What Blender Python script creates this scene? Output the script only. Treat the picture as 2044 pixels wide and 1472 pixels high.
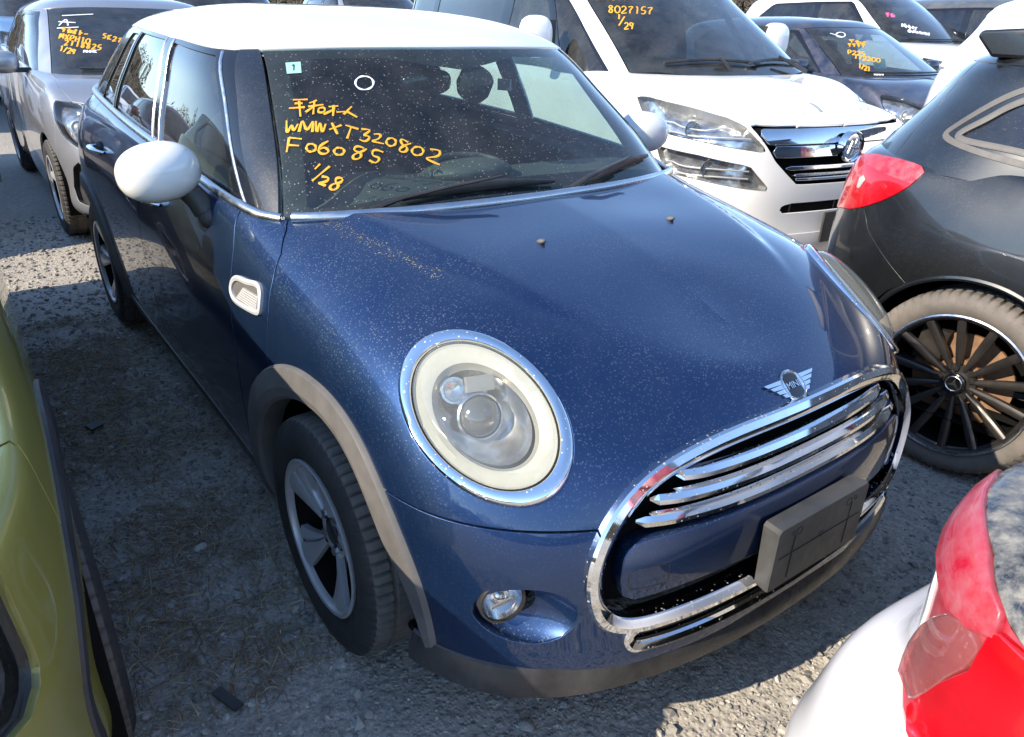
import bpy, math, random
import numpy as np
from mathutils import Vector, Matrix
from mathutils.bvhtree import BVHTree

scene = bpy.context.scene
for o in list(bpy.data.objects):
    bpy.data.objects.remove(o)
PI = math.pi
R = math.radians
random.seed(11)
RNG = np.random.default_rng(7)

# ------------------------------------------------------------------ camera
CAM = (-1.35822, -1.45053, 1.48163)
YAW, PITCH, ROLL, FPX = 0.647654, 0.444404, 0.0354629, 1501.347
def cam_axes():
    cy, sy, cp, sp = math.cos(YAW), math.sin(YAW), math.cos(PITCH), math.sin(PITCH)
    f = Vector((sy * cp, cy * cp, -sp)); r = Vector((cy, -sy, 0)); u = r.cross(f)
    cr, sr = math.cos(ROLL), math.sin(ROLL)
    return cr * r + sr * u, -sr * r + cr * u, f
CR, CU, CF = cam_axes()
cd = bpy.data.cameras.new('camera')
cam = bpy.data.objects.new('camera', cd)
scene.collection.objects.link(cam)
m = Matrix((CR, CU, -CF)).transposed().to_4x4()
m.translation = Vector(CAM)
cam.matrix_world = m
cd.sensor_width = 36
cd.lens = FPX / 2044 * 36
cd.clip_start = 0.02
cd.clip_end = 2000
scene.camera = cam

# ------------------------------------------------------------------ daylight
SUN_EL = R(33)
SUN_AZ = (-1.0, 0.06)                      # towards the sun, in plan
world = bpy.data.worlds.new('World')
scene.world = world
world.use_nodes = True
wn = world.node_tree
bg = wn.nodes['Background']
sky = wn.nodes.new('ShaderNodeTexSky')
sky.sky_type = 'NISHITA'
sky.sun_disc = False
sky.sun_elevation = SUN_EL
sky.sun_rotation = math.atan2(SUN_AZ[0], SUN_AZ[1])
sky.altitude = 50
sky.air_density = 0.9
sky.dust_density = 0.0
sky.ozone_density = 2.0
wn.links.new(sky.outputs[0], bg.inputs[0])
bg.inputs[1].default_value = 0.15
sl = bpy.data.lights.new('sun', 'SUN')
sl.energy = 3.4
sl.angle = R(0.53)
sl.color = (1.0, 0.88, 0.70)
sun = bpy.data.objects.new('sun', sl)
scene.collection.objects.link(sun)
_s = Vector((SUN_AZ[0], SUN_AZ[1], 0)).normalized() * math.cos(SUN_EL) + Vector((0, 0, math.sin(SUN_EL)))
sun.rotation_euler = _s.to_track_quat('Z', 'Y').to_euler()
sun.location = (-6, 0, 6)

scene.view_settings.view_transform = 'Standard'
scene.view_settings.look = 'None'
scene.view_settings.gamma = 1
scene.view_settings.exposure = 1.38
scene.view_settings.use_curve_mapping = False

# ------------------------------------------------------------------ object helpers
COL = scene.collection
def tag(o, label=None, cat=None, group=None, kind=None):
    if label: o['label'] = label
    if cat: o['category'] = cat
    if group: o['group'] = group
    if kind: o['kind'] = kind
    return o
def empty(name, loc=(0, 0, 0), rz=0.0, parent=None):
    o = bpy.data.objects.new(name, None)
    o.empty_display_size = 0.2
    o.location = loc
    o.rotation_euler = (0, 0, rz)
    COL.objects.link(o)
    if parent: o.parent = parent
    return o
def copy_tree(o, parent=None):
    c = o.copy()
    COL.objects.link(c)
    c.parent = parent
    for ch in o.children:
        copy_tree(ch, c)
    return c
def mesh_obj(name, V, F, mat, parent=None, smooth=True, N=None, mats=None, fmat=None, auto=None):
    me = bpy.data.meshes.new(name)
    me.from_pydata([tuple(map(float, v)) for v in V], [], [tuple(int(i) for i in f) for f in F])
    if mats:
        for mm in mats: me.materials.append(mm)
    else:
        me.materials.append(mat)
    if fmat is not None:
        me.polygons.foreach_set('material_index', np.asarray(fmat, dtype=np.int32))
    me.polygons.foreach_set('use_smooth', np.full(len(me.polygons), smooth))
    me.validate()
    if N is not None and len(N) == len(me.vertices):
        me.normals_split_custom_set_from_vertices([tuple(map(float, n)) for n in N])
    elif auto is not None:
        sharp_by_angle(me, R(auto))
    me.update()
    o = bpy.data.objects.new(name, me)
    COL.objects.link(o)
    if parent: o.parent = parent
    return o
def sharp_by_angle(me, ang):
    import bmesh
    bm = bmesh.new(); bm.from_mesh(me)
    for e in bm.edges:
        if len(e.link_faces) == 2 and e.calc_face_angle(0) > ang:
            e.smooth = False
    bm.to_mesh(me); bm.free()

class MB:
    """collects simple solids into one mesh"""
    def __init__(s): s.V = []; s.F = []; s.M = []
    def add(s, V, F, mi=0):
        b = len(s.V)
        s.V += [tuple(v) for v in V]
        s.F += [tuple(b + i for i in f) for f in F]
        s.M += [mi] * len(F)
        return s
    def box(s, c, d, rot=None, mi=0, taper=1.0):
        x, y, z = d[0] / 2, d[1] / 2, d[2] / 2
        P = [Vector((sx * x * (taper if sz > 0 else 1), sy * y * (taper if sz > 0 else 1), sz * z)) for sz in (-1, 1) for sy in (-1, 1) for sx in (-1, 1)]
        if rot is not None: P = [rot @ p for p in P]
        P = [p + Vector(c) for p in P]
        return s.add(P, [(0, 2, 3, 1), (4, 5, 7, 6), (0, 1, 5, 4), (2, 6, 7, 3), (0, 4, 6, 2), (1, 3, 7, 5)], mi)
    def tube(s, path, r, n=8, closed=False, caps=True, mi=0, flat=None, up=(0, 0, 1)):
        """round (or flat: scale of second axis) tube along a path"""
        P = [Vector(p) for p in path]
        k = len(P)
        rr = r if hasattr(r, '__len__') else [r] * k
        b = len(s.V)
        upv = Vector(up)
        for i, p in enumerate(P):
            if closed: t = P[(i + 1) % k] - P[i - 1]
            else: t = P[min(i + 1, k - 1)] - P[max(i - 1, 0)]
            if t.length < 1e-9: t = Vector((0, 0, 1))
            t.normalize()
            a = t.cross(upv)
            if a.length < 1e-4: a = t.cross(Vector((1, 0, 0)))
            a.normalize(); c = a.cross(t)
            for j in range(n):
                an = 2 * PI * j / n
                s.V.append(tuple(p + a * math.cos(an) * rr[i] + c * math.sin(an) * rr[i] * (flat or 1)))
        for i in range(k if closed else k - 1):
            for j in range(n):
                i2 = (i + 1) % k
                s.F.append((b + i * n + j, b + i * n + (j + 1) % n, b + i2 * n + (j + 1) % n, b + i2 * n + j)); s.M.append(mi)
        if caps and not closed:
            s.F.append(tuple(b + j for j in reversed(range(n)))); s.M.append(mi)
            s.F.append(tuple(b + (k - 1) * n + j for j in range(n))); s.M.append(mi)
        return s
    def lathe(s, prof, n=48, mat=None, mi=0, a0=0.0, a1=2 * PI, close=False):
        """prof: (r, h) pairs; revolved about local Z then transformed by mat"""
        full = abs(a1 - a0 - 2 * PI) < 1e-6
        cnt = n if full else n + 1
        b = len(s.V); k = len(prof)
        for i in range(cnt):
            a = a0 + (a1 - a0) * i / n
            for (r, h) in prof:
                p = Vector((r * math.cos(a), r * math.sin(a), h))
                s.V.append(tuple(mat @ p if mat else p))
        for i in range(n):
            i2 = (i + 1) % cnt
            for j in range(k if close else k - 1):
                j2 = (j + 1) % k
                s.F.append((b + i * k + j, b + i2 * k + j, b + i2 * k + j2, b + i * k + j2)); s.M.append(mi)
        return s
    def ellipsoid(s, c, r, rot=None, nu=28, nv=16, mi=0, p=1.0):
        b = len(s.V)
        for j in range(nv + 1):
            th = PI * j / nv
            for i in range(nu):
                ph = 2 * PI * i / nu
                q = [math.sin(th) * math.cos(ph), math.sin(th) * math.sin(ph), math.cos(th)]
                q = [math.copysign(abs(t) ** p, t) for t in q]
                v = Vector((q[0] * r[0], q[1] * r[1], q[2] * r[2]))
                if rot is not None: v = rot @ v
                s.V.append(tuple(v + Vector(c)))
        for j in range(nv):
            for i in range(nu):
                i2 = (i + 1) % nu
                s.F.append((b + j * nu + i, b + (j + 1) * nu + i, b + (j + 1) * nu + i2, b + j * nu + i2)); s.M.append(mi)
        return s
    def prism(s, poly, o, ax, ay, n, mi=0):
        """flat outline poly in axes ax, ay at origin o, extruded by vector n"""
        o, ax, ay, n = Vector(o), Vector(ax), Vector(ay), Vector(n)
        k = len(poly); b = len(s.V)
        for d in (0, 1):
            for (a, c) in poly: s.V.append(tuple(o + ax * a + ay * c + n * d))
        s.F.append(tuple(b + i for i in reversed(range(k)))); s.F.append(tuple(b + k + i for i in range(k))); s.M += [mi, mi]
        for i in range(k):
            j = (i + 1) % k
            s.F.append((b + i, b + j, b + k + j, b + k + i)); s.M.append(mi)
        return s
    def build(s, name, mat, parent=None, smooth=True, auto=35, mats=None):
        return mesh_obj(name, s.V, s.F, mat, parent, smooth, mats=mats, fmat=s.M if mats else None, auto=auto if smooth else None)

# ------------------------------------------------------------------ spline surfaces
def spline(t, Y, q):
    """natural cubic spline through Y at t, sampled at q"""
    n = len(t); Y = np.asarray(Y, float); sh = Y.shape[1:]
    Y2 = Y.reshape(n, -1); h = np.diff(t)
    A = np.eye(n); B = np.zeros((n, Y2.shape[1]))
    for i in range(1, n - 1):
        A[i, i - 1] = h[i - 1]; A[i, i] = 2 * (h[i - 1] + h[i]); A[i, i + 1] = h[i]
        B[i] = 6 * ((Y2[i + 1] - Y2[i]) / h[i] - (Y2[i] - Y2[i - 1]) / h[i - 1])
    M = np.linalg.solve(A, B)
    q = np.asarray(q, float)
    k = np.clip(np.searchsorted(t, q) - 1, 0, n - 2)
    dx = (q - t[k])[:, None]; hk = h[k][:, None]
    a = (t[k + 1] - q)[:, None]
    out = M[k] * a ** 3 / (6 * hk) + M[k + 1] * dx ** 3 / (6 * hk) + (Y2[k] / hk - M[k] * hk / 6) * a + (Y2[k + 1] / hk - M[k + 1] * hk / 6) * dx
    return out.reshape((len(q),) + sh)
def curve(pts, n=60, closed=False):
    """smooth interpolated curve through pts (any dimension)"""
    P = np.array(pts, float)
    if closed: P = np.vstack([P[-3:], P, P[:4]])
    t = np.concatenate([[0], np.cumsum(np.sqrt(np.linalg.norm(np.diff(P, axis=0), axis=1)) + 1e-6)])
    if closed:
        q = np.linspace(t[3], t[3 + len(pts)], n, endpoint=False)
    else:
        q = np.linspace(t[0], t[-1], n)
    return spline(t, P, q)
MX = np.array([-1.0, 1, 1])
class Surf:
    """interpolating surface through ribs of one half of a car (x>0): rib = bottom .. spine (x=0)"""
    def __init__(s, ribs, first=True, last=True):
        net = np.array(ribs, float)
        nu, nv = net.shape[:2]
        s.v0 = 0; s.v1 = nv - 1
        net = np.concatenate([net, net[:, nv - 2:nv - 1] * MX, net[:, nv - 3:nv - 2] * MX], 1)
        s.u0 = 0; s.u1 = nu - 1
        if first: net = np.concatenate([net[2:3] * MX, net[1:2] * MX, net], 0); s.u0 += 2; s.u1 += 2
        if last: net = np.concatenate([net, net[-2:-1] * MX, net[-3:-2] * MX], 0)
        s.net = net
        du = np.linalg.norm(np.diff(net, axis=0), axis=2).mean(1); dv = np.linalg.norm(np.diff(net, axis=1), axis=2).mean(0)
        s.tu = np.concatenate([[0], np.cumsum(du + 1e-4)]); s.tv = np.concatenate([[0], np.cumsum(dv + 1e-4)])
    def grid(s, nu, nv):
        qu = np.linspace(s.tu[s.u0], s.tu[s.u1], nu + 1); qv = np.linspace(s.tv[s.v0], s.tv[s.v1], nv + 1)
        a = spline(s.tu, s.net, qu)
        return np.swapaxes(spline(s.tv, np.swapaxes(a, 0, 1), qv), 0, 1)
    def mesh(s, nu, nv, disp=None):
        G = s.grid(nu, nv)
        V = G.reshape(-1, 3)
        idx = np.arange((nu + 1) * (nv + 1)).reshape(nu + 1, nv + 1)
        Q = np.stack([idx[:-1, :-1], idx[1:, :-1], idx[1:, 1:], idx[:-1, 1:]], -1).reshape(-1, 4)
        V2 = np.vstack([V, V * MX]); Q2 = np.vstack([Q, (Q + len(V))[:, ::-1]])
        V2[np.abs(V2[:, 0]) < 1e-4, 0] = 0
        key = np.round(V2, 5)
        _, fi, inv = np.unique(key, axis=0, return_index=True, return_inverse=True)
        V3 = V2[fi]; Q3 = np.asarray(inv).reshape(-1)[Q2]
        if disp is not None: V3 = disp(V3, normals(V3, Q3))
        F = []
        for q in Q3:
            p = []
            for i in q:
                if i not in p: p.append(int(i))
            if len(p) > 2: F.append(p)
        return V3, normals(V3, Q3), F
def normals(V, Q):
    N = np.zeros_like(V)
    d1 = V[Q[:, 2]] - V[Q[:, 0]]; d2 = V[Q[:, 3]] - V[Q[:, 1]]
    n = np.cross(d1, d2)
    for j in range(4): np.add.at(N, Q[:, j], n)
    return N / (np.linalg.norm(N, axis=1)[:, None] + 1e-12)
def tri_normals(V, F):
    N = np.zeros_like(V)
    for f in F:
        n = np.zeros(3); p = V[list(f)]
        for i in range(1, len(f) - 1): n += np.cross(p[i] - p[0], p[i + 1] - p[0])
        N[list(f)] += n
    return N / (np.linalg.norm(N, axis=1)[:, None] + 1e-12)

def clip(m, fn, off=0.0):
    """keep the part of mesh m where fn(V) < off (straight cut through the faces)"""
    V, N, F = m
    d = fn(V) - off
    d = np.where(np.abs(d) < 1e-7, 1e-7, d)
    ins = (d < 0).tolist(); dl = d.tolist()
    outF = []; nv = []; nn = []; cut = {}
    base = len(V)
    def mid(a, b):
        k = (a, b) if a < b else (b, a)
        if k not in cut:
            t = dl[a] / (dl[a] - dl[b])
            nv.append(V[a] * (1 - t) + V[b] * t)
            q = N[a] * (1 - t) + N[b] * t
            nn.append(q / (np.linalg.norm(q) + 1e-12))
            cut[k] = base + len(nv) - 1
        return cut[k]
    for f in F:
        c = 0
        for i in f:
            if ins[i]: c += 1
        if c == len(f): outF.append(f)
        elif c:
            p = []
            for k in range(len(f)):
                a, b = f[k - 1], f[k]
                if ins[a] != ins[b]: p.append(mid(a, b))
                if ins[b]: p.append(b)
            if len(p) > 2: outF.append(p)
    if nv: V = np.vstack([V, nv]); N = np.vstack([N, nn])
    return compact((V, N, outF))
def compact(m):
    V, N, F = m
    used = np.zeros(len(V), bool)
    for f in F: used[f] = True
    mp = np.cumsum(used) - 1
    mp = mp.tolist()
    return V[used], N[used], [[mp[i] for i in f] for f in F]
def boundary(F):
    e = {}
    for f in F:
        for k in range(len(f)):
            a, b = f[k - 1], f[k]
            if (b, a) in e: del e[(b, a)]
            else: e[(a, b)] = 1
    return list(e)
def flange(m, depth=0.012, r=0.0015):
    """round the free edge over and turn it inwards, like a folded sheet-metal edge"""
    V, N, F = m
    E = boundary(F)
    if not E: return m
    out = {}
    for a, b in E:
        t = V[b] - V[a]; l = np.linalg.norm(t)
        if l < 1e-9: continue
        t = t / l
        for v in (a, b):
            o = np.cross(t, N[v]); out[v] = out.get(v, 0) + o
    V = list(V); N = list(N); F = list(F)
    i1 = {}; i2 = {}
    for v, o in out.items():
        l = np.linalg.norm(o)
        o = o / l if l > 1e-6 else o
        n = N[v]
        V.append(V[v] + o * r - n * r * 0.9); q = o + n * 0.35; N.append(q / np.linalg.norm(q)); i1[v] = len(V) - 1
        V.append(V[v] + o * r - n * depth); N.append(o if l > 1e-6 else n); i2[v] = len(V) - 1
    for a, b in E:
        if a in i1 and b in i1:
            F.append([b, a, i1[a], i1[b]]); F.append([i1[b], i1[a], i2[a], i2[b]])
    return np.array(V), np.array(N), F
def offset(m, d):
    V, N, F = m
    return V + N * d, N, F
def poly_sdf(P, poly):
    """signed distance (negative inside) of 2-D points to a closed polygon"""
    A = np.asarray(poly, float); B = np.roll(A, -1, 0)
    dmin = np.full(len(P), 1e9); ins = np.zeros(len(P), bool)
    for a, b in zip(A, B):
        ab = b - a; t = np.clip(((P - a) @ ab) / (ab @ ab + 1e-12), 0, 1)
        d = P - (a + t[:, None] * ab); dmin = np.minimum(dmin, np.einsum('ij,ij->i', d, d))
        c = (a[1] > P[:, 1]) != (b[1] > P[:, 1])
        with np.errstate(divide='ignore', invalid='ignore'):
            xi = (b[0] - a[0]) * (P[:, 1] - a[1]) / (b[1] - a[1]) + a[0]
        ins ^= c & (P[:, 0] < xi)
    d = np.sqrt(dmin)
    return np.where(ins, -d, d)
def side_poly(poly):                     # outline in the (y, z) plane
    return lambda V: poly_sdf(V[:, 1:3], poly)
def front_poly(poly):                    # outline in the (x, z) plane
    return lambda V: poly_sdf(V[:, [0, 2]], poly)
def plan_poly(poly):
    return lambda V: poly_sdf(V[:, :2], poly)
def neg(f): return lambda V: -f(V)
def amax(*fs): return lambda V: np.max([f(V) for f in fs], axis=0)
def amin(*fs): return lambda V: np.min([f(V) for f in fs], axis=0)
def islands(m):
    """separate pieces of a cut sheet, largest first; slivers are dropped"""
    V, N, F = m
    p = list(range(len(V)))
    def find(a):
        while p[a] != a:
            p[a] = p[p[a]]; a = p[a]
        return a
    for f in F:
        a = find(f[0])
        for b in f[1:]:
            b = find(b)
            if a != b: p[b] = a
    g = {}
    for f in F: g.setdefault(find(f[0]), []).append(f)
    parts = sorted(g.values(), key=len, reverse=True)
    return [compact((V, N, q)) for q in parts if len(q) >= max(3, .004 * len(F))]
def panel(name, m, mat, parent, depth=0.012, r=0.0015, mats=None):
    if len(m[2]) == 0: return None
    first = None
    for q in islands(m):
        q = flange(q, depth, r) if depth else q
        o = mesh_obj(name, q[0], q[2], mat, parent, N=q[1])
        first = first or o
    return first
def bvh(m):
    return BVHTree.FromPolygons([tuple(v) for v in m[0]], [list(f) for f in m[2]])
def pix(px, py):
    return Vector(CAM), (CF + CR * ((px - 1022) / FPX) - CU * ((py - 736) / FPX)).normalized()
def at(px, py, axis, val):
    o, d = pix(px, py)
    return o + d * ((val - o[axis]) / d[axis])
def sweep(path, nrm, prof, closed=False, sc=None):
    """sweep a 2-D profile (a across, b along the normal) along a 3-D path; nrm: normal for each point"""
    P = np.array(path, float); Nn = np.array(nrm, float); k = len(P); n = len(prof)
    if closed: T = np.roll(P, -1, 0) - np.roll(P, 1, 0)
    else: T = np.gradient(P, axis=0)
    T /= np.linalg.norm(T, axis=1)[:, None] + 1e-12
    Nn = Nn - T * np.sum(Nn * T, 1)[:, None]; Nn /= np.linalg.norm(Nn, axis=1)[:, None] + 1e-12
    S = np.cross(T, Nn)
    V = []; F = []
    for i in range(k):
        q = 1.0 if sc is None else sc[i]
        for a, b in prof: V.append(P[i] + S[i] * a * q + Nn[i] * b)
    for i in range(k if closed else k - 1):
        i2 = (i + 1) % k
        for j in range(n):
            j2 = (j + 1) % n
            F.append((i * n + j, i2 * n + j, i2 * n + j2, i * n + j2))
    if not closed:
        F.append(tuple(range(n))); F.append(tuple((k - 1) * n + j for j in reversed(range(n))))
    return V, F
def project(pts, m, direction, tree=None, dist=3.0, back=1.0):
    """drop points along a direction on to mesh m: hit positions and smooth normals"""
    tree = tree or bvh(m)
    d = Vector(direction).normalized(); P = []; Nn = []
    for p in pts:
        h, n, i, _ = tree.ray_cast(Vector(p) - d * back, d, dist)
        if h is None:
            h, n, i, _ = tree.find_nearest(Vector(p))
        f = m[2][i]
        w = np.array([1 / (np.linalg.norm(m[0][j] - np.array(h)) + 1e-5) for j in f])
        nn = (m[1][f] * w[:, None]).sum(0)
        P.append(np.array(h)); Nn.append(nn / np.linalg.norm(nn))
    return np.array(P), np.array(Nn)
# ------------------------------------------------------------------ materials
class NT:
    def __init__(s, name):
        s.m = bpy.data.materials.new(name); s.m.use_nodes = True
        s.t = s.m.node_tree; s.b = s.t.nodes['Principled BSDF']; s.out = s.t.nodes['Material Output']
    def n(s, ty, **kw):
        nd = s.t.nodes.new('ShaderNode' + ty)
        for k, v in kw.items(): setattr(nd, k, v)
        return nd
    def l(s, a, b): s.t.links.new(a, b)
    def obj(s):
        return s.n('TexCoord').outputs['Object']
    def noise(s, scale, detail=4, rough=0.55, vec=None, out=0):
        nd = s.n('TexNoise'); nd.inputs['Scale'].default_value = scale; nd.inputs['Detail'].default_value = detail
        nd.inputs['Roughness'].default_value = rough
        s.l(vec or s.obj(), nd.inputs['Vector']); return nd.outputs[out]
    def voro(s, scale, out='Distance', vec=None, feature='F1'):
        nd = s.n('TexVoronoi'); nd.feature = feature; nd.inputs['Scale'].default_value = scale
        s.l(vec or s.obj(), nd.inputs['Vector']); return nd.outputs[out]
    def ramp(s, fac, stops):
        nd = s.n('ValToRGB'); cr = nd.color_ramp
        while len(cr.elements) < len(stops): cr.elements.new(0.5)
        for e, (p, c) in zip(cr.elements, stops):
            e.position = p; e.color = c if len(c) == 4 else (*c, 1)
        s.l(fac, nd.inputs[0]); return nd.outputs[0]
    def rng(s, v, a, b, c=0.0, d=1.0):
        nd = s.n('MapRange'); nd.inputs[1].default_value = a; nd.inputs[2].default_value = b
        nd.inputs[3].default_value = c; nd.inputs[4].default_value = d
        s.l(v, nd.inputs[0]); return nd.outputs[0]
    def math(s, op, a, b=None):
        nd = s.n('Math', operation=op)
        for i, v in enumerate((a, b)):
            if v is None: continue
            if isinstance(v, (int, float)): nd.inputs[i].default_value = v
            else: s.l(v, nd.inputs[i])
        return nd.outputs[0]
    def mix(s, fac, a, b):
        nd = s.n('Mix', data_type='RGBA')
        for sock, v in ((nd.inputs[0], fac), (nd.inputs[6], a), (nd.inputs[7], b)):
            if isinstance(v, (int, float)): sock.default_value = v
            elif isinstance(v, tuple): sock.default_value = v if len(v) == 4 else (*v, 1)
            else: s.l(v, sock)
        return nd.outputs[2]
    def set(s, **kw):
        for k, v in kw.items():
            i = s.b.inputs[k.replace('_', ' ')]
            if isinstance(v, tuple): i.default_value = v if len(v) == 4 else (*v, 1)
            elif isinstance(v, (int, float)): i.default_value = v
            else: s.l(v, i)
        return s
    def bump(s, h, strength=0.3, dist=0.002):
        nd = s.n('Bump'); nd.inputs['Strength'].default_value = strength; nd.inputs['Distance'].default_value = dist
        s.l(h, nd.inputs['Height']); s.l(nd.outputs[0], s.b.inputs['Normal']); return nd.outputs[0]
    def up(s, lo=0.0, hi=0.8):
        g = s.n('NewGeometry'); x = s.n('SeparateXYZ'); s.l(g.outputs['Normal'], x.inputs[0])
        return s.rng(x.outputs[2], lo, hi)

def spots(t, scale, lo, hi, amount):
    """dried rain drops: small round spots of different size"""
    d = t.voro(scale); c = t.voro(scale, 'Color')
    s = t.n('SeparateColor'); t.l(c, s.inputs[0])
    size = t.rng(s.outputs[0], 0.0, 1.0, lo, hi)
    m = t.rng(t.math('SUBTRACT', size, d), 0.0, 0.07)
    return t.math('MULTIPLY', m, amount)
def paint(name, col, metallic=0.0, rough=0.35, dust=0.15, spot=0.0, scale=105, dustcol=(0.36, 0.35, 0.34), coat=1.0, flake=None, spotcol=(0.42, 0.44, 0.50), up_only=True, spec=0.5):
    t = NT(name)
    base = t.mix(t.rng(t.noise(2.3, 3), 0.3, 0.7), tuple(c * 0.93 for c in col), tuple(min(1, c * 1.06) for c in col))
    if flake:
        fl = t.voro(900, 'Color'); s = t.n('SeparateColor'); t.l(fl, s.inputs[0])
        base = t.mix(t.math('MULTIPLY', t.math('POWER', s.outputs[1], 4.0), flake), base, (0.35, 0.45, 0.7))
    film = t.math('MULTIPLY', t.rng(t.noise(7, 6, 0.65), 0.38, 0.72), dust)
    if up_only: film = t.math('MULTIPLY', film, t.up(-0.2, 0.9))
    base = t.mix(film, base, dustcol)
    rg = t.math('ADD', t.rng(film, 0.0, 0.5, rough, 0.75), 0.0)
    cw = t.rng(film, 0.0, 0.6, coat, coat * 0.55)
    if spot:
        m = spots(t, scale, 0.12, 0.42, 1.0)
        m = t.math('MULTIPLY', m, t.rng(t.noise(5, 5), 0.30, 0.62, 0.30, 1.0))
        k = t.math('MULTIPLY', m, t.rng(t.up(0.25, 0.9), 0, 1, spot * 0.22, spot))
        base = t.mix(k, base, spotcol)
        rg = t.math('ADD', rg, t.math('MULTIPLY', k, 0.4))
        cw = t.math('SUBTRACT', cw, t.math('MULTIPLY', k, 0.8))
    t.set(Base_Color=base, Metallic=metallic, Roughness=rg, Coat_Weight=cw, Coat_Roughness=0.025, Coat_IOR=1.5, Specular_IOR_Level=spec)
    return t.m
def plain(name, col, rough=0.5, metallic=0.0, var=0.12, scale=20, bump=0.0, coat=0.0, dust=0.0, spec=0.5, dustcol=(0.38, 0.35, 0.31)):
    t = NT(name)
    base = t.mix(t.rng(t.noise(scale, 5), 0.3, 0.7), tuple(c * (1 - var) for c in col), tuple(min(1, c * (1 + var)) for c in col))
    if dust:
        f = t.math('MULTIPLY', t.rng(t.noise(6, 6, 0.65), 0.35, 0.7), dust)
        base = t.mix(f, base, dustcol)
    t.set(Base_Color=base, Roughness=t.rng(t.noise(scale * 1.7, 4), 0.3, 0.7, max(0.0, rough - 0.07), min(1, rough + 0.07)), Metallic=metallic, Coat_Weight=coat, Specular_IOR_Level=spec)
    if bump: t.bump(t.noise(scale * 14, 3), bump, 0.001)
    return t.m
def glass(name, tint=(0.72, 0.82, 0.78), dirt=0.0, spot=0.0, refl=1.0, haze=0.0, hazecol=(0.6, 0.6, 0.55), scale=110):
    """thin pane: clear body, mirror of the surroundings by Fresnel, dust on it"""
    t = NT(name)
    t.t.nodes.remove(t.b)
    tr = t.n('BsdfTransparent'); tr.inputs[0].default_value = (*tint, 1)
    gl = t.n('BsdfGlossy'); gl.inputs['Roughness'].default_value = 0.0
    lw = t.n('LayerWeight'); lw.inputs[0].default_value = 0.5
    fr = t.math('ADD', t.math('MULTIPLY', t.math('POWER', lw.outputs['Facing'], 5.0), 0.92), 0.045)
    mx = t.n('MixShader'); t.l(t.math('MINIMUM', t.math('MULTIPLY', fr, 1.6 * refl), 1.0), mx.inputs[0]); t.l(tr.outputs[0], mx.inputs[1]); t.l(gl.outputs[0], mx.inputs[2])
    last = mx.outputs[0]
    if dirt or haze or spot:
        df = t.n('BsdfDiffuse'); df.inputs[0].default_value = (*hazecol, 1)
        f = t.math('ADD', t.math('MULTIPLY', t.rng(t.noise(6, 6, 0.65), 0.35, 0.75), dirt), haze)
        if spot: f = t.math('MINIMUM', t.math('ADD', f, t.math('MULTIPLY', spots(t, scale, 0.0, 0.3, 1.0), spot)), 1.0)
        m2 = t.n('MixShader'); t.l(f, m2.inputs[0]); t.l(last, m2.inputs[1]); t.l(df.outputs[0], m2.inputs[2]); last = m2.outputs[0]
    t.l(last, t.out.inputs[0])
    return t.m

M = {}
M['blue'] = paint('blue_metallic_paint', (0.010, 0.037, 0.116), 0.80, 0.37, 0.06, 0.72, 195, flake=0.0, spotcol=(0.16, 0.20, 0.265), dustcol=(.30, .30, .30))
M['roof_white'] = paint('white_roof_paint', (0.80, 0.79, 0.75), 0, 0.4, 0.10)
M['white'] = paint('white_paint', (0.82, 0.81, 0.80), 0, 0.4, 0.14, dustcol=(0.5, 0.47, 0.42))
M['silver'] = paint('silver_paint', (0.40, 0.41, 0.44), 0.7, 0.35, 0.2)
M['pearl'] = paint('pearl_white_paint', (0.74, 0.73, 0.75), 0.05, 0.4, 0.25, dustcol=(0.5, 0.47, 0.44))
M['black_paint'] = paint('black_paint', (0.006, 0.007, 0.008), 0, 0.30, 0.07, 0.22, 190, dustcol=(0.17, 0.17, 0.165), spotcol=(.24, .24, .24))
M['olive'] = paint('olive_gold_paint', (0.42, 0.37, 0.085), 0.40, 0.32, 0.06)
M['navy'] = paint('navy_paint', (0.015, 0.022, 0.05), 0.3, 0.35, 0.3, dustcol=(0.3, 0.28, 0.28))
M['grey_paint'] = paint('grey_paint', (0.09, 0.095, 0.10), 0.3, 0.35, 0.3)
M['sky_blue'] = paint('light_blue_paint', (0.12, 0.25, 0.45), 0.3, 0.35, 0.2)
M['chrome'] = plain('chrome', (0.86, 0.87, 0.88), 0.07, 1.0, 0.03)
t = NT('dusty_chrome')
k = spots(t, 110, 0.0, 0.30, 1.0)
k = t.math('MULTIPLY', k, t.rng(t.noise(9, 3), 0.35, 0.6, 0.1, 0.9))
t.set(Base_Color=t.mix(k, (0.85, 0.86, 0.88), (0.34, 0.33, 0.30)), Metallic=t.rng(k, 0, 1, 1.0, 0.1), Roughness=t.rng(k, 0, 1, 0.06, 0.6))
M['dchrome'] = t.m
M['satin'] = plain('satin_metal', (0.60, 0.61, 0.62), 0.28, 1.0, 0.05)
M['black'] = plain('black_plastic', (0.014, 0.014, 0.015), 0.45, 0, 0.2, 30, 0.15, dust=0.10)
M['gloss_black'] = plain('gloss_black', (0.008, 0.008, 0.009), 0.12, 0, 0.1, coat=0.5)
M['shell'] = plain('black_inner_shell', (0.006, 0.006, 0.006), 0.9, 0, 0.1, spec=0.1)
M['cladding'] = plain('weathered_grey_cladding', (0.085, 0.081, 0.078), 0.6, 0, 0.12, 14, 0.2, dust=0.22, dustcol=(.26, .24, .22))
M['darkclad'] = plain('dark_grey_cladding', (0.018, 0.019, 0.022), 0.55, 0, 0.12, 14, 0.2, dust=0.10)
M['lip'] = plain('satin_grey_lip', (0.015, 0.015, 0.017), 0.30, 0, 0.10, 16, 0.1, dust=0.13)
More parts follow.
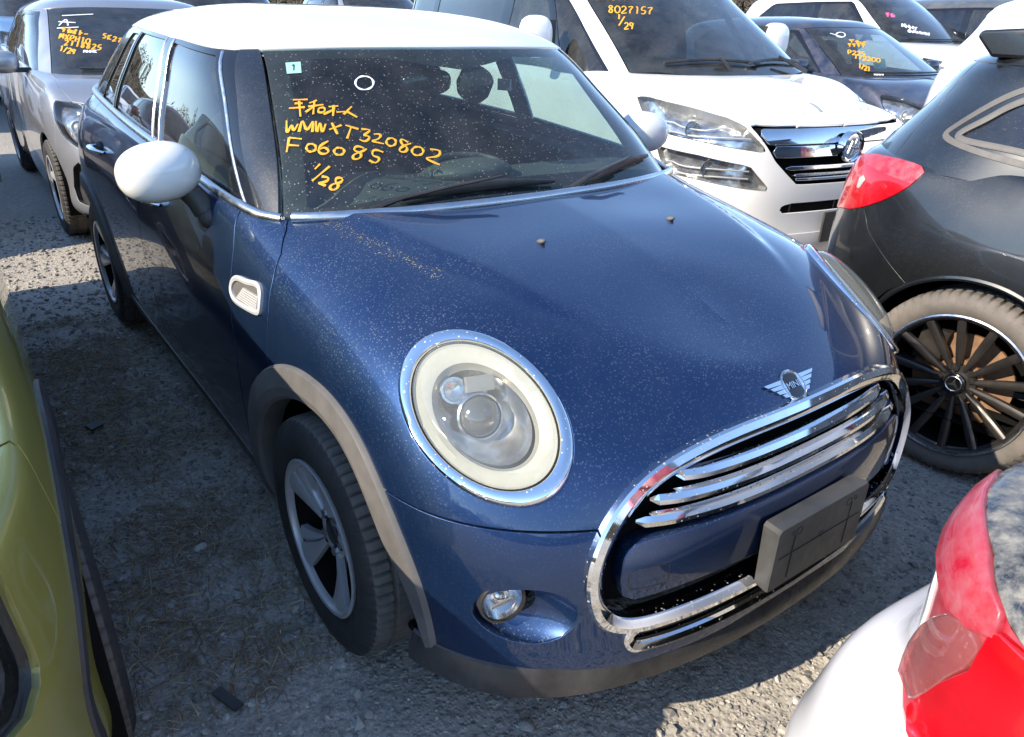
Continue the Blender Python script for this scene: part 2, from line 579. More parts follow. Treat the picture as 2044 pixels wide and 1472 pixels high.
M['plate'] = plain('grey_plate_plastic', (0.036, 0.037, 0.038), 0.42, 0, 0.12, 22, 0.1, dust=0.12)
M['rubber'] = plain('tyre_rubber', (0.017, 0.017, 0.018), 0.75, 0, 0.2, 25, 0.2, dust=0.15, dustcol=(0.16, 0.14, 0.12))
M['tread'] = plain('worn_tread_rubber', (0.075, 0.070, 0.064), 0.85, 0, 0.25, 35, 0.3, dust=0.3, dustcol=(0.22, 0.19, 0.16))
M['dusty_tyre'] = plain('dusty_tyre_rubber', (0.10, 0.092, 0.084), 0.85, 0, 0.2, 30, 0.2, dust=0.5, dustcol=(0.24, 0.20, 0.17))
M['rim'] = plain('silver_rim', (0.42, 0.43, 0.45), 0.36, 0.35, 0.06, 12, dust=0.10, dustcol=(0.25, 0.23, 0.21), coat=.3)
M['rim_dark'] = plain('black_rim', (0.018, 0.017, 0.017), 0.38, 0.3, 0.15, 20, dust=0.30, dustcol=(0.12, 0.10, 0.085))
M['rust'] = plain('rusty_disc', (0.26, 0.15, 0.085), 0.6, 0.4, 0.25, 30)
M['seal'] = plain('black_rubber_seal', (0.010, 0.010, 0.010), 0.7, 0, 0.1)
M['handle_chrome'] = M['chrome']
M['glass_front'] = glass('windscreen_glass', (0.58, 0.72, 0.69), 0.05, 0.30, 1.0, 0.012, (0.50, 0.48, 0.46), 120)
M['glass_side'] = glass('side_glass', (0.50, 0.60, 0.58), 0.03, 0.0, 1.25, 0.01)
M['glass_dark'] = glass('privacy_glass', (0.07, 0.08, 0.085), 0.06, 0.10, 1.5, 0.01, (0.35, 0.33, 0.32))
M['glass_far'] = glass('far_window_glass', (0.42, 0.52, 0.54), 0.08, 0.12, 1.2, 0.02, (0.45, 0.44, 0.42))
M['lens'] = glass('headlamp_lens', (0.92, 0.92, 0.88), 0.03, 0.05, 0.9, 0.085, (0.64, 0.62, 0.52))
M['lens_pink'] = glass('pink_lens', (0.85, 0.50, 0.50), 0.10, 0.1, 1.0, 0.10, (0.55, 0.38, 0.38))
M['lens_clear'] = glass('clear_lens', (0.93, 0.94, 0.94), 0.02, 0.05, 1.0, 0.01)
M['lamp_white'] = plain('lamp_bowl_white', (0.56, 0.55, 0.49), 0.34, 0.45, 0.05)
M['vent_silver'] = plain('vent_silver', (0.48, 0.48, 0.48), 0.38, 0.15, 0.05)
M['reflector'] = plain('lamp_reflector', (0.72, 0.73, 0.74), 0.16, 1.0, 0.06)
M['tray'] = plain('lamp_tray_grey', (0.36, 0.35, 0.33), 0.35, 0.4, 0.08)
M['led'] = plain('light_guide_white', (0.50, 0.50, 0.45), 0.35, 0, 0.05, 60, coat=.4)
t = NT('red_lens')
t.set(Base_Color=t.mix(t.rng(t.noise(30, 3), 0.3, 0.7), (0.40, 0.002, 0.006), (0.48, 0.003, 0.009)), Roughness=0.22, Coat_Weight=1.0, Coat_Roughness=0.05)
t.b.inputs['Subsurface Weight'].default_value = 0.0
M['red'] = t.m
t = NT('dusty_red_lens')
f = t.math('MULTIPLY', t.rng(t.noise(22, 6, 0.7), 0.35, 0.7), 0.40)
t.set(Base_Color=t.mix(f, (0.38, 0.006, 0.02), (0.34, 0.22, 0.25)), Roughness=t.rng(f, 0, 0.6, 0.25, 0.7), Coat_Weight=0.5)
M['red_dusty'] = t.m
t = NT('projector_glass')
t.set(Base_Color=(.10, .11, .12), Roughness=.04, Metallic=.4, Coat_Weight=1.0)
M['projector'] = t.m
M['amber'] = plain('amber_bulb', (0.75, 0.16, 0.02), 0.3, 0, 0.05)
M['interior'] = plain('dark_interior', (0.020, 0.020, 0.022), 0.75, 0, 0.15, 18, 0.1)
M['dash'] = plain('dashboard_grey', (0.085, 0.088, 0.090), 0.62, 0, 0.1, 25, 0.2)
M['seat'] = plain('seat_cloth', (0.022, 0.022, 0.025), 0.85, 0, 0.15, 60, 0.2)
M['beige'] = plain('beige_interior', (0.42, 0.36, 0.28), 0.8, 0, 0.08, 12)
M['yellow_ink'] = plain('yellow_marker', (0.72, 0.36, 0.025), 0.6, 0, 0.08, 60)
M['white_ink'] = plain('white_marker', (0.82, 0.84, 0.88), 0.6, 0, 0.05, 60)
M['pink_ink'] = plain('pink_marker', (0.80, 0.12, 0.30), 0.6, 0, 0.05, 60)
M['sticker'] = plain('mint_sticker', (0.30, 0.56, 0.45), 0.5, 0, 0.04, 40)
M['paper'] = plain('white_paper', (0.75, 0.75, 0.73), 0.7, 0, 0.04, 40)
M['print'] = plain('black_print', (0.02, 0.02, 0.025), 0.6, 0, 0.05, 40)
M['stain'] = plain('bare_primer_patch', (0.30, 0.31, 0.32), 0.6, 0, 0.15, 40)

t = NT('dusty_black_panel')
f = t.math('MULTIPLY', t.rng(t.noise(28, 8, 0.72), 0.40, 0.66), 0.75)
t.set(Base_Color=t.mix(f, (0.022, 0.026, 0.034), (0.34, 0.32, 0.28)), Roughness=t.rng(f, 0, 0.7, 0.25, 0.85), Coat_Weight=t.rng(f, 0, .6, .6, 0.0))
M['dusty_black'] = t.m

t = NT('lamp_chrome')
t.set(Base_Color=t.mix(t.rng(t.noise(16, 2), .4, .6), (.80, .81, .82), (.42, .43, .45)), Metallic=.85, Roughness=.18)
t.bump(t.noise(11, 1), .5, .03)
M['lamp_chrome'] = t.m
# ------------------------------------------------------------------ shared car parts
def tyre_mesh(Rt, Rr, w, pitch=72, treadmat=None, side=None, name='tyre'):
    """tyre about the local X axis, outer face towards -X"""
    hw = w / 2
    prof = [(-hw * .82, Rr - .004), (-hw * .90, Rr + .006), (-hw * .99, Rr + (Rt - Rr) * .28), (-hw * 1.03, Rr + (Rt - Rr) * .5), (-hw * 1.0, Rr + (Rt - Rr) * .72),
            (-hw * .93, Rt - .016), (-hw * .86, Rt - .006), (-hw * .74, Rt - .002), (-hw * .42, Rt), (-hw * .38, Rt - .007), (-hw * .30, Rt - .007), (-hw * .26, Rt), (hw * .26, Rt), (hw * .30, Rt - .007), (hw * .38, Rt - .007), (hw * .42, Rt),
            (hw * .74, Rt - .002), (hw * .93, Rt - .016), (hw * 1.0, Rr + (Rt - Rr) * .6), (hw * .9, Rr)]
    n = pitch * 5; k = len(prof)
    V = np.zeros((n, k, 3)); a = np.arange(n) * 2 * PI / n
    for j, (x, r) in enumerate(prof):
        rr = np.full(n, r)
        if 5 <= j <= 8 or 15 <= j <= 17:
            g = (np.arange(n) % 5) < 1
            rr = rr - np.where(g, .008 if j in (6, 7, 8, 15, 16) else .004, 0)
        if j in (11, 12):
            g = ((np.arange(n) + 2) % 5) < 1
            rr = rr - np.where(g, .005, 0)
        V[:, j] = np.stack([np.full(n, x), rr * np.cos(a), rr * np.sin(a)], 1)
    F = []; fm = []
    for i in range(n):
        i2 = (i + 1) % n
        for j in range(k - 1):
            F.append((i * k + j, i2 * k + j, i2 * k + j + 1, i * k + j + 1)); fm.append(1 if 6 <= j <= 16 else 0)
    me = bpy.data.meshes.new(name)
    me.from_pydata(V.reshape(-1, 3).tolist(), [], F)
    me.materials.append(side or M['rubber']); me.materials.append(treadmat or M['tread'])
    me.polygons.foreach_set('material_index', np.array(fm, dtype=np.int32))
    me.polygons.foreach_set('use_smooth', np.full(len(F), True))
    sharp_by_angle(me, R(38)); me.update()
    return me
ROTX = Matrix.Rotation(-PI / 2, 4, 'Y')          # local Z (lathe axis) -> -X
def rim_base(mb, Rr, w, depth=0.0, mi=0):
    hw = w / 2
    mb.lathe([(Rr + .004, hw * .90), (Rr + .006, hw * .97), (Rr, hw * 1.0), (Rr - .006, hw * .97), (Rr - .009, hw * .90), (Rr - .012, hw * .84), (Rr - .016, hw * .80)], 64, ROTX, mi)
    mb.lathe([(Rr - .014, hw * .80), (Rr - .02, hw * .2), (Rr - .03, -hw * .4), (Rr - .03, -hw * .9), (0, -hw * .9)], 48, ROTX, 1)
def blade(mb, a0, fn0, fn1, r0, r1, x0, x1, th=.012, n=10, mi=0, crown=.004):
    """one broad spoke between two spiral edges; fn(t) gives the edge angle"""
    top = []; 
    for i in range(n + 1):
        t = i / n; r = r0 + (r1 - r0) * t
        xc = x0 + (x1 - x0) * t
        e0 = a0 + fn0(t); e1 = a0 + fn1(t)
        row = []
        for q in range(5):
            s = q / 4; an = e0 + (e1 - e0) * s
            row.append((-(xc + crown * (1 - (2 * s - 1) ** 2)), r * math.cos(an), r * math.sin(an)))
        top.append(row)
    b = len(mb.V); k = 5
    for row in top: mb.V += row
    for row in top: mb.V += [(x + th, y, z) for x, y, z in row]
    o = (n + 1) * k
    for i in range(n):
        for q in range(k - 1):
            A = b + i * k + q
            mb.F.append((A, A + 1, A + k + 1, A + k)); mb.M.append(mi)
        A = b + i * k; mb.F.append((A, A + k, A + k + o, A + o)); mb.M.append(mi)
        A = b + i * k + k - 1; mb.F.append((A + k, A, A + o, A + k + o)); mb.M.append(mi)
def put_wheel(parent, meshes, c, side, steer=0.0, roll=0.0, tyre_name='tyre', sub=True):
    """meshes: list of (name, mesh or template). First is the wheel root part"""
    root = None
    for nm, me in meshes:
        o = bpy.data.objects.new(nm, me); COL.objects.link(o)
        if root is None:
            root = o; o.parent = parent
            o.location = c; o.rotation_euler = (roll, 0, 0)
            if side > 0: o.rotation_euler = (-roll, 0, PI + steer)
            else: o.rotation_euler = (roll, 0, steer)
        else:
            o.parent = root
    return root
def to_mesh(mb, name, mat, auto=35, mats=None):
    o = mb.build(name, mat, None, True, auto, mats=mats or [mat, M['shell']])
    me = o.data; bpy.data.objects.remove(o)
    return me
def stroke_obj(name, strokes, m, mat, parent, w=.004, lift=.0015, tree=None):
    """marker strokes (photo pixels) laid on a glass surface as flat ribbons"""
    tree = tree or bvh(m)
    mb = MB()
    for st in strokes:
        pts = curve(st, max(4, 5 * len(st))) if len(st) > 2 else np.linspace(st[0], st[-1], 6)
        P = []; Nn = []
        for px, py in pts:
            o, d = pix(px, py)
            h, n, i, _ = tree.ray_cast(o, d, 30)
            if h is None: continue
            if n.dot(d) > 0: n = -n
            P.append(np.array(h + n * lift)); Nn.append(np.array(n))
        if len(P) < 2: continue
        ph = RNG.uniform(0, 6); kk = np.arange(len(P)); sc = .85 + .22 * np.sin(kk * .55 + ph) + RNG.uniform(-.08, .08, len(P))
        V, F = sweep(P, Nn, [(-w / 2, 0), (-w * .3, .0006), (w * .3, .0006), (w / 2, 0)], sc=sc)
        mb.add(V, F)
    if not mb.V: return None
    return mb.build(name, mat, parent, True, 60)
# ------------------------------------------------------------------ the blue hatchback: master surfaces
def sec(y, xs, zs, ysh=None):
    ysh = ysh or [0] * len(xs)
    return [(x, y + d, z) for x, z, d in zip(xs, zs, ysh)]
MINI_LOW = [
 [(0, -.690, .165), (0, -.742, .225), (0, -.752, .36), (0, -.757, .52), (0, -.742, .635), (0, -.708, .715), (0, -.650, .777), (0, -.57, .820), (0, -.46, .855)],
 [(.25, -.680, .165), (.25, -.733, .225), (.25, -.742, .36), (.25, -.746, .52), (.25, -.728, .640), (.24, -.687, .722), (.21, -.611, .792), (.12, -.52, .838), (0, -.40, .875)],
 [(.46, -.630, .165), (.47, -.686, .225), (.485, -.697, .36), (.48, -.696, .52), (.465, -.667, .645), (.44, -.615, .738), (.38, -.53, .815), (.22, -.44, .868), (0, -.32, .900)],
 [(.62, -.545, .165), (.642, -.592, .225), (.665, -.602, .36), (.662, -.600, .52), (.645, -.565, .645), (.60, -.502, .757), (.50, -.42, .845), (.29, -.34, .898), (0, -.23, .928)],
 [(.72, -.41, .165), (.752, -.44, .225), (.780, -.445, .36), (.782, -.44, .52), (.762, -.41, .665), (.70, -.35, .800), (.58, -.28, .885), (.32, -.21, .930), (0, -.12, .950)],
 [(.765, -.25, .165), (.795, -.25, .22), (.815, -.25, .36), (.818, -.24, .54), (.800, -.21, .70), (.742, -.16, .835), (.62, -.11, .915), (.33, -.06, .955), (0, -.01, .968)],
 [(.785, 0, .165), (.810, 0, .22), (.825, 0, .38), (.828, 0, .56), (.812, .02, .735), (.760, .05, .865), (.645, .08, .943), (.34, .10, .975), (0, .12, .985)],
 [(.790, .25, .165), (.815, .25, .22), (.832, .25, .38), (.836, .25, .58), (.822, .26, .765), (.775, .27, .898), (.675, .28, .970), (.36, .29, .998), (0, .30, 1.004)],
 [(.790, .55, .17), (.815, .55, .235), (.838, .55, .40), (.844, .55, .60), (.835, .55, .795), (.802, .55, .925), (.755, .55, .997), (.40, .55, 1.01), (0, .55, 1.012)],
 [(.790, 1.1, .18), (.815, 1.1, .245), (.840, 1.1, .42), (.850, 1.1, .62), (.845, 1.1, .825), (.817, 1.1, .958), (.778, 1.1, 1.036), (.42, 1.1, 1.04), (0, 1.1, 1.04)],
 [(.790, 1.8, .18), (.815, 1.8, .245), (.840, 1.8, .42), (.852, 1.8, .63), (.848, 1.8, .84), (.818, 1.8, .98), (.772, 1.8, 1.06), (.42, 1.8, 1.065), (0, 1.8, 1.065)],
 [(.785, 2.4, .18), (.810, 2.4, .245), (.838, 2.4, .42), (.852, 2.4, .63), (.846, 2.4, .85), (.810, 2.4, .995), (.745, 2.4, 1.075), (.42, 2.4, 1.08), (0, 2.4, 1.08)],
 [(.740, 2.80, .20), (.765, 2.82, .26), (.790, 2.84, .42), (.802, 2.85, .63), (.796, 2.84, .85), (.755, 2.82, .995), (.68, 2.78, 1.08), (.40, 2.68, 1.09), (0, 2.6, 1.09)],
 [(.58, 3.03, .22), (.60, 3.08, .27), (.62, 3.10, .42), (.63, 3.11, .63), (.62, 3.09, .85), (.58, 3.04, 1.0), (.50, 2.96, 1.085), (.30, 2.84, 1.095), (0, 2.75, 1.095)],
 [(0, 3.10, .22), (0, 3.16, .27), (0, 3.18, .42), (0, 3.19, .63), (0, 3.17, .85), (0, 3.12, 1.0), (0, 3.04, 1.085), (0, 2.95, 1.10), (0, 2.85, 1.10)],
]
MINI_UP = [
 [(0, .185, .965), (0, .36, 1.105), (0, .555, 1.245), (0, .745, 1.373), (0, .87, 1.412), (0, 1.0, 1.436)],
 [(.40, .235, .965), (.38, .405, 1.105), (.35, .595, 1.243), (.32, .785, 1.371), (.26, .93, 1.416), (0, 1.1, 1.446)],
 [(.655, .345, .965), (.615, .495, 1.105), (.572, .675, 1.240), (.525, .860, 1.363), (.42, 1.01, 1.420), (0, 1.2, 1.454)],
 [(.735, .49, .970), (.700, .615, 1.105), (.655, .77, 1.237), (.600, .925, 1.358), (.46, 1.08, 1.426), (0, 1.3, 1.460)],
 [(.770, .74, .985), (.738, .80, 1.107), (.695, .885, 1.235), (.634, 1.00, 1.360), (.48, 1.16, 1.432), (0, 1.4, 1.465)],
 [(.783, 1.2, 1.01), (.755, 1.22, 1.125), (.713, 1.25, 1.245), (.648, 1.29, 1.370), (.49, 1.42, 1.441), (0, 1.58, 1.470)],
 [(.778, 1.8, 1.03), (.748, 1.8, 1.14), (.700, 1.79, 1.255), (.628, 1.77, 1.377), (.47, 1.78, 1.444), (0, 1.85, 1.470)],
 [(.748, 2.42, 1.05), (.712, 2.38, 1.15), (.660, 2.31, 1.26), (.580, 2.22, 1.376), (.43, 2.13, 1.436), (0, 2.1, 1.462)],
 [(.66, 2.82, 1.06), (.62, 2.74, 1.155), (.57, 2.65, 1.26), (.50, 2.53, 1.366), (.37, 2.40, 1.424), (0, 2.33, 1.450)],
 [(.40, 2.98, 1.06), (.38, 2.90, 1.155), (.36, 2.79, 1.26), (.32, 2.66, 1.362), (.25, 2.52, 1.416), (0, 2.44, 1.440)],
 [(0, 3.03, 1.06), (0, 2.95, 1.155), (0, 2.85, 1.26), (0, 2.71, 1.360), (0, 2.60, 1.410), (0, 2.50, 1.435)],
]
def sstep(a, b, x):
    t = np.clip((x - a) / (b - a), 0, 1); return t * t * (3 - 2 * t)
def mini_disp(V, N):
    """raised centre panel of the bonnet, bounded by two diagonal creases"""
    ax = np.abs(V[:, 0])
    y = V[:, 1]
    xe = np.interp(y, [-.5, -.30, 0, .33], [.30, .40, .51, .60])
    k = sstep(.010, -.030, ax - xe) * sstep(-.46, -.02, y) * sstep(.60, .42, y) * (V[:, 2] > .7)
    return V + np.array([0, 0, 1.0]) * (0.015 * k)[:, None]
low = Surf(MINI_LOW).mesh(220, 110, mini_disp)
upp = Surf(MINI_UP).mesh(150, 80)
# ------------------------------------------------------------------ the blue hatchback: panels
mini = empty('compact_hatchback')
tag(mini, 'dark blue five-door hatchback with white roof and round headlamps, centre of the yard', 'car')
BELT = [(.0, .200), (.30, .222), (.50, .272), (.62, .325), (.690, .380), (.735, .455), (.762, .545), (.780, .79), (.786, 1.28), (.779, 1.8), (.748, 2.40), (.685, 2.80), (.50, 2.99), (.0, 3.06)]
bc = curve(BELT, 120)
belt_plan = np.vstack([bc, (bc * np.array([-1, 1]))[::-1]])
def f_cabin(V):                                    # negative inside the cabin opening
    return np.maximum(poly_sdf(V[:, :2], belt_plan), .88 - V[:, 2])
def ring_r(c, rad):
    return lambda V: rad - np.hypot(V[:, 1] - c[0], V[:, 2] - c[1])     # negative outside the circle
WHEELS = ((0.0, .304), (2.567, .304))
def f_arch(rad):
    def f(V):
        d = np.min([np.hypot(V[:, 1] - a, V[:, 2] - b) for a, b in WHEELS], axis=0)
        return np.maximum(d - rad, .55 - np.abs(V[:, 0]))              # negative inside an arch
    return f
LAMP_C = np.array([-.630, -.404, .776]); LAMP_A = np.array([.181, -.872, -.455]); LAMP_B = np.array([.862, -.082, .500]); LAMP_N = np.array([-.474, -.482, .737])
LAMP_A /= np.linalg.norm(LAMP_A); LAMP_B -= LAMP_A * (LAMP_A @ LAMP_B); LAMP_B /= np.linalg.norm(LAMP_B); LAMP_N = np.cross(LAMP_B, LAMP_A)
LAMP_N *= np.sign(LAMP_N[2])
LRA, LRB = .207, .138
def f_lamp(k):
    def f(V):
        Q = V * np.array([1, 1, 1.]); Q[:, 0] = -np.abs(Q[:, 0]); Q = Q - LAMP_C
        e = (np.hypot(Q @ LAMP_A / LRA, Q @ LAMP_B / LRB) - k) * LRB
        return np.maximum(e, -.15 - Q @ LAMP_N)
    return f
GR_OUT = [(0, .726), (.12, .725), (.24, .720), (.33, .708), (.395, .690), (.445, .664), (.485, .630), (.515, .592), (.536, .548), (.541, .500), (.530, .452), (.505, .420), (.46, .405), (.38, .402), (.20, .402), (0, .402)]
def full_outline(h, n=140):
    c = curve(h, n)
    return np.vstack([c, (c * np.array([-1, 1]))[::-1][1:-1]])
GRO = full_outline(GR_OUT)
def f_grille(V): return np.maximum(poly_sdf(V[:, [0, 2]], GRO), V[:, 1] + .5)
LOWG = [(-.455, .392), (-.478, .372), (-.482, .35), (-.470, .330), (-.44, .322), (0, .318), (.44, .322), (.470, .330), (.482, .35), (.478, .372), (.455, .392), (0, .392)]
def f_lowg(V): return np.maximum(poly_sdf(V[:, [0, 2]], LOWG), V[:, 1] + .5)
FOG_C = (.657, .433); FOG_R = (.080, .068)
def f_fog(k):
    return lambda V: np.maximum((np.hypot((np.abs(V[:, 0]) - FOG_C[0]) / FOG_R[0], (V[:, 2] - FOG_C[1]) / FOG_R[1]) - k) * .07, V[:, 1] + .35)
def y_hood(V): return np.interp(V[:, 2], [.2, .60, .72, .80, .877, .93, .97, .99], [.245, .245, .245, .25, .267, .295, .35, .395]) - V[:, 1]   # <0 behind the line
def y_door(V): return np.interp(V[:, 2], [.2, .60, .82, .90, .965, 1.0], [.47, .47, .485, .497, .522, .54]) - V[:, 1]
def y_b(V): return np.interp(V[:, 2], [.2, .5, .70, .9, 1.05], [1.43, 1.44, 1.445, 1.40, 1.33]) - V[:, 1]
def y_r(V): return np.interp(V[:, 2], [.2, .5, .70, .9, 1.08], [2.12, 2.14, 2.19, 2.26, 2.34]) - V[:, 1]
g = .0030
shell = low
low1 = clip(low, neg(f_cabin))
low1 = clip(low1, neg(f_arch(.408)))
zs = lambda z: (lambda V: z - V[:, 2])             # <0 above z
front = clip(low1, neg(y_hood), -g)                # forward of the bonnet's rear line
rest = clip(low1, y_hood, -g)
hood = clip(clip(clip(front, zs(.614), -g), neg(f_grille), -.0015), neg(f_lamp(1.0)), -.0015)
panel('hood', hood, M['blue'], mini, .014)
bump = clip(clip(clip(clip(front, neg(zs(.614)), -g), zs(.285)), neg(f_grille), -.0015), neg(f_fog(1.0)))
bump = clip(bump, neg(f_lowg))
panel('front_bumper', bump, M['blue'], mini, .014)
rest = clip(rest, zs(.285))
sp = clip(rest, neg(y_door), -g)
back = clip(rest, y_door, -g)
fd = clip(back, neg(y_b), -g); back = clip(back, y_b, -g)
rd = clip(back, neg(y_r), -g); back = clip(back, y_r, -g)
for sx in (-1, 1):
    h = lambda V: -sx * V[:, 0] + .02
    side_panel = panel('side_panel', clip(sp, h), M['blue'], mini)
    dF = panel('front_door', clip(fd, h), M['blue'], mini)
    dR = panel('rear_door', clip(rd, h), M['blue'], mini)
panel('rear_body', back, M['blue'], mini)
sill = clip(clip(clip(low1, neg(zs(.281))), y_hood), lambda V: V[:, 1] - 2.3)
for sx in (-1, 1): panel('sill_trim', offset(clip(sill, lambda V: -sx * V[:, 0] + .02), .004), M['black'], mini, .02)
# dark inner shell behind the gaps
sh = offset(shell, -.018)
sh = clip(clip(clip(clip(sh, neg(f_cabin), .03), neg(f_arch(.40))), neg(f_grille), -.004), neg(f_lamp(.97)))
sh = clip(clip(clip(sh, neg(f_fog(1.05))), neg(f_lowg)), zs(.2))
panel('inner_shell', sh, M['shell'], mini, 0)
MB().box((0, 1.3, .215), (1.5, 3.3, .02)).build('underbody', M['shell'], mini, False)

# belt and cowl trim
tlow = bvh(low); tupp = bvh(upp)
bp = curve(BELT, 130)
bpath = np.vstack([(bp * np.array([-1, 1]))[::-1][:-1], bp])
zb = np.interp(bpath[:, 1], [.2, .38, .46, .545, .79, 1.28, 1.8, 2.4, 3.06], [1.004, .985, .985, .997, 1.016, 1.046, 1.063, 1.079, 1.095])
nb = np.stack([bpath[:, 0] * .9, np.where(bpath[:, 1] < .5, -.5, 0), np.full(len(bpath), .55)], 1)
nb /= np.linalg.norm(nb, axis=1)[:, None]
prof = [(math.cos(a) * .013, math.sin(a) * .010) for a in np.linspace(0, 2 * PI, 12, endpoint=False)]
ci = np.where((np.abs(bpath[:, 0]) < .695) & (bpath[:, 1] < .45))[0]
li = np.arange(0, ci[0] - 1); ri = np.arange(ci[-1] + 2, len(bpath))
for nm, ids in (('bonnet_edge_strip', ci), ('belt_strip', li), ('belt_strip', ri)):
    V, F = sweep(np.column_stack([bpath[ids], zb[ids] + (.009 if nm == 'bonnet_edge_strip' else .003)]), nb[ids], prof)
    mesh_obj(nm, V, F, M['satin'], mini, auto=50)

# ------------------------------------------------ greenhouse
def z_roof(V): return np.interp(V[:, 1], [.745, .86, .93, 1.0, 1.29, 1.77, 2.22, 2.53, 2.71], [1.3725, 1.362, 1.357, 1.358, 1.368, 1.375, 1.374, 1.365, 1.360]) - V[:, 2]   # <0 roof
roof = clip(upp, z_roof, .004)
panel('roof', offset(roof, .007), M['roof_white'], mini, .016, .004)
under = clip(upp, neg(z_roof))
WS = [(-.715, .93), (-.532, 1.40), (.532, 1.40), (.715, .93)]
f_ws = lambda V: np.maximum(poly_sdf(V[:, [0, 2]], WS), V[:, 1] - 1.05)
screen = clip(under, f_ws)
ws_obj = panel('windscreen', screen, M['glass_front'], mini, 0)
side = clip(under, neg(f_ws), -.007)
def ln(p0, p1):                                    # line in (y, z): y at height z minus y  (<0 behind)
    return lambda V: np.interp(V[:, 2], [p0[1], p1[1]], [p0[0], p1[0]]) - V[:, 1]
A_REAR = curve([(.925, 1.37), (.815, 1.27), (.675, 1.14), (.55, 1.03), (.475, .96)], 20)
fa = lambda V: np.interp(V[:, 2], A_REAR[::-1, 1], A_REAR[::-1, 0]) - V[:, 1]
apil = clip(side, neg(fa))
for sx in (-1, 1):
    panel('windscreen_pillar', clip(offset(apil, .003), lambda V: -sx * V[:, 0] + .02), M['black_paint'], mini, .02, .002)  # pillar is body colour; black paint puts its shaded, dusty look into the colour
frame = clip(side, fa)
FW = [(.955, 1.336), (1.352, 1.352), (1.275, 1.02), (.60, .99)]
RW = [(1.462, 1.355), (1.91, 1.360), (2.00, 1.20), (2.06, 1.03), (1.37, 1.02)]
QW = [(1.98, 1.352), (2.16, 1.350), (2.40, 1.06), (2.12, 1.05)]
BW = [(-.46, 1.33), (.46, 1.33), (.58, 1.09), (-.58, 1.09)]
fw, rw, qw = side_poly(FW), side_poly(RW), side_poly(QW)
bw = lambda V: np.maximum(poly_sdf(V[:, [0, 2]], BW), 2.5 - V[:, 1])
fr = frame
for f in (fw, rw, qw, bw): fr = clip(fr, neg(f))
for sx in (-1, 1):
    panel('window_frame', clip(offset(fr, .002), lambda V: -sx * V[:, 0] + .001), M['gloss_black'], mini, .012, .002)
    for nm, f in (('front_window', fw), ('rear_window', rw), ('quarter_window', qw)):
        panel(nm, clip(clip(offset(frame, -.004), f), lambda V: -sx * V[:, 0] + .02), M['glass_side'], mini, 0)
panel('tailgate_window', clip(offset(frame, -.004), bw), M['glass_dark'], mini, 0)
# black printed border of the windscreen
inn = [(-.640, 1.005), (-.505, 1.335), (-.24, 1.342), (-.12, 1.325), (.0, 1.31), (.12, 1.325), (.24, 1.342), (.505, 1.335), (.640, 1.005), (.3, 1.04), (0, 1.05), (-.3, 1.04)]
panel('windscreen_border', clip(offset(screen, -.004), neg(front_poly(inn))), M['seal'], mini, 0)
# thin bright strips at the door frames
def strip_on(m, tree, pts, sx, w, h, nm, mat, n=24):
    pts = curve(pts, n) if len(pts) > 2 else np.linspace(pts[0], pts[1], n)
    P, Nn = project([(sx * 1.5, y, z) for y, z in pts], m, (-sx, 0, 0), tree, 1.4, 0)
    V, F = sweep(P, Nn, [(-w / 2, -.004), (-w / 2, h * .6), (-w * .25, h), (w * .25, h), (w / 2, h * .6), (w / 2, -.004)])
    return mesh_obj(nm, V, F, mat, mini, auto=40)
for sx in (-1, 1):
    strip_on(upp, tupp, [(1.360, 1.36), (1.283, 1.05)], sx, .012, .006, 'frame_strip', M['satin'])
    strip_on(upp, tupp, [(.945, 1.345), (.60, 1.03), (.555, .995)], sx, .012, .006, 'frame_strip', M['satin'])
    strip_on(upp, tupp, [(1.94, 1.36), (2.04, 1.18), (2.075, 1.08)], sx, .014, .006, 'frame_strip', M['satin'])
    strip_on(upp, tupp, [(1.452, 1.362), (1.36, 1.055)], sx, .008, .005, 'frame_strip', M['satin'])

# ------------------------------------------------ grille
def front_y(x, z):
    h = tlow.ray_cast(Vector((x, -2, z)), Vector((0, 1, 0)), 3)[0]
    return h.y if h else -.6
fr_tree = tlow
go3, gn3 = project([(x, -2, z) for x, z in GRO[:]], low, (0, 1, 0), tlow, 3, 0)
# ring: a broad chrome band; normal mostly forward
cen = np.array([0, 0, .55])
gnn = gn3 * .6 + np.array([0, -1.0, 0.12])
V, F = sweep(go3, gnn, [(.002, -.02), (.002, .004), (-.002, .008), (-.016, .0145), (-.030, .010), (-.0345, .004), (-.0345, -.03)], True)
cw = np.sum(np.cross(go3[1] - go3[0], gnn[0]) * (go3[0] - cen))
if cw < 0: V, F = sweep(go3, gnn, [(-a, b) for a, b in reversed([(.002, -.02), (.002, .004), (-.002, .008), (-.016, .0145), (-.030, .010), (-.0345, .004), (-.0345, -.03)])], True)
mesh_obj('grille_ring', V, F, M['dchrome'], mini, auto=28)
def front_patch(nm, poly, off, mat, nx=60, nz=16, parent=None, crown=0.0, depth=.02):
    """piece of the nose surface inside a front outline, pushed back by off"""
    m = clip(clip(low, lambda V: V[:, 1] + .5), front_poly(poly))
    V = m[0].copy(); V[:, 1] += off
    return panel(nm, (V, m[1], m[2]), mat, parent or mini, depth, .004)
grx = lambda z: np.interp(z, [.40, .42, .45, .5, .55, .60, .65, .69, .72], [.40, .49, .515, .525, .52, .497, .45, .38, .2])
gback = clip(clip(low, lambda V: V[:, 1] + .5), f_grille)
gb = (gback[0] + np.array([0, .06, 0]), gback[1], gback[2])
panel('grille_back', gb, M['shell'], mini, 0)
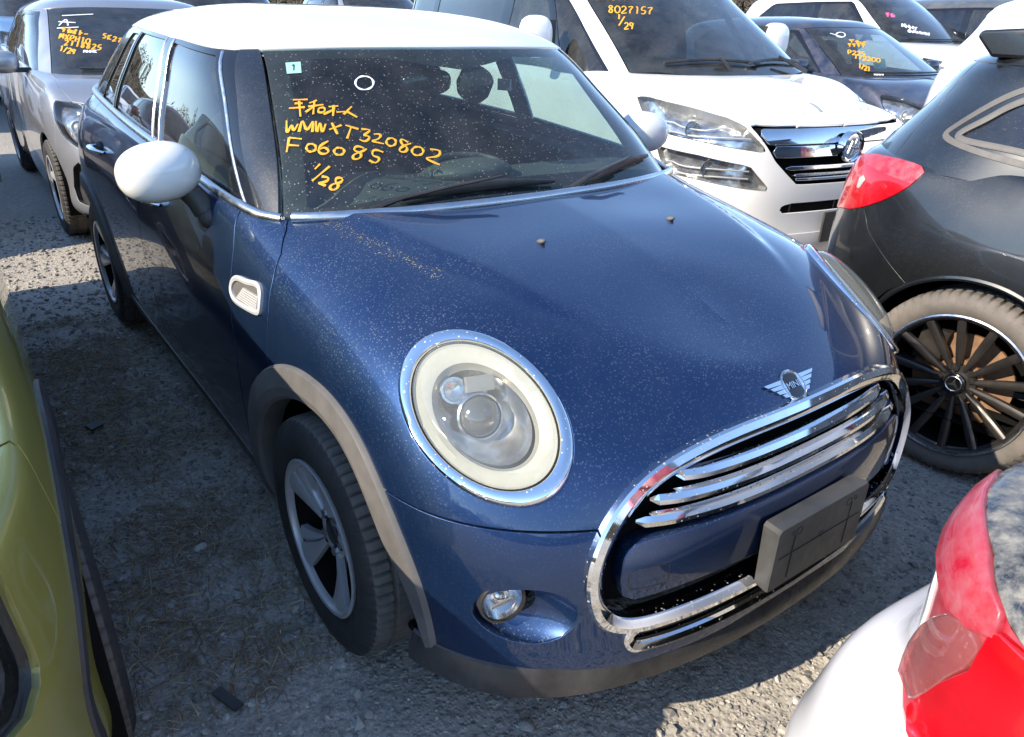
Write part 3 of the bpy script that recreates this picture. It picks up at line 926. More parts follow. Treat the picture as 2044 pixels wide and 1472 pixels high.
for z in (.684, .648, .611):                        # three chrome bars
    xe = float(grx(z)) - .035
    xs = np.linspace(-xe, xe, 60)
    P = []
    for x in xs:
        e = abs(x) / xe
        P.append((x, front_y(x, z) + .016 + .010 * max(0, (e - .8) / .2) ** 2, z - .004 * e ** 4))
    prof = [(.0155, -.004), (.013, .007), (.004, .013), (-.008, .011), (-.0155, .002), (-.015, -.014), (.014, -.016)]
    V, F = sweep(P, [(0, -1, .55)] * 60, prof)
    k = len(prof)
    V = np.array(V)
    for i in (0, 59): V[i * k:(i + 1) * k] = np.array(P[i]) + (V[i * k:(i + 1) * k] - np.array(P[i])) * .25
    mesh_obj('grille_bar', V, F, M['dchrome'], mini, auto=30)
bar_poly = [(-.45, .578), (-.478, .566), (-.492, .545), (-.497, .50), (-.490, .462), (-.470, .447), (-.3, .452), (.3, .452), (.470, .447), (.490, .462), (.497, .50), (.492, .545), (.478, .566), (.45, .578), (.2, .583), (-.2, .583)]
bar = front_patch('bumper_bar', bar_poly, .006, M['blue'], depth=.05)
for sx in (-1, 1):                                  # square covers in the painted bar
    pts = curve([(sx * .405, .518), (sx * .398, .512), (sx * .398, .478), (sx * .405, .472), (sx * .475, .476), (sx * .483, .485), (sx * .483, .512), (sx * .475, .520)], 40, True)
    P, Nn = project([(x, -2, z) for x, z in pts], low, (0, 1, 0), tlow, 3, 0)
    P[:, 1] += .006
    V, F = sweep(P, Nn, [(-.0012, -.002), (-.0008, .0006), (.0008, .0006), (.0012, -.002)], True)
    mesh_obj('tow_eye_cover', V, F, M['seal'], bar, auto=60)
# lower intake: net and chrome frame
net = clip(clip(low, lambda V: V[:, 1] + .5), f_lowg)
panel('intake_back', (net[0] + np.array([0, .045, 0]), net[1], net[2]), M['shell'], mini, 0)
for i in range(4):
    z = .336 + i * .0145
    xs = np.linspace(-.455, .455, 40)
    V, F = sweep([(x, front_y(x, z) + .028, z) for x in xs], [(0, -1, .2)] * 40, [(.0035, -.01), (.0035, .006), (-.0035, .006), (-.0035, -.01)])
    mesh_obj('intake_slat', V, F, M['black'], mini, auto=30)
lg = curve([(.455, .392), (.478, .374), (.484, .35), (.472, .329), (.44, .321), (.2, .317), (0, .316), (-.2, .317), (-.44, .321), (-.472, .329), (-.484, .35), (-.478, .374), (-.455, .392)], 120)
P, Nn = project([(x, -2, z) for x, z in lg], low, (0, 1, 0), tlow, 3, 0)
V, F = sweep(P, Nn * .5 + np.array([0, -1., .2]), [(-.004, -.03), (-.004, .006), (.004, .011), (.017, .009), (.021, .003), (.021, -.035)])
mesh_obj('intake_trim', V, F, M['dchrome'], mini, auto=28)
# chin: dark lower lip
xs = np.concatenate([np.linspace(-.80, -.60, 14), np.linspace(-.58, .58, 60), np.linspace(.60, .80, 14)])
LP = curve([(-.800, -.405), (-.788, -.45), (-.740, -.545), (-.665, -.625), (-.55, -.690), (-.40, -.735), (-.20, -.765), (0, -.772), (.20, -.765), (.40, -.735), (.55, -.690), (.665, -.625), (.740, -.545), (.788, -.45), (.800, -.405)], 110)
pl = []; nl = []
for x, y in LP:
    pl.append((x, y + .012, .262)); 
tl = np.gradient(LP, axis=0); nl = np.stack([tl[:, 1], -tl[:, 0], np.zeros(len(LP))], 1)
pr = [(.042, -.012), (.038, -.006), (.012, .004), (-.012, .008), (-.024, .008), (-.027, .005), (-.029, -.01), (-.031, -.07), (.03, -.05)]
V, F = sweep(pl, nl, pr)
if (np.array(V[0]) - np.array(pl[0]))[2] < 0: V, F = sweep(pl, nl, [(-a, b) for a, b in reversed(pr)])
mesh_obj('front_lip', V, F, M['lip'], mini, auto=25)
xs = np.linspace(-.66, .66, 60)

# plate holder
ph = empty('plate_holder', parent=mini)
bpy.data.objects.remove(ph)
pm = MB()
pz0, pz1, pyf = .383, .545, -.796
o8 = [(-.168, pz0 + .004), (-.164, pz0), (.164, pz0), (.168, pz0 + .004), (.168, pz1 - .008), (.160, pz1), (-.160, pz1), (-.168, pz1 - .008)]
k = len(o8); b = 0
rows = [(1.0, pyf + .002), (.988, pyf)]
Vp = []
for (x, z) in o8: Vp.append((x * .97, pyf + .042 if z > .46 else pyf + .036, .464 + (z - .464) * .98))
for (x, z) in o8: Vp.append((x, pyf + .004, z))
for (x, z) in o8: Vp.append((x * .985, pyf, .464 + (z - .464) * .975))
Fp = []
for r_ in range(2):
    for i in range(k): Fp.append((r_ * k + i, r_ * k + (i + 1) % k, (r_ + 1) * k + (i + 1) % k, (r_ + 1) * k + i))
Fp.append(tuple(2 * k + i for i in range(k)))
plate = mesh_obj('plate_holder', Vp, [tuple(reversed(f)) for f in Fp], M['plate'], mini, auto=30)
for x, z, r_ in ((-.092, .518, .0085), (.092, .518, .0085), (0, .470, .0065), (-.115, .521, .005), (.115, .521, .005)):
    MB().lathe([(r_ * 1.25, -.0012), (r_ * 1.15, .0008), (r_, .0005), (r_ * .9, -.004), (0, -.004)], 16, Matrix.Translation((x, pyf, z)) @ Matrix.Rotation(PI / 2, 4, 'X')).build('plate_hole', M['seal'], plate)
for x, z0, z1 in ((-.105, .400, .512), (.105, .400, .512)):
    MB().box((x, pyf - .0003, (z0 + z1) / 2), (.0022, .0016, z1 - z0)).build('plate_groove', M['seal'], plate, False)
MB().box((0, pyf - .0003, .466), (.30, .0014, .0012)).build('plate_groove', M['seal'], plate, False)

# ------------------------------------------------ headlamps
def lamp_pt(sx, a, b, h):
    p = LAMP_C + LAMP_A * a + LAMP_B * b + LAMP_N * h
    return (p[0] * (1 if sx < 0 else -1), p[1], p[2])
def lamp_rev(nm, prof, sx, mat, parent, n=72, auto=35, ca=0.0, cb=0.0, rib=0.0):
    """elliptic ring or bowl: prof = (fraction of the ellipse, height)"""
    V = []; k = len(prof); F = []
    for i in range(n):
        t_ = 2 * PI * i / n
        for fr_, h in prof: V.append(lamp_pt(sx, ca * (1 - fr_) + LRA * fr_ * math.cos(t_), cb * (1 - fr_) + LRB * fr_ * math.sin(t_), h + (rib if i % 2 and fr_ < .81 else 0)))
    for i in range(n):
        i2 = (i + 1) % n
        for j in range(k - 1):
            q = (i * k + j, i2 * k + j, i2 * k + j + 1, i * k + j + 1)
            F.append(q if sx > 0 else tuple(reversed(q)))
    return mesh_obj(nm, V, F, mat, parent, auto=auto)
for sx in (-1, 1):
    rg_ = lamp_rev('headlamp', [(1.0, -.03), (1.005, .000), (.995, .006), (.975, .0095), (.90, .0125), (.865, .0115), (.85, .007), (.845, -.03)], sx, M['dchrome'], mini)
    lamp_rev('lamp_gap', [(.852, .004), (.835, .002), (.82, .000)], sx, M['seal'], rg_)
    lamp_rev('lamp_lens', [(.838, .001), (.825, .012), (.77, .024), (.67, .035), (.52, .044), (.34, .050), (.16, .053), (.0, .054)], sx, M['lens'], rg_, 72, None)
    lamp_rev('light_ring', [(.825, .001), (.80, -.002), (.70, -.004), (.62, -.010)], sx, M['led'], rg_, 200, 20, rib=.0004)
    lamp_rev('lamp_bowl', [(.62, -.010), (.59, -.022), (.57, -.026)], sx, M['lamp_white'], rg_)
    lamp_rev('lamp_bowl', [(.57, -.026), (.50, -.045), (.42, -.056), (.30, -.062), (0, -.064)], sx, M['lamp_chrome'], rg_, ca=-.02, cb=.0)
    c = Vector(lamp_pt(sx, -.012, -.006, -.030))
    nrm = Vector((LAMP_N[0] * (1 if sx < 0 else -1), LAMP_N[1], LAMP_N[2]))
    fwd = (nrm * .55 + Vector((0, -1, .0)) * .6).normalized()
    q = fwd.to_track_quat('Z', 'Y').to_matrix().to_4x4()
    MB().lathe([(.046, -.03), (.047, .004), (.043, .007), (.041, .002)], 40, Matrix.Translation(c) @ q).build('projector_bezel', M['reflector'], rg_)
    MB().lathe([(.0415, .0), (.039, .011), (.032, .021), (.020, .028), (.008, .031), (0, .0315)], 40, Matrix.Translation(c) @ q).build('projector_lens', M['projector'], rg_)
    c2 = Vector(lamp_pt(sx, -.085, -.012, -.018))
    MB().lathe([(.026, -.02), (.027, .006), (.023, .006), (.016, -.006), (0, -.010)], 28, Matrix.Translation(c2) @ q).build('side_reflector', M['reflector'], rg_)
    MB().box(tuple(Vector(lamp_pt(sx, -.06, .035, -.012))), (.055, .03, .02), q.to_3x3()).build('lamp_bridge', M['tray'], rg_, False)

# ------------------------------------------------ fog lamps
for sx in (-1, 1):
    pk = MB(); rows = [(1.01, 0.0), (.985, .010), (.93, .022), (.84, .035), (.72, .046), (.60, .052)]
    n = 56; V = []; F = []
    for fr_, dep in rows:
        for i in range(n):
            a = 2 * PI * i / n
            x = sx * (FOG_C[0] + FOG_R[0] * fr_ * math.cos(a) + (1 - fr_) * .028); z = FOG_C[1] + FOG_R[1] * fr_ * math.sin(a) + (1 - fr_) * .02
            h, nn, _, _ = tlow.ray_cast(Vector((x, -2, z)), Vector((0, 1, 0)), 3)
            V.append((x, h.y + dep * 1.1, z))
    for r_ in range(len(rows) - 1):
        for i in range(n):
            q = (r_ * n + i, r_ * n + (i + 1) % n, (r_ + 1) * n + (i + 1) % n, (r_ + 1) * n + i)
            F.append(q if sx < 0 else tuple(reversed(q)))
    fp = mesh_obj('fog_lamp_pocket', V, [tuple(reversed(f)) for f in F], M['blue'], mini, auto=60)
    cx, cz = sx * .685, .452
    cy = front_y(cx, cz) + .030
    q = Vector((sx * .28, -1, .12)).to_track_quat('Z', 'Y').to_matrix().to_4x4()
    T = Matrix.Translation((cx, cy, cz)) @ q
    MB().lathe([(.046, -.05), (.048, .004), (.046, .010), (.0425, .010), (.042, .004)], 40, T).build('fog_lamp_housing', M['black'], fp)
    MB().lathe([(.0425, .004), (.038, .012), (.028, .018), (.014, .021), (0, .022)], 40, T).build('fog_lamp_lens', M['lens_clear'], fp)
    MB().lathe([(.0415, .003), (.036, -.012), (.026, -.028), (.012, -.036), (0, -.037)], 40, T).build('fog_reflector', M['reflector'], fp)
    MB().lathe([(.012, -.03), (.012, -.008), (.008, -.004), (0, -.003)], 20, T).build('fog_bulb_shield', M['chrome'], fp)
    MB().box((cx, cy - .004, cz - .004), (.055, .004, .006)).build('fog_lamp_bar', M['tray'], fp, False)
# ------------------------------------------------ wheel-arch cladding and wells
def arch_clad(cy, sx, nm='wheel_arch_trim'):
    th = np.linspace(R(186), R(-14), 70)             # from the front round the top to the rear
    V = []; k = 7
    for t_ in th:
        deg = math.degrees(t_)
        taper = 1.0
        if deg > 150: taper = max(.12, 1 - ((deg - 150) / 36) ** 1.3 * .9)
        ro = np.interp(deg, [-14, 40, 90, 130, 160, 186], [.440, .440, .428, .436, .450, .452])
        ri = .350 + (ro - .350) * (1 - taper) * .95
        def xat(r):
            y = cy - (r * -math.cos(t_)) if False else cy + r * math.cos(t_)
            z = .304 + r * math.sin(t_)
            h = tlow.ray_cast(Vector((sx * 1.5, y, max(z, .172))), Vector((-sx, 0, 0)), 1.4)[0]
            return (abs(h.x) if h else .80), y, z
        xo, _, _ = xat(ro)
        pts = [(ro + .002, -.006), (ro, .004), (ro - .005, .012), (ro - (ro - ri) * .62, .020), (ri + .008, .014), (ri, .004), (ri + .002, -.05)]
        for r_, off in pts:
            V.append((sx * (xo + off), cy + r_ * math.cos(t_), .304 + r_ * math.sin(t_)))
    F = []
    for i in range(len(th) - 1):
        for j in range(k - 1):
            q = (i * k + j, i * k + j + 1, (i + 1) * k + j + 1, (i + 1) * k + j)
            F.append(q if sx > 0 else tuple(reversed(q)))
    return mesh_obj(nm, V, [tuple(reversed(f)) for f in F], M['cladding'], mini, auto=22)
for sx in (-1, 1):
    for cy, _ in WHEELS:
        arch_clad(cy, sx)
        mb = MB()
        T = Matrix.Translation((sx * .785, cy, .304)) @ Matrix.Rotation(sx * PI / 2, 4, 'Y')
        mb.lathe([(.404, .0), (.400, -.30), (.30, -.34), (0, -.34)], 48, T)
        kf = [i for i, f in enumerate(mb.F) if max(mb.V[q][2] for q in f) > .235]
        mb.F = [mb.F[i] for i in kf]; mb.M = [mb.M[i] for i in kf]
        mb.V = [(x, y, max(z, .23)) for x, y, z in mb.V]
        mb.build('wheel_well', M['shell'], mini)
# ------------------------------------------------ wheels
RT, RR, TW = .304, .196, .178
tyre15 = tyre_mesh(RT, RR, TW)
def rim_swirl():
    mb = MB(); rim_base(mb, RR, TW)
    hw = TW / 2
    mb.lathe([(.040, hw * .50), (.052, hw * .55), (.066, hw * .50), (.072, hw * .30), (.06, hw * .1)], 40, ROTX)
    for i in range(5):
        a = 2 * PI * i / 5 + .2
        blade(mb, a, lambda t_: -.26 + .03 * t_, lambda t_: .03 + .14 * t_ ** 1.6, .052, RR - .005, hw * .56, hw * .88, .014, 12)
        blade(mb, a, lambda t_: .03 + .14 * t_ ** 1.6, lambda t_: .19 + .22 * t_ ** 1.5, .056, RR - .006, hw * .44, hw * .76, .016, 12, crown=.008)
    return mb
rimM = to_mesh(rim_swirl(), 'rim', M['rim'], 40)
def ring_parts(hw):
    out = []
    mb = MB(); mb.lathe([(.030, hw * .50), (.029, hw * .56), (.024, hw * .575), (0, hw * .578)], 32, ROTX)
    out.append(('hub_cap', to_mesh(mb, 'hub_cap', M['black'])))
    for i in range(5):
        a = 2 * PI * i / 5 + .5
        mb = MB(); T = Matrix.Translation((0, .051 * math.cos(a), .051 * math.sin(a))) @ ROTX
        mb.lathe([(.013, hw * .48), (.012, hw * .58), (.009, hw * .60), (0, hw * .60)], 6, T)
        out.append(('wheel_bolt', to_mesh(mb, 'wheel_bolt', M['satin'], 30)))
    mb = MB(); mb.lathe([(.135, -.01), (.135, .0), (.05, .0), (.05, .02)], 40, ROTX)
    out.append(('brake_disc', to_mesh(mb, 'brake_disc', M['rim_dark'])))
    return out
hubs = ring_parts(TW / 2)
for cy, _ in WHEELS:
    for sx in (-1, 1):
        wroot = put_wheel(mini, [('wheel', tyre15), ('rim', rimM)] + hubs, (sx * .752, cy, .304), sx, roll=.25 if cy == 0 else .9)

# ------------------------------------------------ door mirrors
for sx in (-1, 1):
    mr = MB()
    rot = Matrix.Rotation(sx * R(-8), 3, 'Z') @ Matrix.Rotation(sx * R(6), 3, 'Y')
    c = Vector((sx * .905, .735, 1.063))
    mr.ellipsoid(c, (.108, .080, .077), rot, 40, 24, p=.90)
    V = np.array(mr.V)
    V[:, 1] = np.minimum(V[:, 1], .775)              # flat rear where the glass sits
    mr.V = [tuple(v) for v in V]
    hs = mr.build('door_mirror', M['roof_white'], mini, True, 60)
    MB().lathe([(1, 0), (1, .004), (.94, .006), (.9, .002), (0, .002)], 40, Matrix.Translation((sx * .905, .7745, 1.063)) @ Matrix.Rotation(-PI / 2, 4, 'X') @ Matrix.Diagonal((.098, .062, 1, 1))).build('mirror_glass', M['chrome'], hs)
    MB().tube([(sx * .845, .725, 1.015), (sx * .822, .712, .985), (sx * .808, .700, .955)], [.026, .027, .030], 20, flat=1.2).build('mirror_arm', M['black'], hs)
    MB().ellipsoid((sx * .803, .695, .940), (.030, .040, .034), None, 24, 14).build('mirror_foot', M['satin' if False else 'darkclad'], hs)
    # handles
    for y, z in ((1.22, .885), (2.08, .915)):
        P, Nn = project([(sx * 1.5, y + t_, z + .012 * t_) for t_ in np.linspace(-.09, .09, 16)], low, (-sx, 0, 0), tlow, 1.4, 0)
        for i, t_ in enumerate(np.linspace(-1, 1, 16)): P[i] += Nn[i] * (.034 * (1 - t_ ** 4))
        MB().tube([tuple(p) for p in P], [.010 + .004 * (1 - t_ ** 2) for t_ in np.linspace(-1, 1, 16)], 12, flat=.6).build('door_handle', M['chrome'], mini, True, 50)
        MB().ellipsoid(tuple(P[8] - Nn[8] * .036), (.012, .06, .03)).build('handle_recess', M['seal'], mini)
    # vent trim on the side panel
    vo = [(.305, .846), (.37, .846), (.44, .838), (.466, .815), (.456, .790), (.385, .783), (.296, .792), (.290, .80)]
    pts = curve(vo, 50, True)
    P, Nn = project([(sx * 1.5, y, z) for y, z in pts], low, (-sx, 0, 0), tlow, 1.4, 0)
    V, F = sweep(P, Nn, [(-.007, -.004), (-.007, .008), (.0, .011), (.007, .008), (.007, -.004)], True)
    vt = mesh_obj('side_vent', V, F, M['vent_silver'], mini, auto=40)
    m = clip(clip(low, side_poly(pts)), lambda V: .5 - sx * V[:, 0])
    panel('vent_panel', offset(m, .003), M['cladding'], vt, 0)
    for i in range(6):
        a = i / 5
        P, Nn = project([(sx * 1.5, .302 + (.12 - .03 * a) * s_, .796 + .030 * a - .002 * s_) for s_ in np.linspace(0, 1, 8)], low, (-sx, 0, 0), tlow, 1.4, 0)
        V, F = sweep(P + Nn * .004, Nn, [(-.003, -.002), (-.002, .004), (.002, .004), (.003, -.002)])
        mesh_obj('vent_slat', V, F, M['vent_silver'], vt, auto=40)

# ------------------------------------------------ bonnet: washer jets and badge
for sx in (-1, 1):
    P, Nn = project([(sx * .228, -.056, 2)], low, (0, 0, -1), tlow, 3, 0)
    MB().ellipsoid(tuple(P[0] + np.array([0, 0, .002])), (.009, .016, .007), Matrix.Rotation(R(-18), 3, 'X'), 18, 10).build('washer_jet', M['cladding'], mini)
P, Nn = project([(0, -.655, 2)], low, (0, 0, -1), tlow, 3, 0)
bo = Vector(P[0]); bn = Vector(Nn[0]); bx = Vector((1, 0, 0)); by = bn.cross(bx)
bd = MB()
# wings: four feathers each side, and the disc between them
def arc(r_, a0, a1, n=14, c=(0, 0)): return [(c[0] + r_ * math.cos(R(a0 + (a1 - a0) * i / n)), c[1] + r_ * math.sin(R(a0 + (a1 - a0) * i / n))) for i in range(n + 1)]
BS = 1.3
bd.lathe([(.0275, 0), (.0275, .0035), (.0255, .0045), (.0235, .0035), (.023, .0015), (0, .0015)], 40, Matrix((bx, by, bn)).transposed().to_4x4())
badge_V = [tuple(bo + Vector(v) * BS) for v in bd.V]
badge = mesh_obj('bonnet_badge', badge_V, bd.F, M['chrome'], mini, auto=30)
for sx in (-1, 1):
    wg = MB()
    for i in range(4):
        z0 = (.014 - i * .0080) * BS; L_ = (.066 - i * .0100) * BS
        wg.prism([(sx * .018 * BS, z0 - .0072 * BS), (sx * L_ * .90, z0 - .0050 * BS), (sx * L_, z0 + .0006 * BS), (sx * .018 * BS, z0 + .0006 * BS)], bo + bn * (.0005 + .0004 * (i % 2)), bx, by, bn * .0034)
    wo = wg.build('badge_wing', M['chrome'], badge, False)
    wo['kind'] = 'stuff'
MB().lathe([(.0225 * BS, .0018 * BS), (0, .0022 * BS)], 36, Matrix.Translation(bo) @ Matrix((bx, by, bn)).transposed().to_4x4()).build('badge_disc', M['gloss_black'], badge)
def text_mesh(s, size, o, ax, ay, n, mat, name, parent, ext=.0006, align='CENTER'):
    cu = bpy.data.curves.new(name, 'FONT'); cu.body = s; cu.size = size; cu.extrude = ext; cu.align_x = align; cu.align_y = 'CENTER'
    ob = bpy.data.objects.new(name, cu); COL.objects.link(ob)
    dg = bpy.context.evaluated_depsgraph_get()
    me = bpy.data.meshes.new_from_object(ob.evaluated_get(dg))
    bpy.data.objects.remove(ob)
    T = Matrix((Vector(ax).normalized(), Vector(ay).normalized(), Vector(n).normalized())).transposed().to_4x4(); T.translation = Vector(o)
    me.transform(T); me.materials.clear(); me.materials.append(mat)
    o2 = bpy.data.objects.new(name, me); COL.objects.link(o2); o2.parent = parent
    return o2
text_mesh('MINI', .0215, bo + bn * .0042, bx, by, bn, M['chrome'], 'badge_lettering', badge)

# pollen and dirt left along the bonnet crease
r_d = np.random.default_rng(5); dm = MB()
for i in range(300):
    t_ = r_d.random() ** 1.2
    x = -.625 + .10 * t_ + r_d.normal(0, .018 * (1 - .6 * t_)); y = .33 - .42 * t_ + r_d.normal(0, .012)
    h, n, _, _ = tlow.ray_cast(Vector((x, y, 2)), Vector((0, 0, -1)), 3)
    if h is None or y > .312: continue
    a = Vector((1, 0, 0)).cross(n).normalized(); b = n.cross(a); w = r_d.uniform(.0005, .0021)
    dm.add([h + n * .0006 + (a * math.cos(q) + b * math.sin(q) * r_d.uniform(.6, 1)) * w for q in np.linspace(0, 2 * PI, 6, endpoint=False)], [(0, 1, 2, 3, 4, 5)])
tag(dm.build('crease_dirt', plain('dried_dirt', (.26, .22, .15), .9), mini, False), kind='stuff')
# ------------------------------------------------ wipers
def on_screen(x, z):
    h, n, _, _ = tupp.ray_cast(Vector((x, -1, z)), Vector((0, 1, 0)), 3)
    return h, n
def wiper(pivot, tip_blade, mid):
    w = MB()
    B = []
    for i in range(16):
        t_ = i / 15
        x = tip_blade[0][0] + (tip_blade[1][0] - tip_blade[0][0]) * t_; z = tip_blade[0][1] + (tip_blade[1][1] - tip_blade[0][1]) * t_ + .012 * math.sin(PI * t_)
        h, n = on_screen(x, z); B.append(h - Vector((0, 1, -.4)).normalized() * .016)
    bl = MB().tube(B, [.004 + .007 * math.sin(PI * min(1, max(.06, i / 15))) for i in range(16)], 8, flat=1.4).build('wiper_blade', M['black'], None)
    p0 = Vector(pivot); p3 = B[8] + Vector((0, -.022, .022))
    arm = MB().tube([p0, p0 * .75 + p3 * .25 + Vector((0, -.012, .014)), p0 * .4 + p3 * .6 + Vector((0, -.012, .012)), p3, p3 + (p3 - p0).normalized() * .03], [.015, .011, .008, .006, .004], 8, flat=.6)
    arm.ellipsoid(tuple(p0), (.020, .022, .014))
    ao = arm.build('wiper_arm', M['black'], None)
    bl.parent = ao; ao.parent = mini
wiper((-.52, .305, 1.004), ((-.42, 1.022), (.06, 1.030)), .5)
wiper((.10, .232, 1.010), ((.17, 1.010), (.56, 1.048)), .5)

# ------------------------------------------------ cabin
ds = MB()
rows = []
for y, z in ((.24, .955), (.34, .985), (.50, 1.005), (.66, 1.005), (.74, .975), (.78, .90), (.76, .72)):
    rows.append([(x, y + .10 * abs(x / .68) ** 3 * (1 if y < .6 else .2), z - .012 * abs(x / .68) ** 2 + (.028 * math.exp(-((x + .36) / .14) ** 2) if .4 < y < .75 else 0)) for x in np.linspace(-.69, .69, 41)])
V = [p for r_ in rows for p in r_]
F = [(i * 41 + j, i * 41 + j + 1, (i + 1) * 41 + j + 1, (i + 1) * 41 + j) for i in range(len(rows) - 1) for j in range(40)]
dash = mesh_obj('dashboard', V, F, M['dash'], mini)
MB().ellipsoid((-.02, .60, 1.008), (.155, .135, .045), Matrix.Rotation(R(-12), 3, 'X'), 32, 16).build('centre_dial_pod', M['dash'], dash)
MB().tube([(-.02 + .115 * math.cos(a), .58 + .085 * math.sin(a), 1.038 + .016 * math.sin(a)) for a in np.linspace(0, 2 * PI, 40, endpoint=False)], .008, 8, True).build('dial_pod_ring', M['dash'], dash)
T = Matrix.Translation((-.36, .80, .965)) @ Matrix.Rotation(R(-68), 4, 'X')
sw = MB()
sw.tube([tuple(T @ Vector((.182 * math.cos(a), .182 * math.sin(a), 0))) for a in np.linspace(0, 2 * PI, 48, endpoint=False)], .0155, 10, True)
for a in (R(10), R(170), R(270)): sw.tube([tuple(T @ Vector((.05 * math.cos(a), .05 * math.sin(a), -.01))), tuple(T @ Vector((.178 * math.cos(a), .178 * math.sin(a), 0)))], .014, 8)
sw.ellipsoid(tuple(T @ Vector((0, 0, -.01))), (.075, .06, .03), T.to_3x3())
sw.build('steering_wheel', M['interior'], mini)
def seat(x, y, nm='seat', w=.50):
    s = MB()
    s.ellipsoid((x, y + .02, .50), (w / 2, .28, .11), None, 28, 14, p=.7)
    s.ellipsoid((x, y + .32, .80), (w / 2 - .01, .10, .34), Matrix.Rotation(R(-18), 3, 'X'), 28, 14, p=.7)
    s.ellipsoid((x, y + .44, 1.20), (.13, .055, .10), Matrix.Rotation(R(-10), 3, 'X'), 24, 12, p=.75)
    s.tube([(x - .05, y + .42, 1.1), (x - .05, y + .43, 1.2)], .008, 6); s.tube([(x + .05, y + .42, 1.1), (x + .05, y + .43, 1.2)], .008, 6)
    return s.build(nm, M['seat'], mini)
seat(-.36, 1.15); seat(.36, 1.15)
rb = MB()
rb.box((0, 2.12, .55), (1.25, .5, .2)); rb.box((0, 2.40, .86), (1.25, .16, .55), Matrix.Rotation(R(-15), 3, 'X'))
for x in (-.38, .38): rb.ellipsoid((x, 2.46, 1.17), (.13, .05, .08), None, 20, 10, p=.75)
rb.build('rear_bench', M['seat'], mini, True, 40)
# headliner and inner door skins keep the cabin dark
panel('headliner', offset(clip(upp, z_roof, -.002), -.022), M['interior'], mini, 0)
inner = clip(clip(clip(offset(low, -.05), lambda V: .45 - V[:, 1]), lambda V: V[:, 1] - 2.9), lambda V: V[:, 2] - 1.02)
inner = clip(inner, lambda V: .62 - np.abs(V[:, 0]))
panel('inner_door_skin', inner, M['interior'], mini, 0)
MB().box((0, 1.5, .33), (1.5, 2.4, .02)).build('cabin_floor', M['interior'], mini, False)
pin = clip(clip(offset(fr, -.02), lambda V: V[:, 1] - 2.9), lambda V: V[:, 2] - 1.36)
panel('pillar_lining', pin, M['interior'], mini, 0)
# mirror and camera pod behind the glass
h, n = on_screen(-.02, 1.285)
MB().ellipsoid((-.075, h.y + .135, 1.268), (.105, .028, .040), Matrix.Rotation(R(14), 3, 'Z'), 28, 14, p=.75).build('rear_view_mirror', M['gloss_black'], mini)
h, n = on_screen(.055, 1.300)
q = Vector(-n if n.y > 0 else n).to_track_quat('Z', 'Y').to_matrix().to_4x4()
MB().lathe([(0, .0), (.050, .0), (.054, -.006), (.056, -.05), (.045, -.075), (0, -.08)], 36, Matrix.Translation(h + Vector((0, .012, -.004))) @ q).build('camera_pod', M['interior'], mini)
# seat-belt guide tag on the far pillar
MB().box((.60, 1.26, 1.20), (.012, .06, .045), Matrix.Rotation(R(25), 3, 'Z')).build('belt_tag', M['paper'], mini, False)
# ------------------------------------------------------------------ hand-written marks on glass
FONT = {
 '0': [[(.5, 0), (.1, .25), (.1, .75), (.5, 1), (.9, .75), (.9, .25), (.5, 0)]],
 '1': [[(.35, .1), (.55, 0), (.5, 1)]],
 '2': [[(.1, .2), (.5, 0), (.85, .25), (.6, .6), (.1, 1), (.95, .95)]],
 '3': [[(.1, .1), (.6, 0), (.8, .25), (.4, .45), (.85, .7), (.5, 1), (.1, .9)]],
 '4': [[(.5, 0), (.1, .6), (.9, .55)], [(.65, .3), (.6, 1)]],
 '5': [[(.9, 0), (.3, .05), (.2, .45), (.75, .5), (.8, .8), (.4, 1), (.1, .9)]],
 '6': [[(.75, 0), (.3, .35), (.15, .8), (.5, 1), (.85, .75), (.5, .55), (.2, .7)]],
 '7': [[(.1, .1), (.9, .05), (.5, .5), (.4, 1)]],
 '8': [[(.8, .15), (.4, 0), (.2, .25), (.7, .6), (.6, 1), (.2, .85), (.4, .5), (.85, .2)]],
 '9': [[(.8, .15), (.3, .05), (.2, .4), (.7, .45), (.85, .1), (.6, 1)]],
 '/': [[(.9, 0), (.1, 1)]],
 'A': [[(.05, 1), (.5, 0), (.95, 1)], [(.25, .6), (.8, .6)]],
 'N': [[(.1, 1), (.15, 0), (.8, 1), (.9, 0)]],
 'H': [[(.1, 0), (.1, 1)], [(.9, 0), (.85, 1)], [(.1, .5), (.9, .5)]],
 'M': [[(.05, 1), (.2, 0), (.5, .7), (.8, 0), (.95, 1)]],
 'X': [[(.1, 0), (.9, 1)], [(.9, 0), (.1, 1)]],
 'P': [[(.2, 1), (.2, 0), (.8, .1), (.7, .5), (.2, .55)]],
 'S': [[(.9, .1), (.4, 0), (.2, .3), (.8, .6), (.6, 1), (.1, .9)]],
 'K': [[(.15, 0), (.15, 1)], [(.85, 0), (.2, .5), (.9, 1)]],
 'O': [[(.5, 0), (.1, .5), (.5, 1), (.9, .5), (.5, 0)]],
 'T': [[(.05, .05), (.95, .05)], [(.5, .05), (.45, 1)]],
 '-': [[(.1, .5), (.9, .5)]], ' ': [],
 'k': [[(.0, .1), (.9, .1)], [(.1, .45), (.85, .45)], [(.45, .1), (.5, 1)], [(.15, .2), (.3, .35)]],
 'w': [[(.1, .3), (.6, .1)], [(.0, .5), (.7, .4)], [(.4, .2), (.35, 1)], [(.6, .5), (.95, .5), (.95, .85), (.6, .85), (.6, .5)]],
 'o': [[(.1, .3), (.9, .25)], [(.6, .0), (.55, 1)], [(.55, .35), (.1, .85)]],
 't': [[(.4, 0), (.4, 1)], [(.45, .4), (.9, .6)]],
}
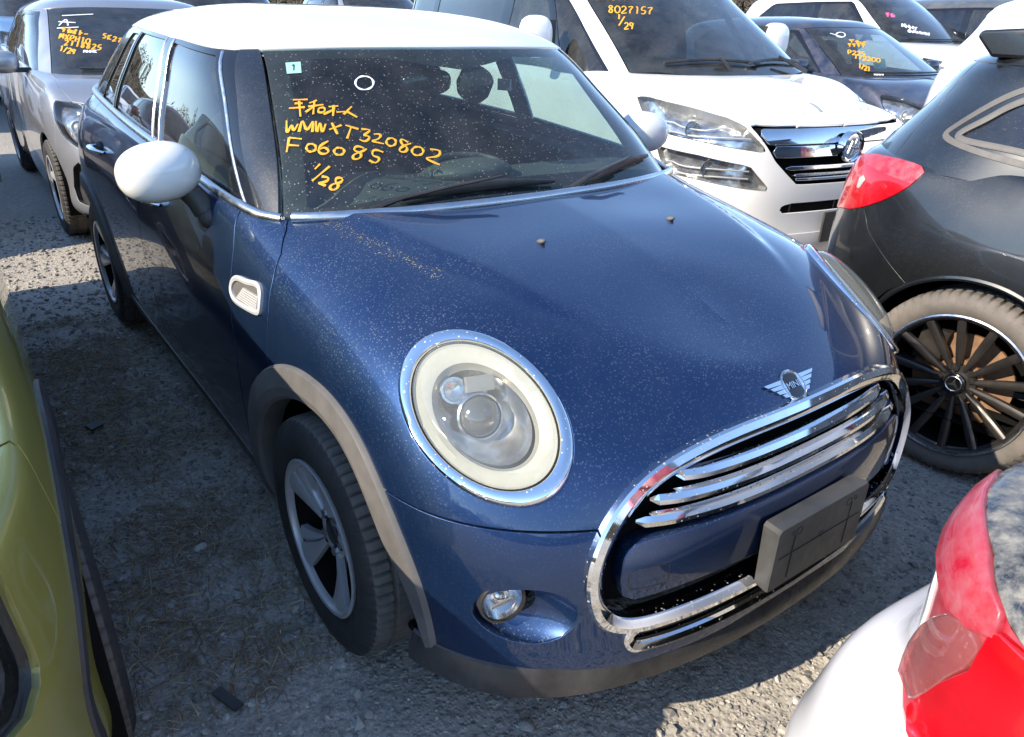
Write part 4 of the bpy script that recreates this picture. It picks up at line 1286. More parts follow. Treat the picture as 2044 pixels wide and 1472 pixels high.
def write(text, x, y, w, h, dx, dy=0.0, slant=0.0):
    out = []
    for i, ch in enumerate(text):
        for st in FONT.get(ch, []):
            out.append([(x + i * dx + a * w - slant * b * h, y + i * dy + b * h) for a, b in st])
    return out
def ell(cx, cy, rx, ry, n=13):
    return [(cx + rx * math.cos(a), cy + ry * math.sin(a)) for a in np.linspace(-1.3, 2 * PI - 1.2, n)]
def zs_(L, ox, oy, s): return [[(ox + x / s, oy + y / s) for x, y in q] for q in L]
line1 = [[(200, 225), (330, 222)], [(165, 300), (305, 290)], [(255, 235), (268, 375)], [(215, 258), (285, 255)], [(345, 255), (410, 230)], [(335, 285), (470, 268)], [(390, 235), (380, 355)], [(378, 290), (312, 335)],
         [(430, 300), (475, 297), (480, 325), (430, 335), (430, 302)], [(515, 287), (600, 280)], [(562, 275), (555, 370)], [(560, 312), (472, 355)], [(585, 335), (660, 330)], [(720, 285), (650, 355)], [(672, 325), (770, 380)]]
line2 = [[(145, 410), (155, 510), (190, 450), (205, 492), (245, 440)], [(255, 510), (290, 415), (325, 490), (375, 418), (372, 512)], [(405, 415), (415, 505), (440, 430), (460, 505), (490, 440)], [(520, 490), (630, 450)], [(545, 430), (595, 530)],
         [(665, 450), (780, 485)], [(718, 462), (680, 570)], [(805, 485), (880, 500), (832, 540), (875, 552), (850, 590), (790, 575)], [(915, 530), (975, 537), (955, 572), (908, 590), (1005, 615)], ell(1070, 600, 42, 35),
         [(1220, 602), (1160, 578), (1168, 618), (1210, 650), (1195, 685), (1145, 675), (1172, 640), (1245, 612)], ell(1305, 680, 50, 38), [(1415, 665), (1500, 682), (1485, 722), (1385, 742), (1500, 800)]]
line3 = [[(168, 560), (145, 690)], [(165, 560), (280, 572)], [(160, 625), (255, 632)], ell(362, 650, 42, 35), [(512, 592), (440, 640), (430, 682), (470, 705), (515, 682), (482, 650), (440, 665)], ell(610, 682, 45, 32),
         [(830, 655), (762, 640), (745, 670), (800, 702), (790, 742), (735, 745), (740, 715), (800, 688), (852, 660)], [(1000, 690), (915, 675), (910, 718), (962, 742), (940, 780), (875, 760)]]
line4 = [[(440, 795), (395, 840)], [(525, 815), (370, 945)], [(455, 905), (515, 920), (490, 950), (430, 962), (492, 985)], [(640, 922), (590, 920), (580, 950), (602, 980), (575, 1020), (530, 1010), (552, 975), (620, 958), (642, 930)]]
for i, L in enumerate((line1, line2, line3, line4)):
    stroke_obj('marker_writing', zs_(L, 540, 150, 4.4435), upp, M['yellow_ink'], ws_obj, .0075, .002, tupp)
stroke_obj('marker_ring', zs_([ell(833, 75, 80, 60)], 540, 150, 4.4435), upp, M['white_ink'], ws_obj, .0065, .002, tupp)
def glass_quad(px4, tree, lift, name, mat, parent):
    P = []
    for px, py in px4:
        o, d = pix(px, py); h, n, i, _ = tree.ray_cast(o, d, 30)
        if n.dot(d) > 0: n = -n
        P.append(h + n * lift)
    nn = (P[1] - P[0]).cross(P[2] - P[0]).normalized() * .0006
    return mesh_obj(name, [tuple(p) for p in P] + [tuple(p - nn) for p in P], [(0, 1, 2, 3), (7, 6, 5, 4), (0, 4, 5, 1), (1, 5, 6, 2), (2, 6, 7, 3), (3, 7, 4, 0)], mat, parent, False)
st_ = glass_quad([(570, 127), (600, 125), (602, 147), (573, 149)], tupp, .002, 'inspection_sticker', M['sticker'], ws_obj)
stroke_obj('sticker_number', [[(583, 134), (586, 131), (586, 143)]], upp, M['print'], st_, .003, .0035, tupp)
# ------------------------------------------------------------------ other cars: net helpers
def plan_normals(pl):
    P = np.array([(-pl[1][0], pl[1][1])] + list(pl), float)
    T = np.gradient(P, axis=0)[1:]
    n = np.stack([T[:, 1], -T[:, 0]], 1)
    return n / np.linalg.norm(n, axis=1)[:, None]
def fan(plan, prof, spine, sgn=1, insk=None):
    """ribs of a nose (sgn 1) or tail (sgn -1): plan outline, (inset, z) profile, spine points"""
    n = plan_normals(plan) * (1 if sgn > 0 else -1)
    if sgn > 0: n = np.where((n[:, 1] > 0)[:, None] & (np.arange(len(n)) == 0)[:, None], -n, n)
    ribs = []
    for i, (x, y) in enumerate(plan):
        nx, ny = n[i]
        if (nx * x + ny * (y - spine[-1][0])) < 0: nx, ny = -nx, -ny
        pr = prof[i] if isinstance(prof[0], list) else prof
        r_ = [(max(0.0, x - nx * a) if i else 0.0, y - ny * a, z) for a, z in pr]
        ys, zs_ = spine[i]
        x5, y5, z5 = r_[-1]
        for t_ in (.34, .68):
            r_.append((x5 * (1 - t_) if i else 0.0, y5 + (ys - y5) * (t_ ** .9), zs_ - (zs_ - z5) * (1 - t_) ** 1.9))
        r_.append((0.0, ys, zs_))
        ribs.append(r_)
    return ribs
def mid(y, w, zb, zs_, zc, tumble=.06, ysp=None):
    h = zs_ - zb
    ysp = y if ysp is None else ysp
    return [(w - .07, y, zb), (w - .03, y, zb + .05), (w - .006, y, zb + .30 * h), (w, y, zb + .60 * h), (w - .4 * tumble, y, zb + .85 * h), (w - tumble, y, zs_),
            (w - tumble - .09, y + (ysp - y) * .4, zs_ + .62 * (zc - zs_)), (w * .45, y + (ysp - y) * .8, zc - .012), (0, ysp, zc)]
def urib(b, e, yc, zc, bulge=.012, xm=.66):
    """roof rib: base point, roof-edge point, crown on the centre line"""
    b = np.array(b, float); e = np.array(e, float)
    out = np.array([b[0], b[1] - yc, 0.0]); out /= np.linalg.norm(out) + 1e-9
    p1 = b * .66 + e * .34 + out * bulge; p2 = b * .33 + e * .67 + out * bulge
    m_ = np.array([e[0] * xm, e[1] + (yc - e[1]) * .45, zc - (zc - e[2]) * .22])
    return [tuple(b), tuple(p1), tuple(p2), tuple(e), tuple(m_), (0.0, yc, zc)]
def corner(poly, y0, rear=False, R_=0.8):
    """outline round a front (or rear) corner: (angle from the centre line * R, z), both sides"""
    s = -1 if rear else 1
    def f(V):
        th = np.arctan2(np.abs(V[:, 0]), s * (y0 - V[:, 1])) * R_
        return poly_sdf(np.stack([th, V[:, 2]], 1), poly)
    return f
def cpt(p, y0, rear=False, R_=0.8):
    s = -1 if rear else 1
    return (round(math.atan2(abs(p[0]), s * (y0 - p[1])) * R_, 3), round(p[2], 3))
def half(sx, off=.01): return lambda V: -sx * V[:, 0] + off
def fline(pts, ax=1, by=2):
    """open line: coordinate ax as a function of coordinate by; <0 beyond the line"""
    q = sorted((b, a) for a, b in pts)
    bs = [b for b, a in q]; as_ = [a for b, a in q]
    return lambda V: np.interp(V[:, by], bs, as_) - V[:, ax]
class Car:
    def __init__(s, name, label, pose, lown, uppn, nl=(120, 60), nu=(90, 48), disp=None, group=None, cat='car'):
        s.root = empty(name, (pose[0], pose[1], 0), pose[2])
        tag(s.root, label, cat, group)
        s.low = Surf(lown).mesh(*nl, disp) if lown else None
        s.upp = Surf(uppn).mesh(*nu) if uppn else None
        s.T = Matrix.Translation((pose[0], pose[1], 0)) @ Matrix.Rotation(pose[2], 4, 'Z')
        s.Ti = s.T.inverted()
        s.tl = bvh(s.low) if lown else None; s.tu = bvh(s.upp) if uppn else None
    def ray(s, px, py):
        o, d = pix(px, py)
        return s.Ti @ o, s.Ti.to_3x3() @ d
    def hit(s, px, py, up=False):
        o, d = s.ray(px, py)
        h = (s.tu if up else s.tl).ray_cast(o, d, 60)[0]
        return h
    def cabin(s, belt, z0):
        c = curve(belt, 90); s.belt = c
        poly = np.vstack([c, (c * np.array([-1, 1]))[::-1]])
        s.fcab = lambda V: np.maximum(poly_sdf(V[:, :2], poly), z0 - V[:, 2])
    def arches(s, wheels, rad, xin=.5):
        s.wheels = wheels
        def f(V):
            d = np.min([np.hypot(V[:, 1] - a, V[:, 2] - b) for a, b in wheels], axis=0)
            return np.maximum(d - rad, xin - np.abs(V[:, 0]))
        s.farch = f; s.rad = rad
    def well(s, hw, depth=.30):
        for cy, cz in s.wheels:
            for sx in (-1, 1):
                T = Matrix.Translation((sx * hw, cy, cz)) @ Matrix.Rotation(sx * PI / 2, 4, 'Y')
                wb = MB().lathe([(s.rad + .012, .0), (s.rad + .008, -depth), (s.rad * .7, -depth - .04), (0, -depth - .04)], 36, T)
                wb.V = [(x, y, max(z, .2)) for x, y, z in wb.V]
                wb.build('wheel_well', M['shell'], s.root)
    def strokes(s, nm, st, mat, w, up=True, lift=.002):
        m = s.upp if up else s.low
        tree = s.tu if up else s.tl
        mb = MB()
        for q in st:
            pts = curve(q, max(4, 4 * len(q))) if len(q) > 2 else np.linspace(q[0], q[-1], 5)
            P = []; Nn = []
            for px, py in pts:
                o, d = s.ray(px, py)
                h, n, i, _ = tree.ray_cast(o, d, 60)
                if h is None: continue
                if n.dot(d) > 0: n = -n
                P.append(np.array(h + n * lift)); Nn.append(np.array(n))
            if len(P) < 2: continue
            V, F = sweep(P, Nn, [(-w / 2, 0), (-w * .3, .0008), (w * .3, .0008), (w / 2, 0)])
            mb.add(V, F)
        if mb.V: return mb.build(nm, mat, s.root, True, 60)
    def swept(s, nm, pts, d, prof, mat, up=False, closed=False, parent=None, n=60, auto=35, lift=0.0):
        """trim laid on the surface: points dropped along direction d"""
        m = s.upp if up else s.low; tree = s.tu if up else s.tl
        P, Nn = project(pts, m, d, tree, 4, 0)
        V, F = sweep(P + Nn * lift, Nn, prof, closed)
        return mesh_obj(nm, V, F, mat, parent or s.root, auto=auto)
    def interior(s, w, y0, y1, z, dashz, dash_y, col=None, seat_y=1.2, seat_z=.45, headz=1.2, wheel_x=-.36):
        col = col or M['interior']
        MB().box((0, (y0 + y1) / 2, .34), (2 * w - .1, y1 - y0, .02)).build('cabin_floor', M['interior'], s.root, False)
        d = MB(); xs = np.linspace(-w + .08, w - .08, 21)
        rows = [(dash_y[0], dashz - .06), (dash_y[0] + .12, dashz), (dash_y[1] - .1, dashz + .005), (dash_y[1], dashz - .05), (dash_y[1], dashz - .4)]
        V = [(x, y + .22 * (abs(x) / w) ** 3 * (1 if i < 2 else .3), zz) for i, (y, zz) in enumerate(rows) for x in xs]
        k = len(xs)
        d.add(V, [(i * k + j, i * k + j + 1, (i + 1) * k + j + 1, (i + 1) * k + j) for i in range(len(rows) - 1) for j in range(k - 1)])
        d.build('dashboard', M['dash'], s.root)
        T = Matrix.Translation((wheel_x, dash_y[1] + .08, dashz - .06)) @ Matrix.Rotation(R(-65), 4, 'X')
        sw = MB().tube([tuple(T @ Vector((.18 * math.cos(a), .18 * math.sin(a), 0))) for a in np.linspace(0, 2 * PI, 32, endpoint=False)], .015, 8, True)
        for a in (0, PI, PI * 1.5): sw.tube([tuple(T @ Vector((0, 0, 0))), tuple(T @ Vector((.178 * math.cos(a), .178 * math.sin(a), 0)))], .016, 6)
        sw.build('steering_wheel', M['interior'], s.root)
        for x in (-.38, .38):
            st = MB()
            st.ellipsoid((x, seat_y, seat_z), (.25, .28, .11), None, 20, 10, p=.7)
            st.ellipsoid((x, seat_y + .32, seat_z + .34), (.24, .10, .36), Matrix.Rotation(R(-15), 3, 'X'), 20, 10, p=.7)
            st.ellipsoid((x, seat_y + .44, headz), (.13, .055, .10), None, 16, 8, p=.75)
            st.build('seat', col, s.root)
    def simple_wheel(s, x, y, r_, tw, tyre, rim, extra=(), roll=0.3, sides=(-1, 1)):
        for sx in sides:
            put_wheel(s.root, [('wheel', tyre), ('rim', rim)] + list(extra), (sx * x, y, r_), sx, roll=roll)
def spoke_rim(Rr, w, n, mat, wid=.16, twin=0.0, lipmat=None, face=.80, hubf=.45, name='rim'):
    mb = MB(); hw = w / 2
    rim_base(mb, Rr, w)
    mb.lathe([(0, hw * hubf + .004), (.028, hw * hubf + .004), (.034, hw * hubf), (.066, hw * hubf), (.072, hw * .1)], 36, ROTX)
    for i in range(n):
        a = 2 * PI * i / n
        for tw_ in ((-twin, twin) if twin else (0,)):
            blade(mb, a + tw_, lambda t_: -wid * (1 - .55 * t_), lambda t_: wid * (1 - .55 * t_), .050, Rr - .010, hw * hubf, hw * face, .018, 6, crown=.006)
    return to_mesh(mb, name, mat, 40)
TYRE15 = tyre15
TYRE16 = tyre_mesh(.312, .208, .19, 60)
RIM_A = spoke_rim(.196, .178, 8, M['rim'], .20)
RIM_B = spoke_rim(.208, .19, 5, M['rim'], .30)
# ------------------------------------------------------------------ white minivan beside the hatchback
VPOSE = (2.802, 1.847, -.14)
v_prof = [(.12, .20), (.03, .26), (.0, .42), (.0, .62), (.012, .80), (.055, .955)]
VL = fan([(0, -.985), (.34, -.965), (.60, -.895), (.78, -.745), (.865, -.56)], v_prof, [(-.72, 1.055), (-.58, 1.085), (-.44, 1.115), (-.32, 1.14), (-.22, 1.16)])
VL += [mid(-.30, .893, .20, 1.03, 1.165, .055, -.12), mid(0.0, .905, .20, 1.09, 1.185, .05, 0), mid(.35, .912, .20, 1.12, 1.20, .045), mid(1.2, .918, .20, 1.13, 1.2, .04), mid(2.4, .918, .2, 1.14, 1.2, .04), mid(3.4, .905, .2, 1.15, 1.2, .05)]
VL += fan([(0, 3.93), (.45, 3.91), (.76, 3.82)], [(.08, .22), (.02, .27), (0, .45), (0, .7), (.01, .95), (.03, 1.15)], [(3.6, 1.2), (3.5, 1.2), (3.45, 1.2)], -1)[::-1]
VU = [urib((0, -.16, 1.16), (0, .98, 1.79), 1.4, 1.86, .02), urib((.42, -.10, 1.16), (.36, 1.0, 1.785), 1.5, 1.87, .02), urib((.70, .06, 1.165), (.58, 1.06, 1.765), 1.6, 1.88, .015),
      urib((.86, .36, 1.10), (.68, 1.14, 1.74), 1.7, 1.885, .015), urib((.875, .80, 1.10), (.71, 1.30, 1.735), 1.8, 1.89, .02), urib((.885, 1.4, 1.10), (.725, 1.6, 1.735), 2.0, 1.89, .02), urib((.885, 2.4, 1.11), (.725, 2.4, 1.735), 2.4, 1.885, .02),
      urib((.87, 3.3, 1.12), (.70, 3.2, 1.72), 2.9, 1.87, .02), urib((.74, 3.80, 1.13), (.62, 3.62, 1.70), 3.1, 1.85, .01), urib((.40, 3.90, 1.13), (.36, 3.72, 1.69), 3.2, 1.84, .01), urib((0, 3.92, 1.13), (0, 3.75, 1.69), 3.3, 1.84, .01)]
van = Car('minivan', 'white minivan with chrome grille and double headlamps, beside the blue hatchback', VPOSE, VL, VU, (150, 70), (100, 56))
vr = van.root
W_ = M['white']
VB = [(0, -.10), (.40, -.05), (.66, .09), (.78, .22), (.858, .42), (.872, .80), (.878, 1.4), (.878, 2.4), (.865, 3.3), (.74, 3.76), (.4, 3.86), (0, 3.88)]
van.cabin(VB, 1.02)
van.arches(((0, .33), (2.95, .33)), .375, .6)
LU = [cpt(p, .1) for p in ((-.852, -.150, 1.058), (-.826, -.246, 1.066), (-.701, -.445, 1.03), (-.632, -.671, 1.003), (-.606, -.783, .975), (-.572, -.88, .900), (-.519, -.911, .842), (-.679, -.829, .861), (-.819, -.645, .885), (-.868, -.349, .902), (-.863, -.25, .966))]
LL = [cpt(p, .1) for p in ((-.874, -.406, .825), (-.807, -.678, .813), (-.609, -.877, .775), (-.566, -.902, .725), (-.488, -.936, .645), (-.617, -.883, .655), (-.803, -.699, .684), (-.864, -.54, .692), (-.875, -.467, .739))]
fLU = lambda V: np.maximum(corner(LU, .1)(V), V[:, 1] - .2); fLL = lambda V: np.maximum(corner(LL, .1)(V), V[:, 1] - .2)
GV = [(0, .968), (.20, .968), (.35, .972), (.60, .982), (.575, .93), (.53, .87), (.48, .80), (.40, .73), (.33, .675), (0, .672)]
GVf = GV + [(-x, z) for x, z in GV[::-1][1:-1]]
fG = lambda V: np.maximum(poly_sdf(V[:, [0, 2]], GVf), V[:, 1] + .4)
IN = [(-.42, .555), (-.36, .575), (.36, .575), (.42, .555), (.40, .520), (-.40, .520)]
fI = lambda V: np.maximum(poly_sdf(V[:, [0, 2]], IN), V[:, 1] + .4)
vb = clip(clip(van.low, neg(van.fcab)), neg(van.farch))
for f in (fLU, fLL, fG, fI): vb = clip(vb, neg(f), -.0015)
hx = lambda V: np.maximum(np.maximum(np.abs(V[:, 0]) - np.interp(V[:, 1], [-.80, -.444, -.228, .05, .25], [.655, .690, .640, .60, .62]), V[:, 1] - .3), .975 - V[:, 2])
hood_v = clip(vb, hx, -.002)
panel('bonnet', hood_v, W_, vr)
vrest = clip(vb, neg(hx), -.002)
ybump = lambda V: np.maximum(V[:, 1] - np.interp(V[:, 2], [.2, .7, 1.0], [-.33, -.37, -.45]), V[:, 2] - .90)
panel('front_bumper', clip(vrest, ybump, -.002), W_, vr)
vrest = clip(vrest, neg(ybump), -.002)
dl = fline([(.46, .2), (.46, .8), (.52, 1.3)])
for sx in (-1, 1): panel('front_wing', clip(clip(clip(vrest, neg(dl), -.002), lambda V: V[:, 1] - 1), half(sx)), W_, vr)
vrest = clip(vrest, dl, -.002)
bl = fline([(1.55, .2), (1.55, 1.4)])
for sx in (-1, 1): panel('front_door', clip(clip(vrest, neg(bl), -.002), half(sx)), W_, vr)
panel('rear_body', clip(vrest, bl, -.002), W_, vr)
vs = offset(van.low, -.02)
for f in (van.fcab, van.farch, fLU, fLL, fG): vs = clip(vs, neg(f))
panel('inner_shell', clip(vs, lambda V: .21 - V[:, 2]), M['shell'], vr, 0)
MB().box((0, 1.5, .23), (1.6, 4.4, .02)).build('underbody', M['shell'], vr, False)
van.well(.88)
# headlamps
for nm, f, dep in (('headlamp', fLU, .05), ('lower_headlamp', fLL, .045)):
    for sx in (-1, 1):
        lens = clip(clip(van.low, f, -.002), half(sx))
        bowl = (lens[0] - lens[1] * dep, lens[1], lens[2])
        hl = panel(nm, bowl, M['lamp_chrome'], vr, 0)
        c = lens[0].mean(0)
        panel('lamp_lens', offset(lens, .003), M['lens_clear'], hl, .03, .004)
        E_ = MB()
        rim_ = flange((lens[0], lens[1], lens[2]), .055, .0)
        tree = bvh(lens)
        for k_, (fx, r_, mt) in enumerate(((.58, .046, 'lamp_chrome'),)):
            lo, hi = lens[0].min(0), lens[0].max(0)
            yy = hi[1] + (lo[1] - hi[1]) * fx
            j = np.argmin(np.abs(lens[0][:, 1] - yy) + np.abs(lens[0][:, 2] - (lens[0][:, 2][np.abs(lens[0][:, 1] - yy) < .03].mean() if (np.abs(lens[0][:, 1] - yy) < .03).any() else lens[0][:, 2].mean())))
            p = lens[0][j]; n_ = lens[1][j]
            q = (Vector(n_) * .5 + Vector((0, -1, 0))).normalized().to_track_quat('Z', 'Y').to_matrix().to_4x4()
            T = Matrix.Translation(Vector(p - n_ * .042)) @ q
            MB().lathe([(r_, .012), (r_ * 1.05, .016), (r_ * 1.0, .02), (r_ * .9, .006), (r_ * .55, -.012), (0, -.016)], 28, T).build('lamp_reflector', M[mt], hl)
            MB().lathe([(r_ * .86, .008), (r_ * .80, .020), (r_ * .55, .032), (r_ * .25, .038), (0, .039)], 24, T).build('lamp_projector', M['lens_clear'], hl)
        for fz in (.3, .55):
            zc = lens[0][:, 2].min() * (1 - fz) + lens[0][:, 2].max() * fz
            w = np.abs(lens[0][:, 2] - zc) < .02
            ys_ = np.linspace(lens[0][w, 1].min() + .03, lens[0][w, 1].max() - .03, 14)
            P = []
            for yy in ys_:
                j = np.argmin(np.abs(lens[0][:, 1] - yy) + np.abs(lens[0][:, 2] - zc)); P.append(tuple(lens[0][j] - lens[1][j] * .03))
            MB().tube(curve(P, 20).tolist(), .005, 6).build('lamp_fin', M['vent_silver'], hl)
        b_ = [(e[0], e[1]) for e in boundary(lens[2])]
        V = []; F = []
        for a, b in b_:
            i0 = len(V); V += [lens[0][a], lens[0][b], lens[0][b] - lens[1][b] * dep, lens[0][a] - lens[1][a] * dep]; F.append((i0, i0 + 1, i0 + 2, i0 + 3))
        mesh_obj('lamp_wall', V, F, M['tray'], hl, False)
# grille
gb = clip(clip(van.low, lambda V: V[:, 1] + .4), fG)
panel('grille_back', (gb[0] + np.array([0, .05, 0]), gb[1], gb[2]), M['shell'], vr, 0)
def vband(nm, z0, z1, mat, out=.004, dep=.03, shrink=.012):
    poly = []
    xw = lambda z: np.interp(z, [.672, .675, .73, .80, .87, .93, .982], [.31, .32, .395, .475, .525, .57, .59]) - shrink
    for z in np.linspace(z0, z1, 6): poly.append((float(xw(z)), z))
    P = poly + [(-x, z) for x, z in poly[::-1]]
    m_ = clip(gb, front_poly(P))
    V = m_[0].copy(); V[:, 1] -= out
    return panel(nm, (V, m_[1], m_[2]), mat, vr, dep, .004)
vband('grille_band', .890, .962, M['chrome'], .012)
vband('grille_band', .822, .876, M['chrome'], .008)
for i in range(4):
    z = .690 + i * .032
    vband('grille_bar', z, z + .017, M['satin' if i % 2 else 'chrome'], .0, .02)
T = Matrix.Translation((.0, -1.005, .868)) @ Matrix.Rotation(PI / 2, 4, 'X')
em = MB().lathe([(.083, -.03), (.083, .006), (.078, .012), (.070, .008), (.068, -.002), (0, .0)], 44, T).build('grille_emblem', M['chrome'], vr)
mk = MB()
for st in ([(-.036, -.032), (-.016, .030)], [(-.002, -.044), (.018, .040)], [(.030, -.030), (.046, .024)], [(-.026, .0), (.038, -.006)]):
    mk.tube([(a, -1.012, .868 + b) for a, b in st], .009, 8)
mk.build('emblem_mark', M['satin'], em)
nb = clip(clip(van.low, lambda V: V[:, 1] + .4), fI)
panel('lower_intake', (nb[0] + np.array([0, .035, 0]), nb[1], nb[2]), M['black'], vr, 0)
for i in range(7):
    x = -.33 + i * .11
    MB().box((x, -.955 + .06 * abs(x), .548), (.012, .02, .05)).build('intake_bar', M['black'], vr, False)
pz = MB().box((.06, -1.005, .43), (.34, .012, .17)).build('plate_holder', M['plate'], vr, False)
panel('lower_valance', offset(clip(clip(clip(van.low, lambda V: V[:, 2] - .40), lambda V: .27 - V[:, 2]), lambda V: V[:, 1] + .55), .004), M['pearl'], vr, .02)
# greenhouse
vz = lambda V: np.interp(V[:, 1], [.98, 1.06, 1.3, 3.2, 3.75], [1.79, 1.765, 1.735, 1.72, 1.69]) - V[:, 2]
panel('roof', offset(clip(van.upp, vz), .004), W_, vr, .015)
vu = clip(van.upp, neg(vz))
VW = [(-.735, 1.10), (-.60, 1.80), (.60, 1.80), (.735, 1.10)]
fVW = lambda V: np.maximum(poly_sdf(V[:, [0, 2]], VW), V[:, 1] - 1.2)
vscr = clip(vu, fVW)
vws = panel('windscreen', vscr, M['glass_far'], vr, 0)
panel('windscreen_border', clip(offset(vscr, -.005), neg(front_poly([(-.655, 1.255), (-.555, 1.74), (.555, 1.74), (.655, 1.255), (.4, 1.235), (0, 1.23), (-.4, 1.235)]))), M['seal'], vr, 0)
vsd = clip(vu, neg(fVW), -.006)
QV = [(.22, 1.135), (.50, 1.14), (.64, 1.15), (1.02, 1.62), (.95, 1.62)]
DV = [(.72, 1.15), (1.48, 1.15), (1.48, 1.67), (1.13, 1.67)]
SV = [(1.60, 1.15), (2.85, 1.15), (2.85, 1.67), (1.60, 1.67)]
BV = [(2.95, 1.17), (3.55, 1.18), (3.45, 1.64), (2.95, 1.66)]
TV = [(-.55, 1.2), (.55, 1.2), (.5, 1.62), (-.5, 1.62)]
fs = [side_poly(q) for q in (QV, DV, SV, BV)]
fT = lambda V: np.maximum(poly_sdf(V[:, [0, 2]], TV), 3.5 - V[:, 1])
pil = vsd
for f in fs + [fT]: pil = clip(pil, neg(f))
vdark = lambda V: poly_sdf(V[:, 1:3], [(.17, 1.125), (.60, 1.125), (2.9, 1.13), (3.7, 1.15), (3.5, 1.68), (1.1, 1.70), (1.02, 1.67)])
for sx in (-1, 1):
    panel('painted_pillar', clip(clip(pil, neg(vdark)), half(sx, 0.0)), W_, vr, .012)
    panel('window_frame', clip(clip(pil, vdark), half(sx)), M['gloss_black'], vr, .012)
for sx in (-1, 1):
    for nm, f, mt in (('quarter_window', fs[0], 'glass_far'), ('front_window', fs[1], 'glass_far'), ('sliding_door_window', fs[2], 'glass_dark'), ('rear_quarter_window', fs[3], 'glass_dark')):
        panel(nm, clip(clip(offset(vsd, -.005), f), half(sx)), M[mt], vr, 0)
panel('tailgate_window', clip(offset(vsd, -.005), fT), M['glass_dark'], vr, 0)
van.interior(.88, -.1, 3.6, .4, 1.13, (.02, .75), None, 1.4, .72, 1.45)
MB().box((0, 2.1, 1.0), (1.45, .12, .75), Matrix.Rotation(R(-14), 3, 'X')).build('rear_seat_row', M['beige'], vr, False)
for sx in (-1, 1):
    mm = MB().ellipsoid((sx * 1.045, .70, 1.335), (.105, .085, .125), None, 28, 18, p=.7)
    V = np.array(mm.V); V[:, 1] = np.minimum(V[:, 1], .745); mm.V = [tuple(v) for v in V]
    mo = mm.build('door_mirror', W_, vr, True, 60)
    MB().box((sx * 1.045, .748, 1.335), (.16, .006, .19)).build('mirror_glass', M['chrome'], mo, False)
    MB().box((sx * .935, .715, 1.235), (.16, .07, .035)).build('mirror_arm', M['black'], mo, False)
    MB().box((sx * .93, .72, 1.335), (.06, .05, .2)).build('mirror_stem', M['black'], mo, False)
for x0, x1, px_ in ((-.55, .15, -.1), (.05, .62, .55)):
    B = []
    for t_ in np.linspace(0, 1, 12):
        h, n, _, _ = van.tu.ray_cast(Vector((x0 + (x1 - x0) * t_, -2, 1.215 + .02 * math.sin(PI * t_))), Vector((0, 1, 0)), 4)
        B.append(h + Vector((0, -.02, .012)))
    wb = MB().tube(B, .010, 8).build('wiper_blade', M['black'], None)
    wa = MB().tube([(px_, -.10, 1.18), tuple(B[6] + Vector((0, -.02, .02)))], [.014, .008], 8).build('wiper_arm', M['black'], vr)
    wb.parent = wa
TYRE17 = tyre_mesh(.335, .225, .21, 60); RIM17 = spoke_rim(.225, .21, 10, M['rim'], .15)
van.simple_wheel(.795, 0, .335, .21, TYRE17, RIM17)
van.simple_wheel(.795, 2.95, .335, .21, TYRE17, RIM17)
van.strokes('marker_writing', write('ANHk', 1190, -14, 15, 15, 22, 0) + write('8027157', 1214, 12, 11, 14, 13, .6), M['yellow_ink'], .010)
van.strokes('marker_writing', write('1', 1232, 30, 7, 9, 10) + write('/', 1234, 34, 14, 18, 10) + write('29', 1246, 46, 9, 13, 10), M['yellow_ink'], .010)
for L in ([(1462, 196), (1468, 199)], [(1583, 213), (1592, 222)], [(1604, 226), (1607, 230)], [(1715, 215), (1722, 223)], [(1731, 214), (1735, 221)], [(1692, 146), (1720, 158)], [(1730, 162), (1742, 172)]):
    van.strokes('chipped_paint', [L], M['stain'], .007, up=False, lift=.001)
van.strokes('chipped_paint', [[(1617, 206), (1624, 210), (1632, 216), (1640, 224)]], M['stain'], .026, up=False, lift=.001)
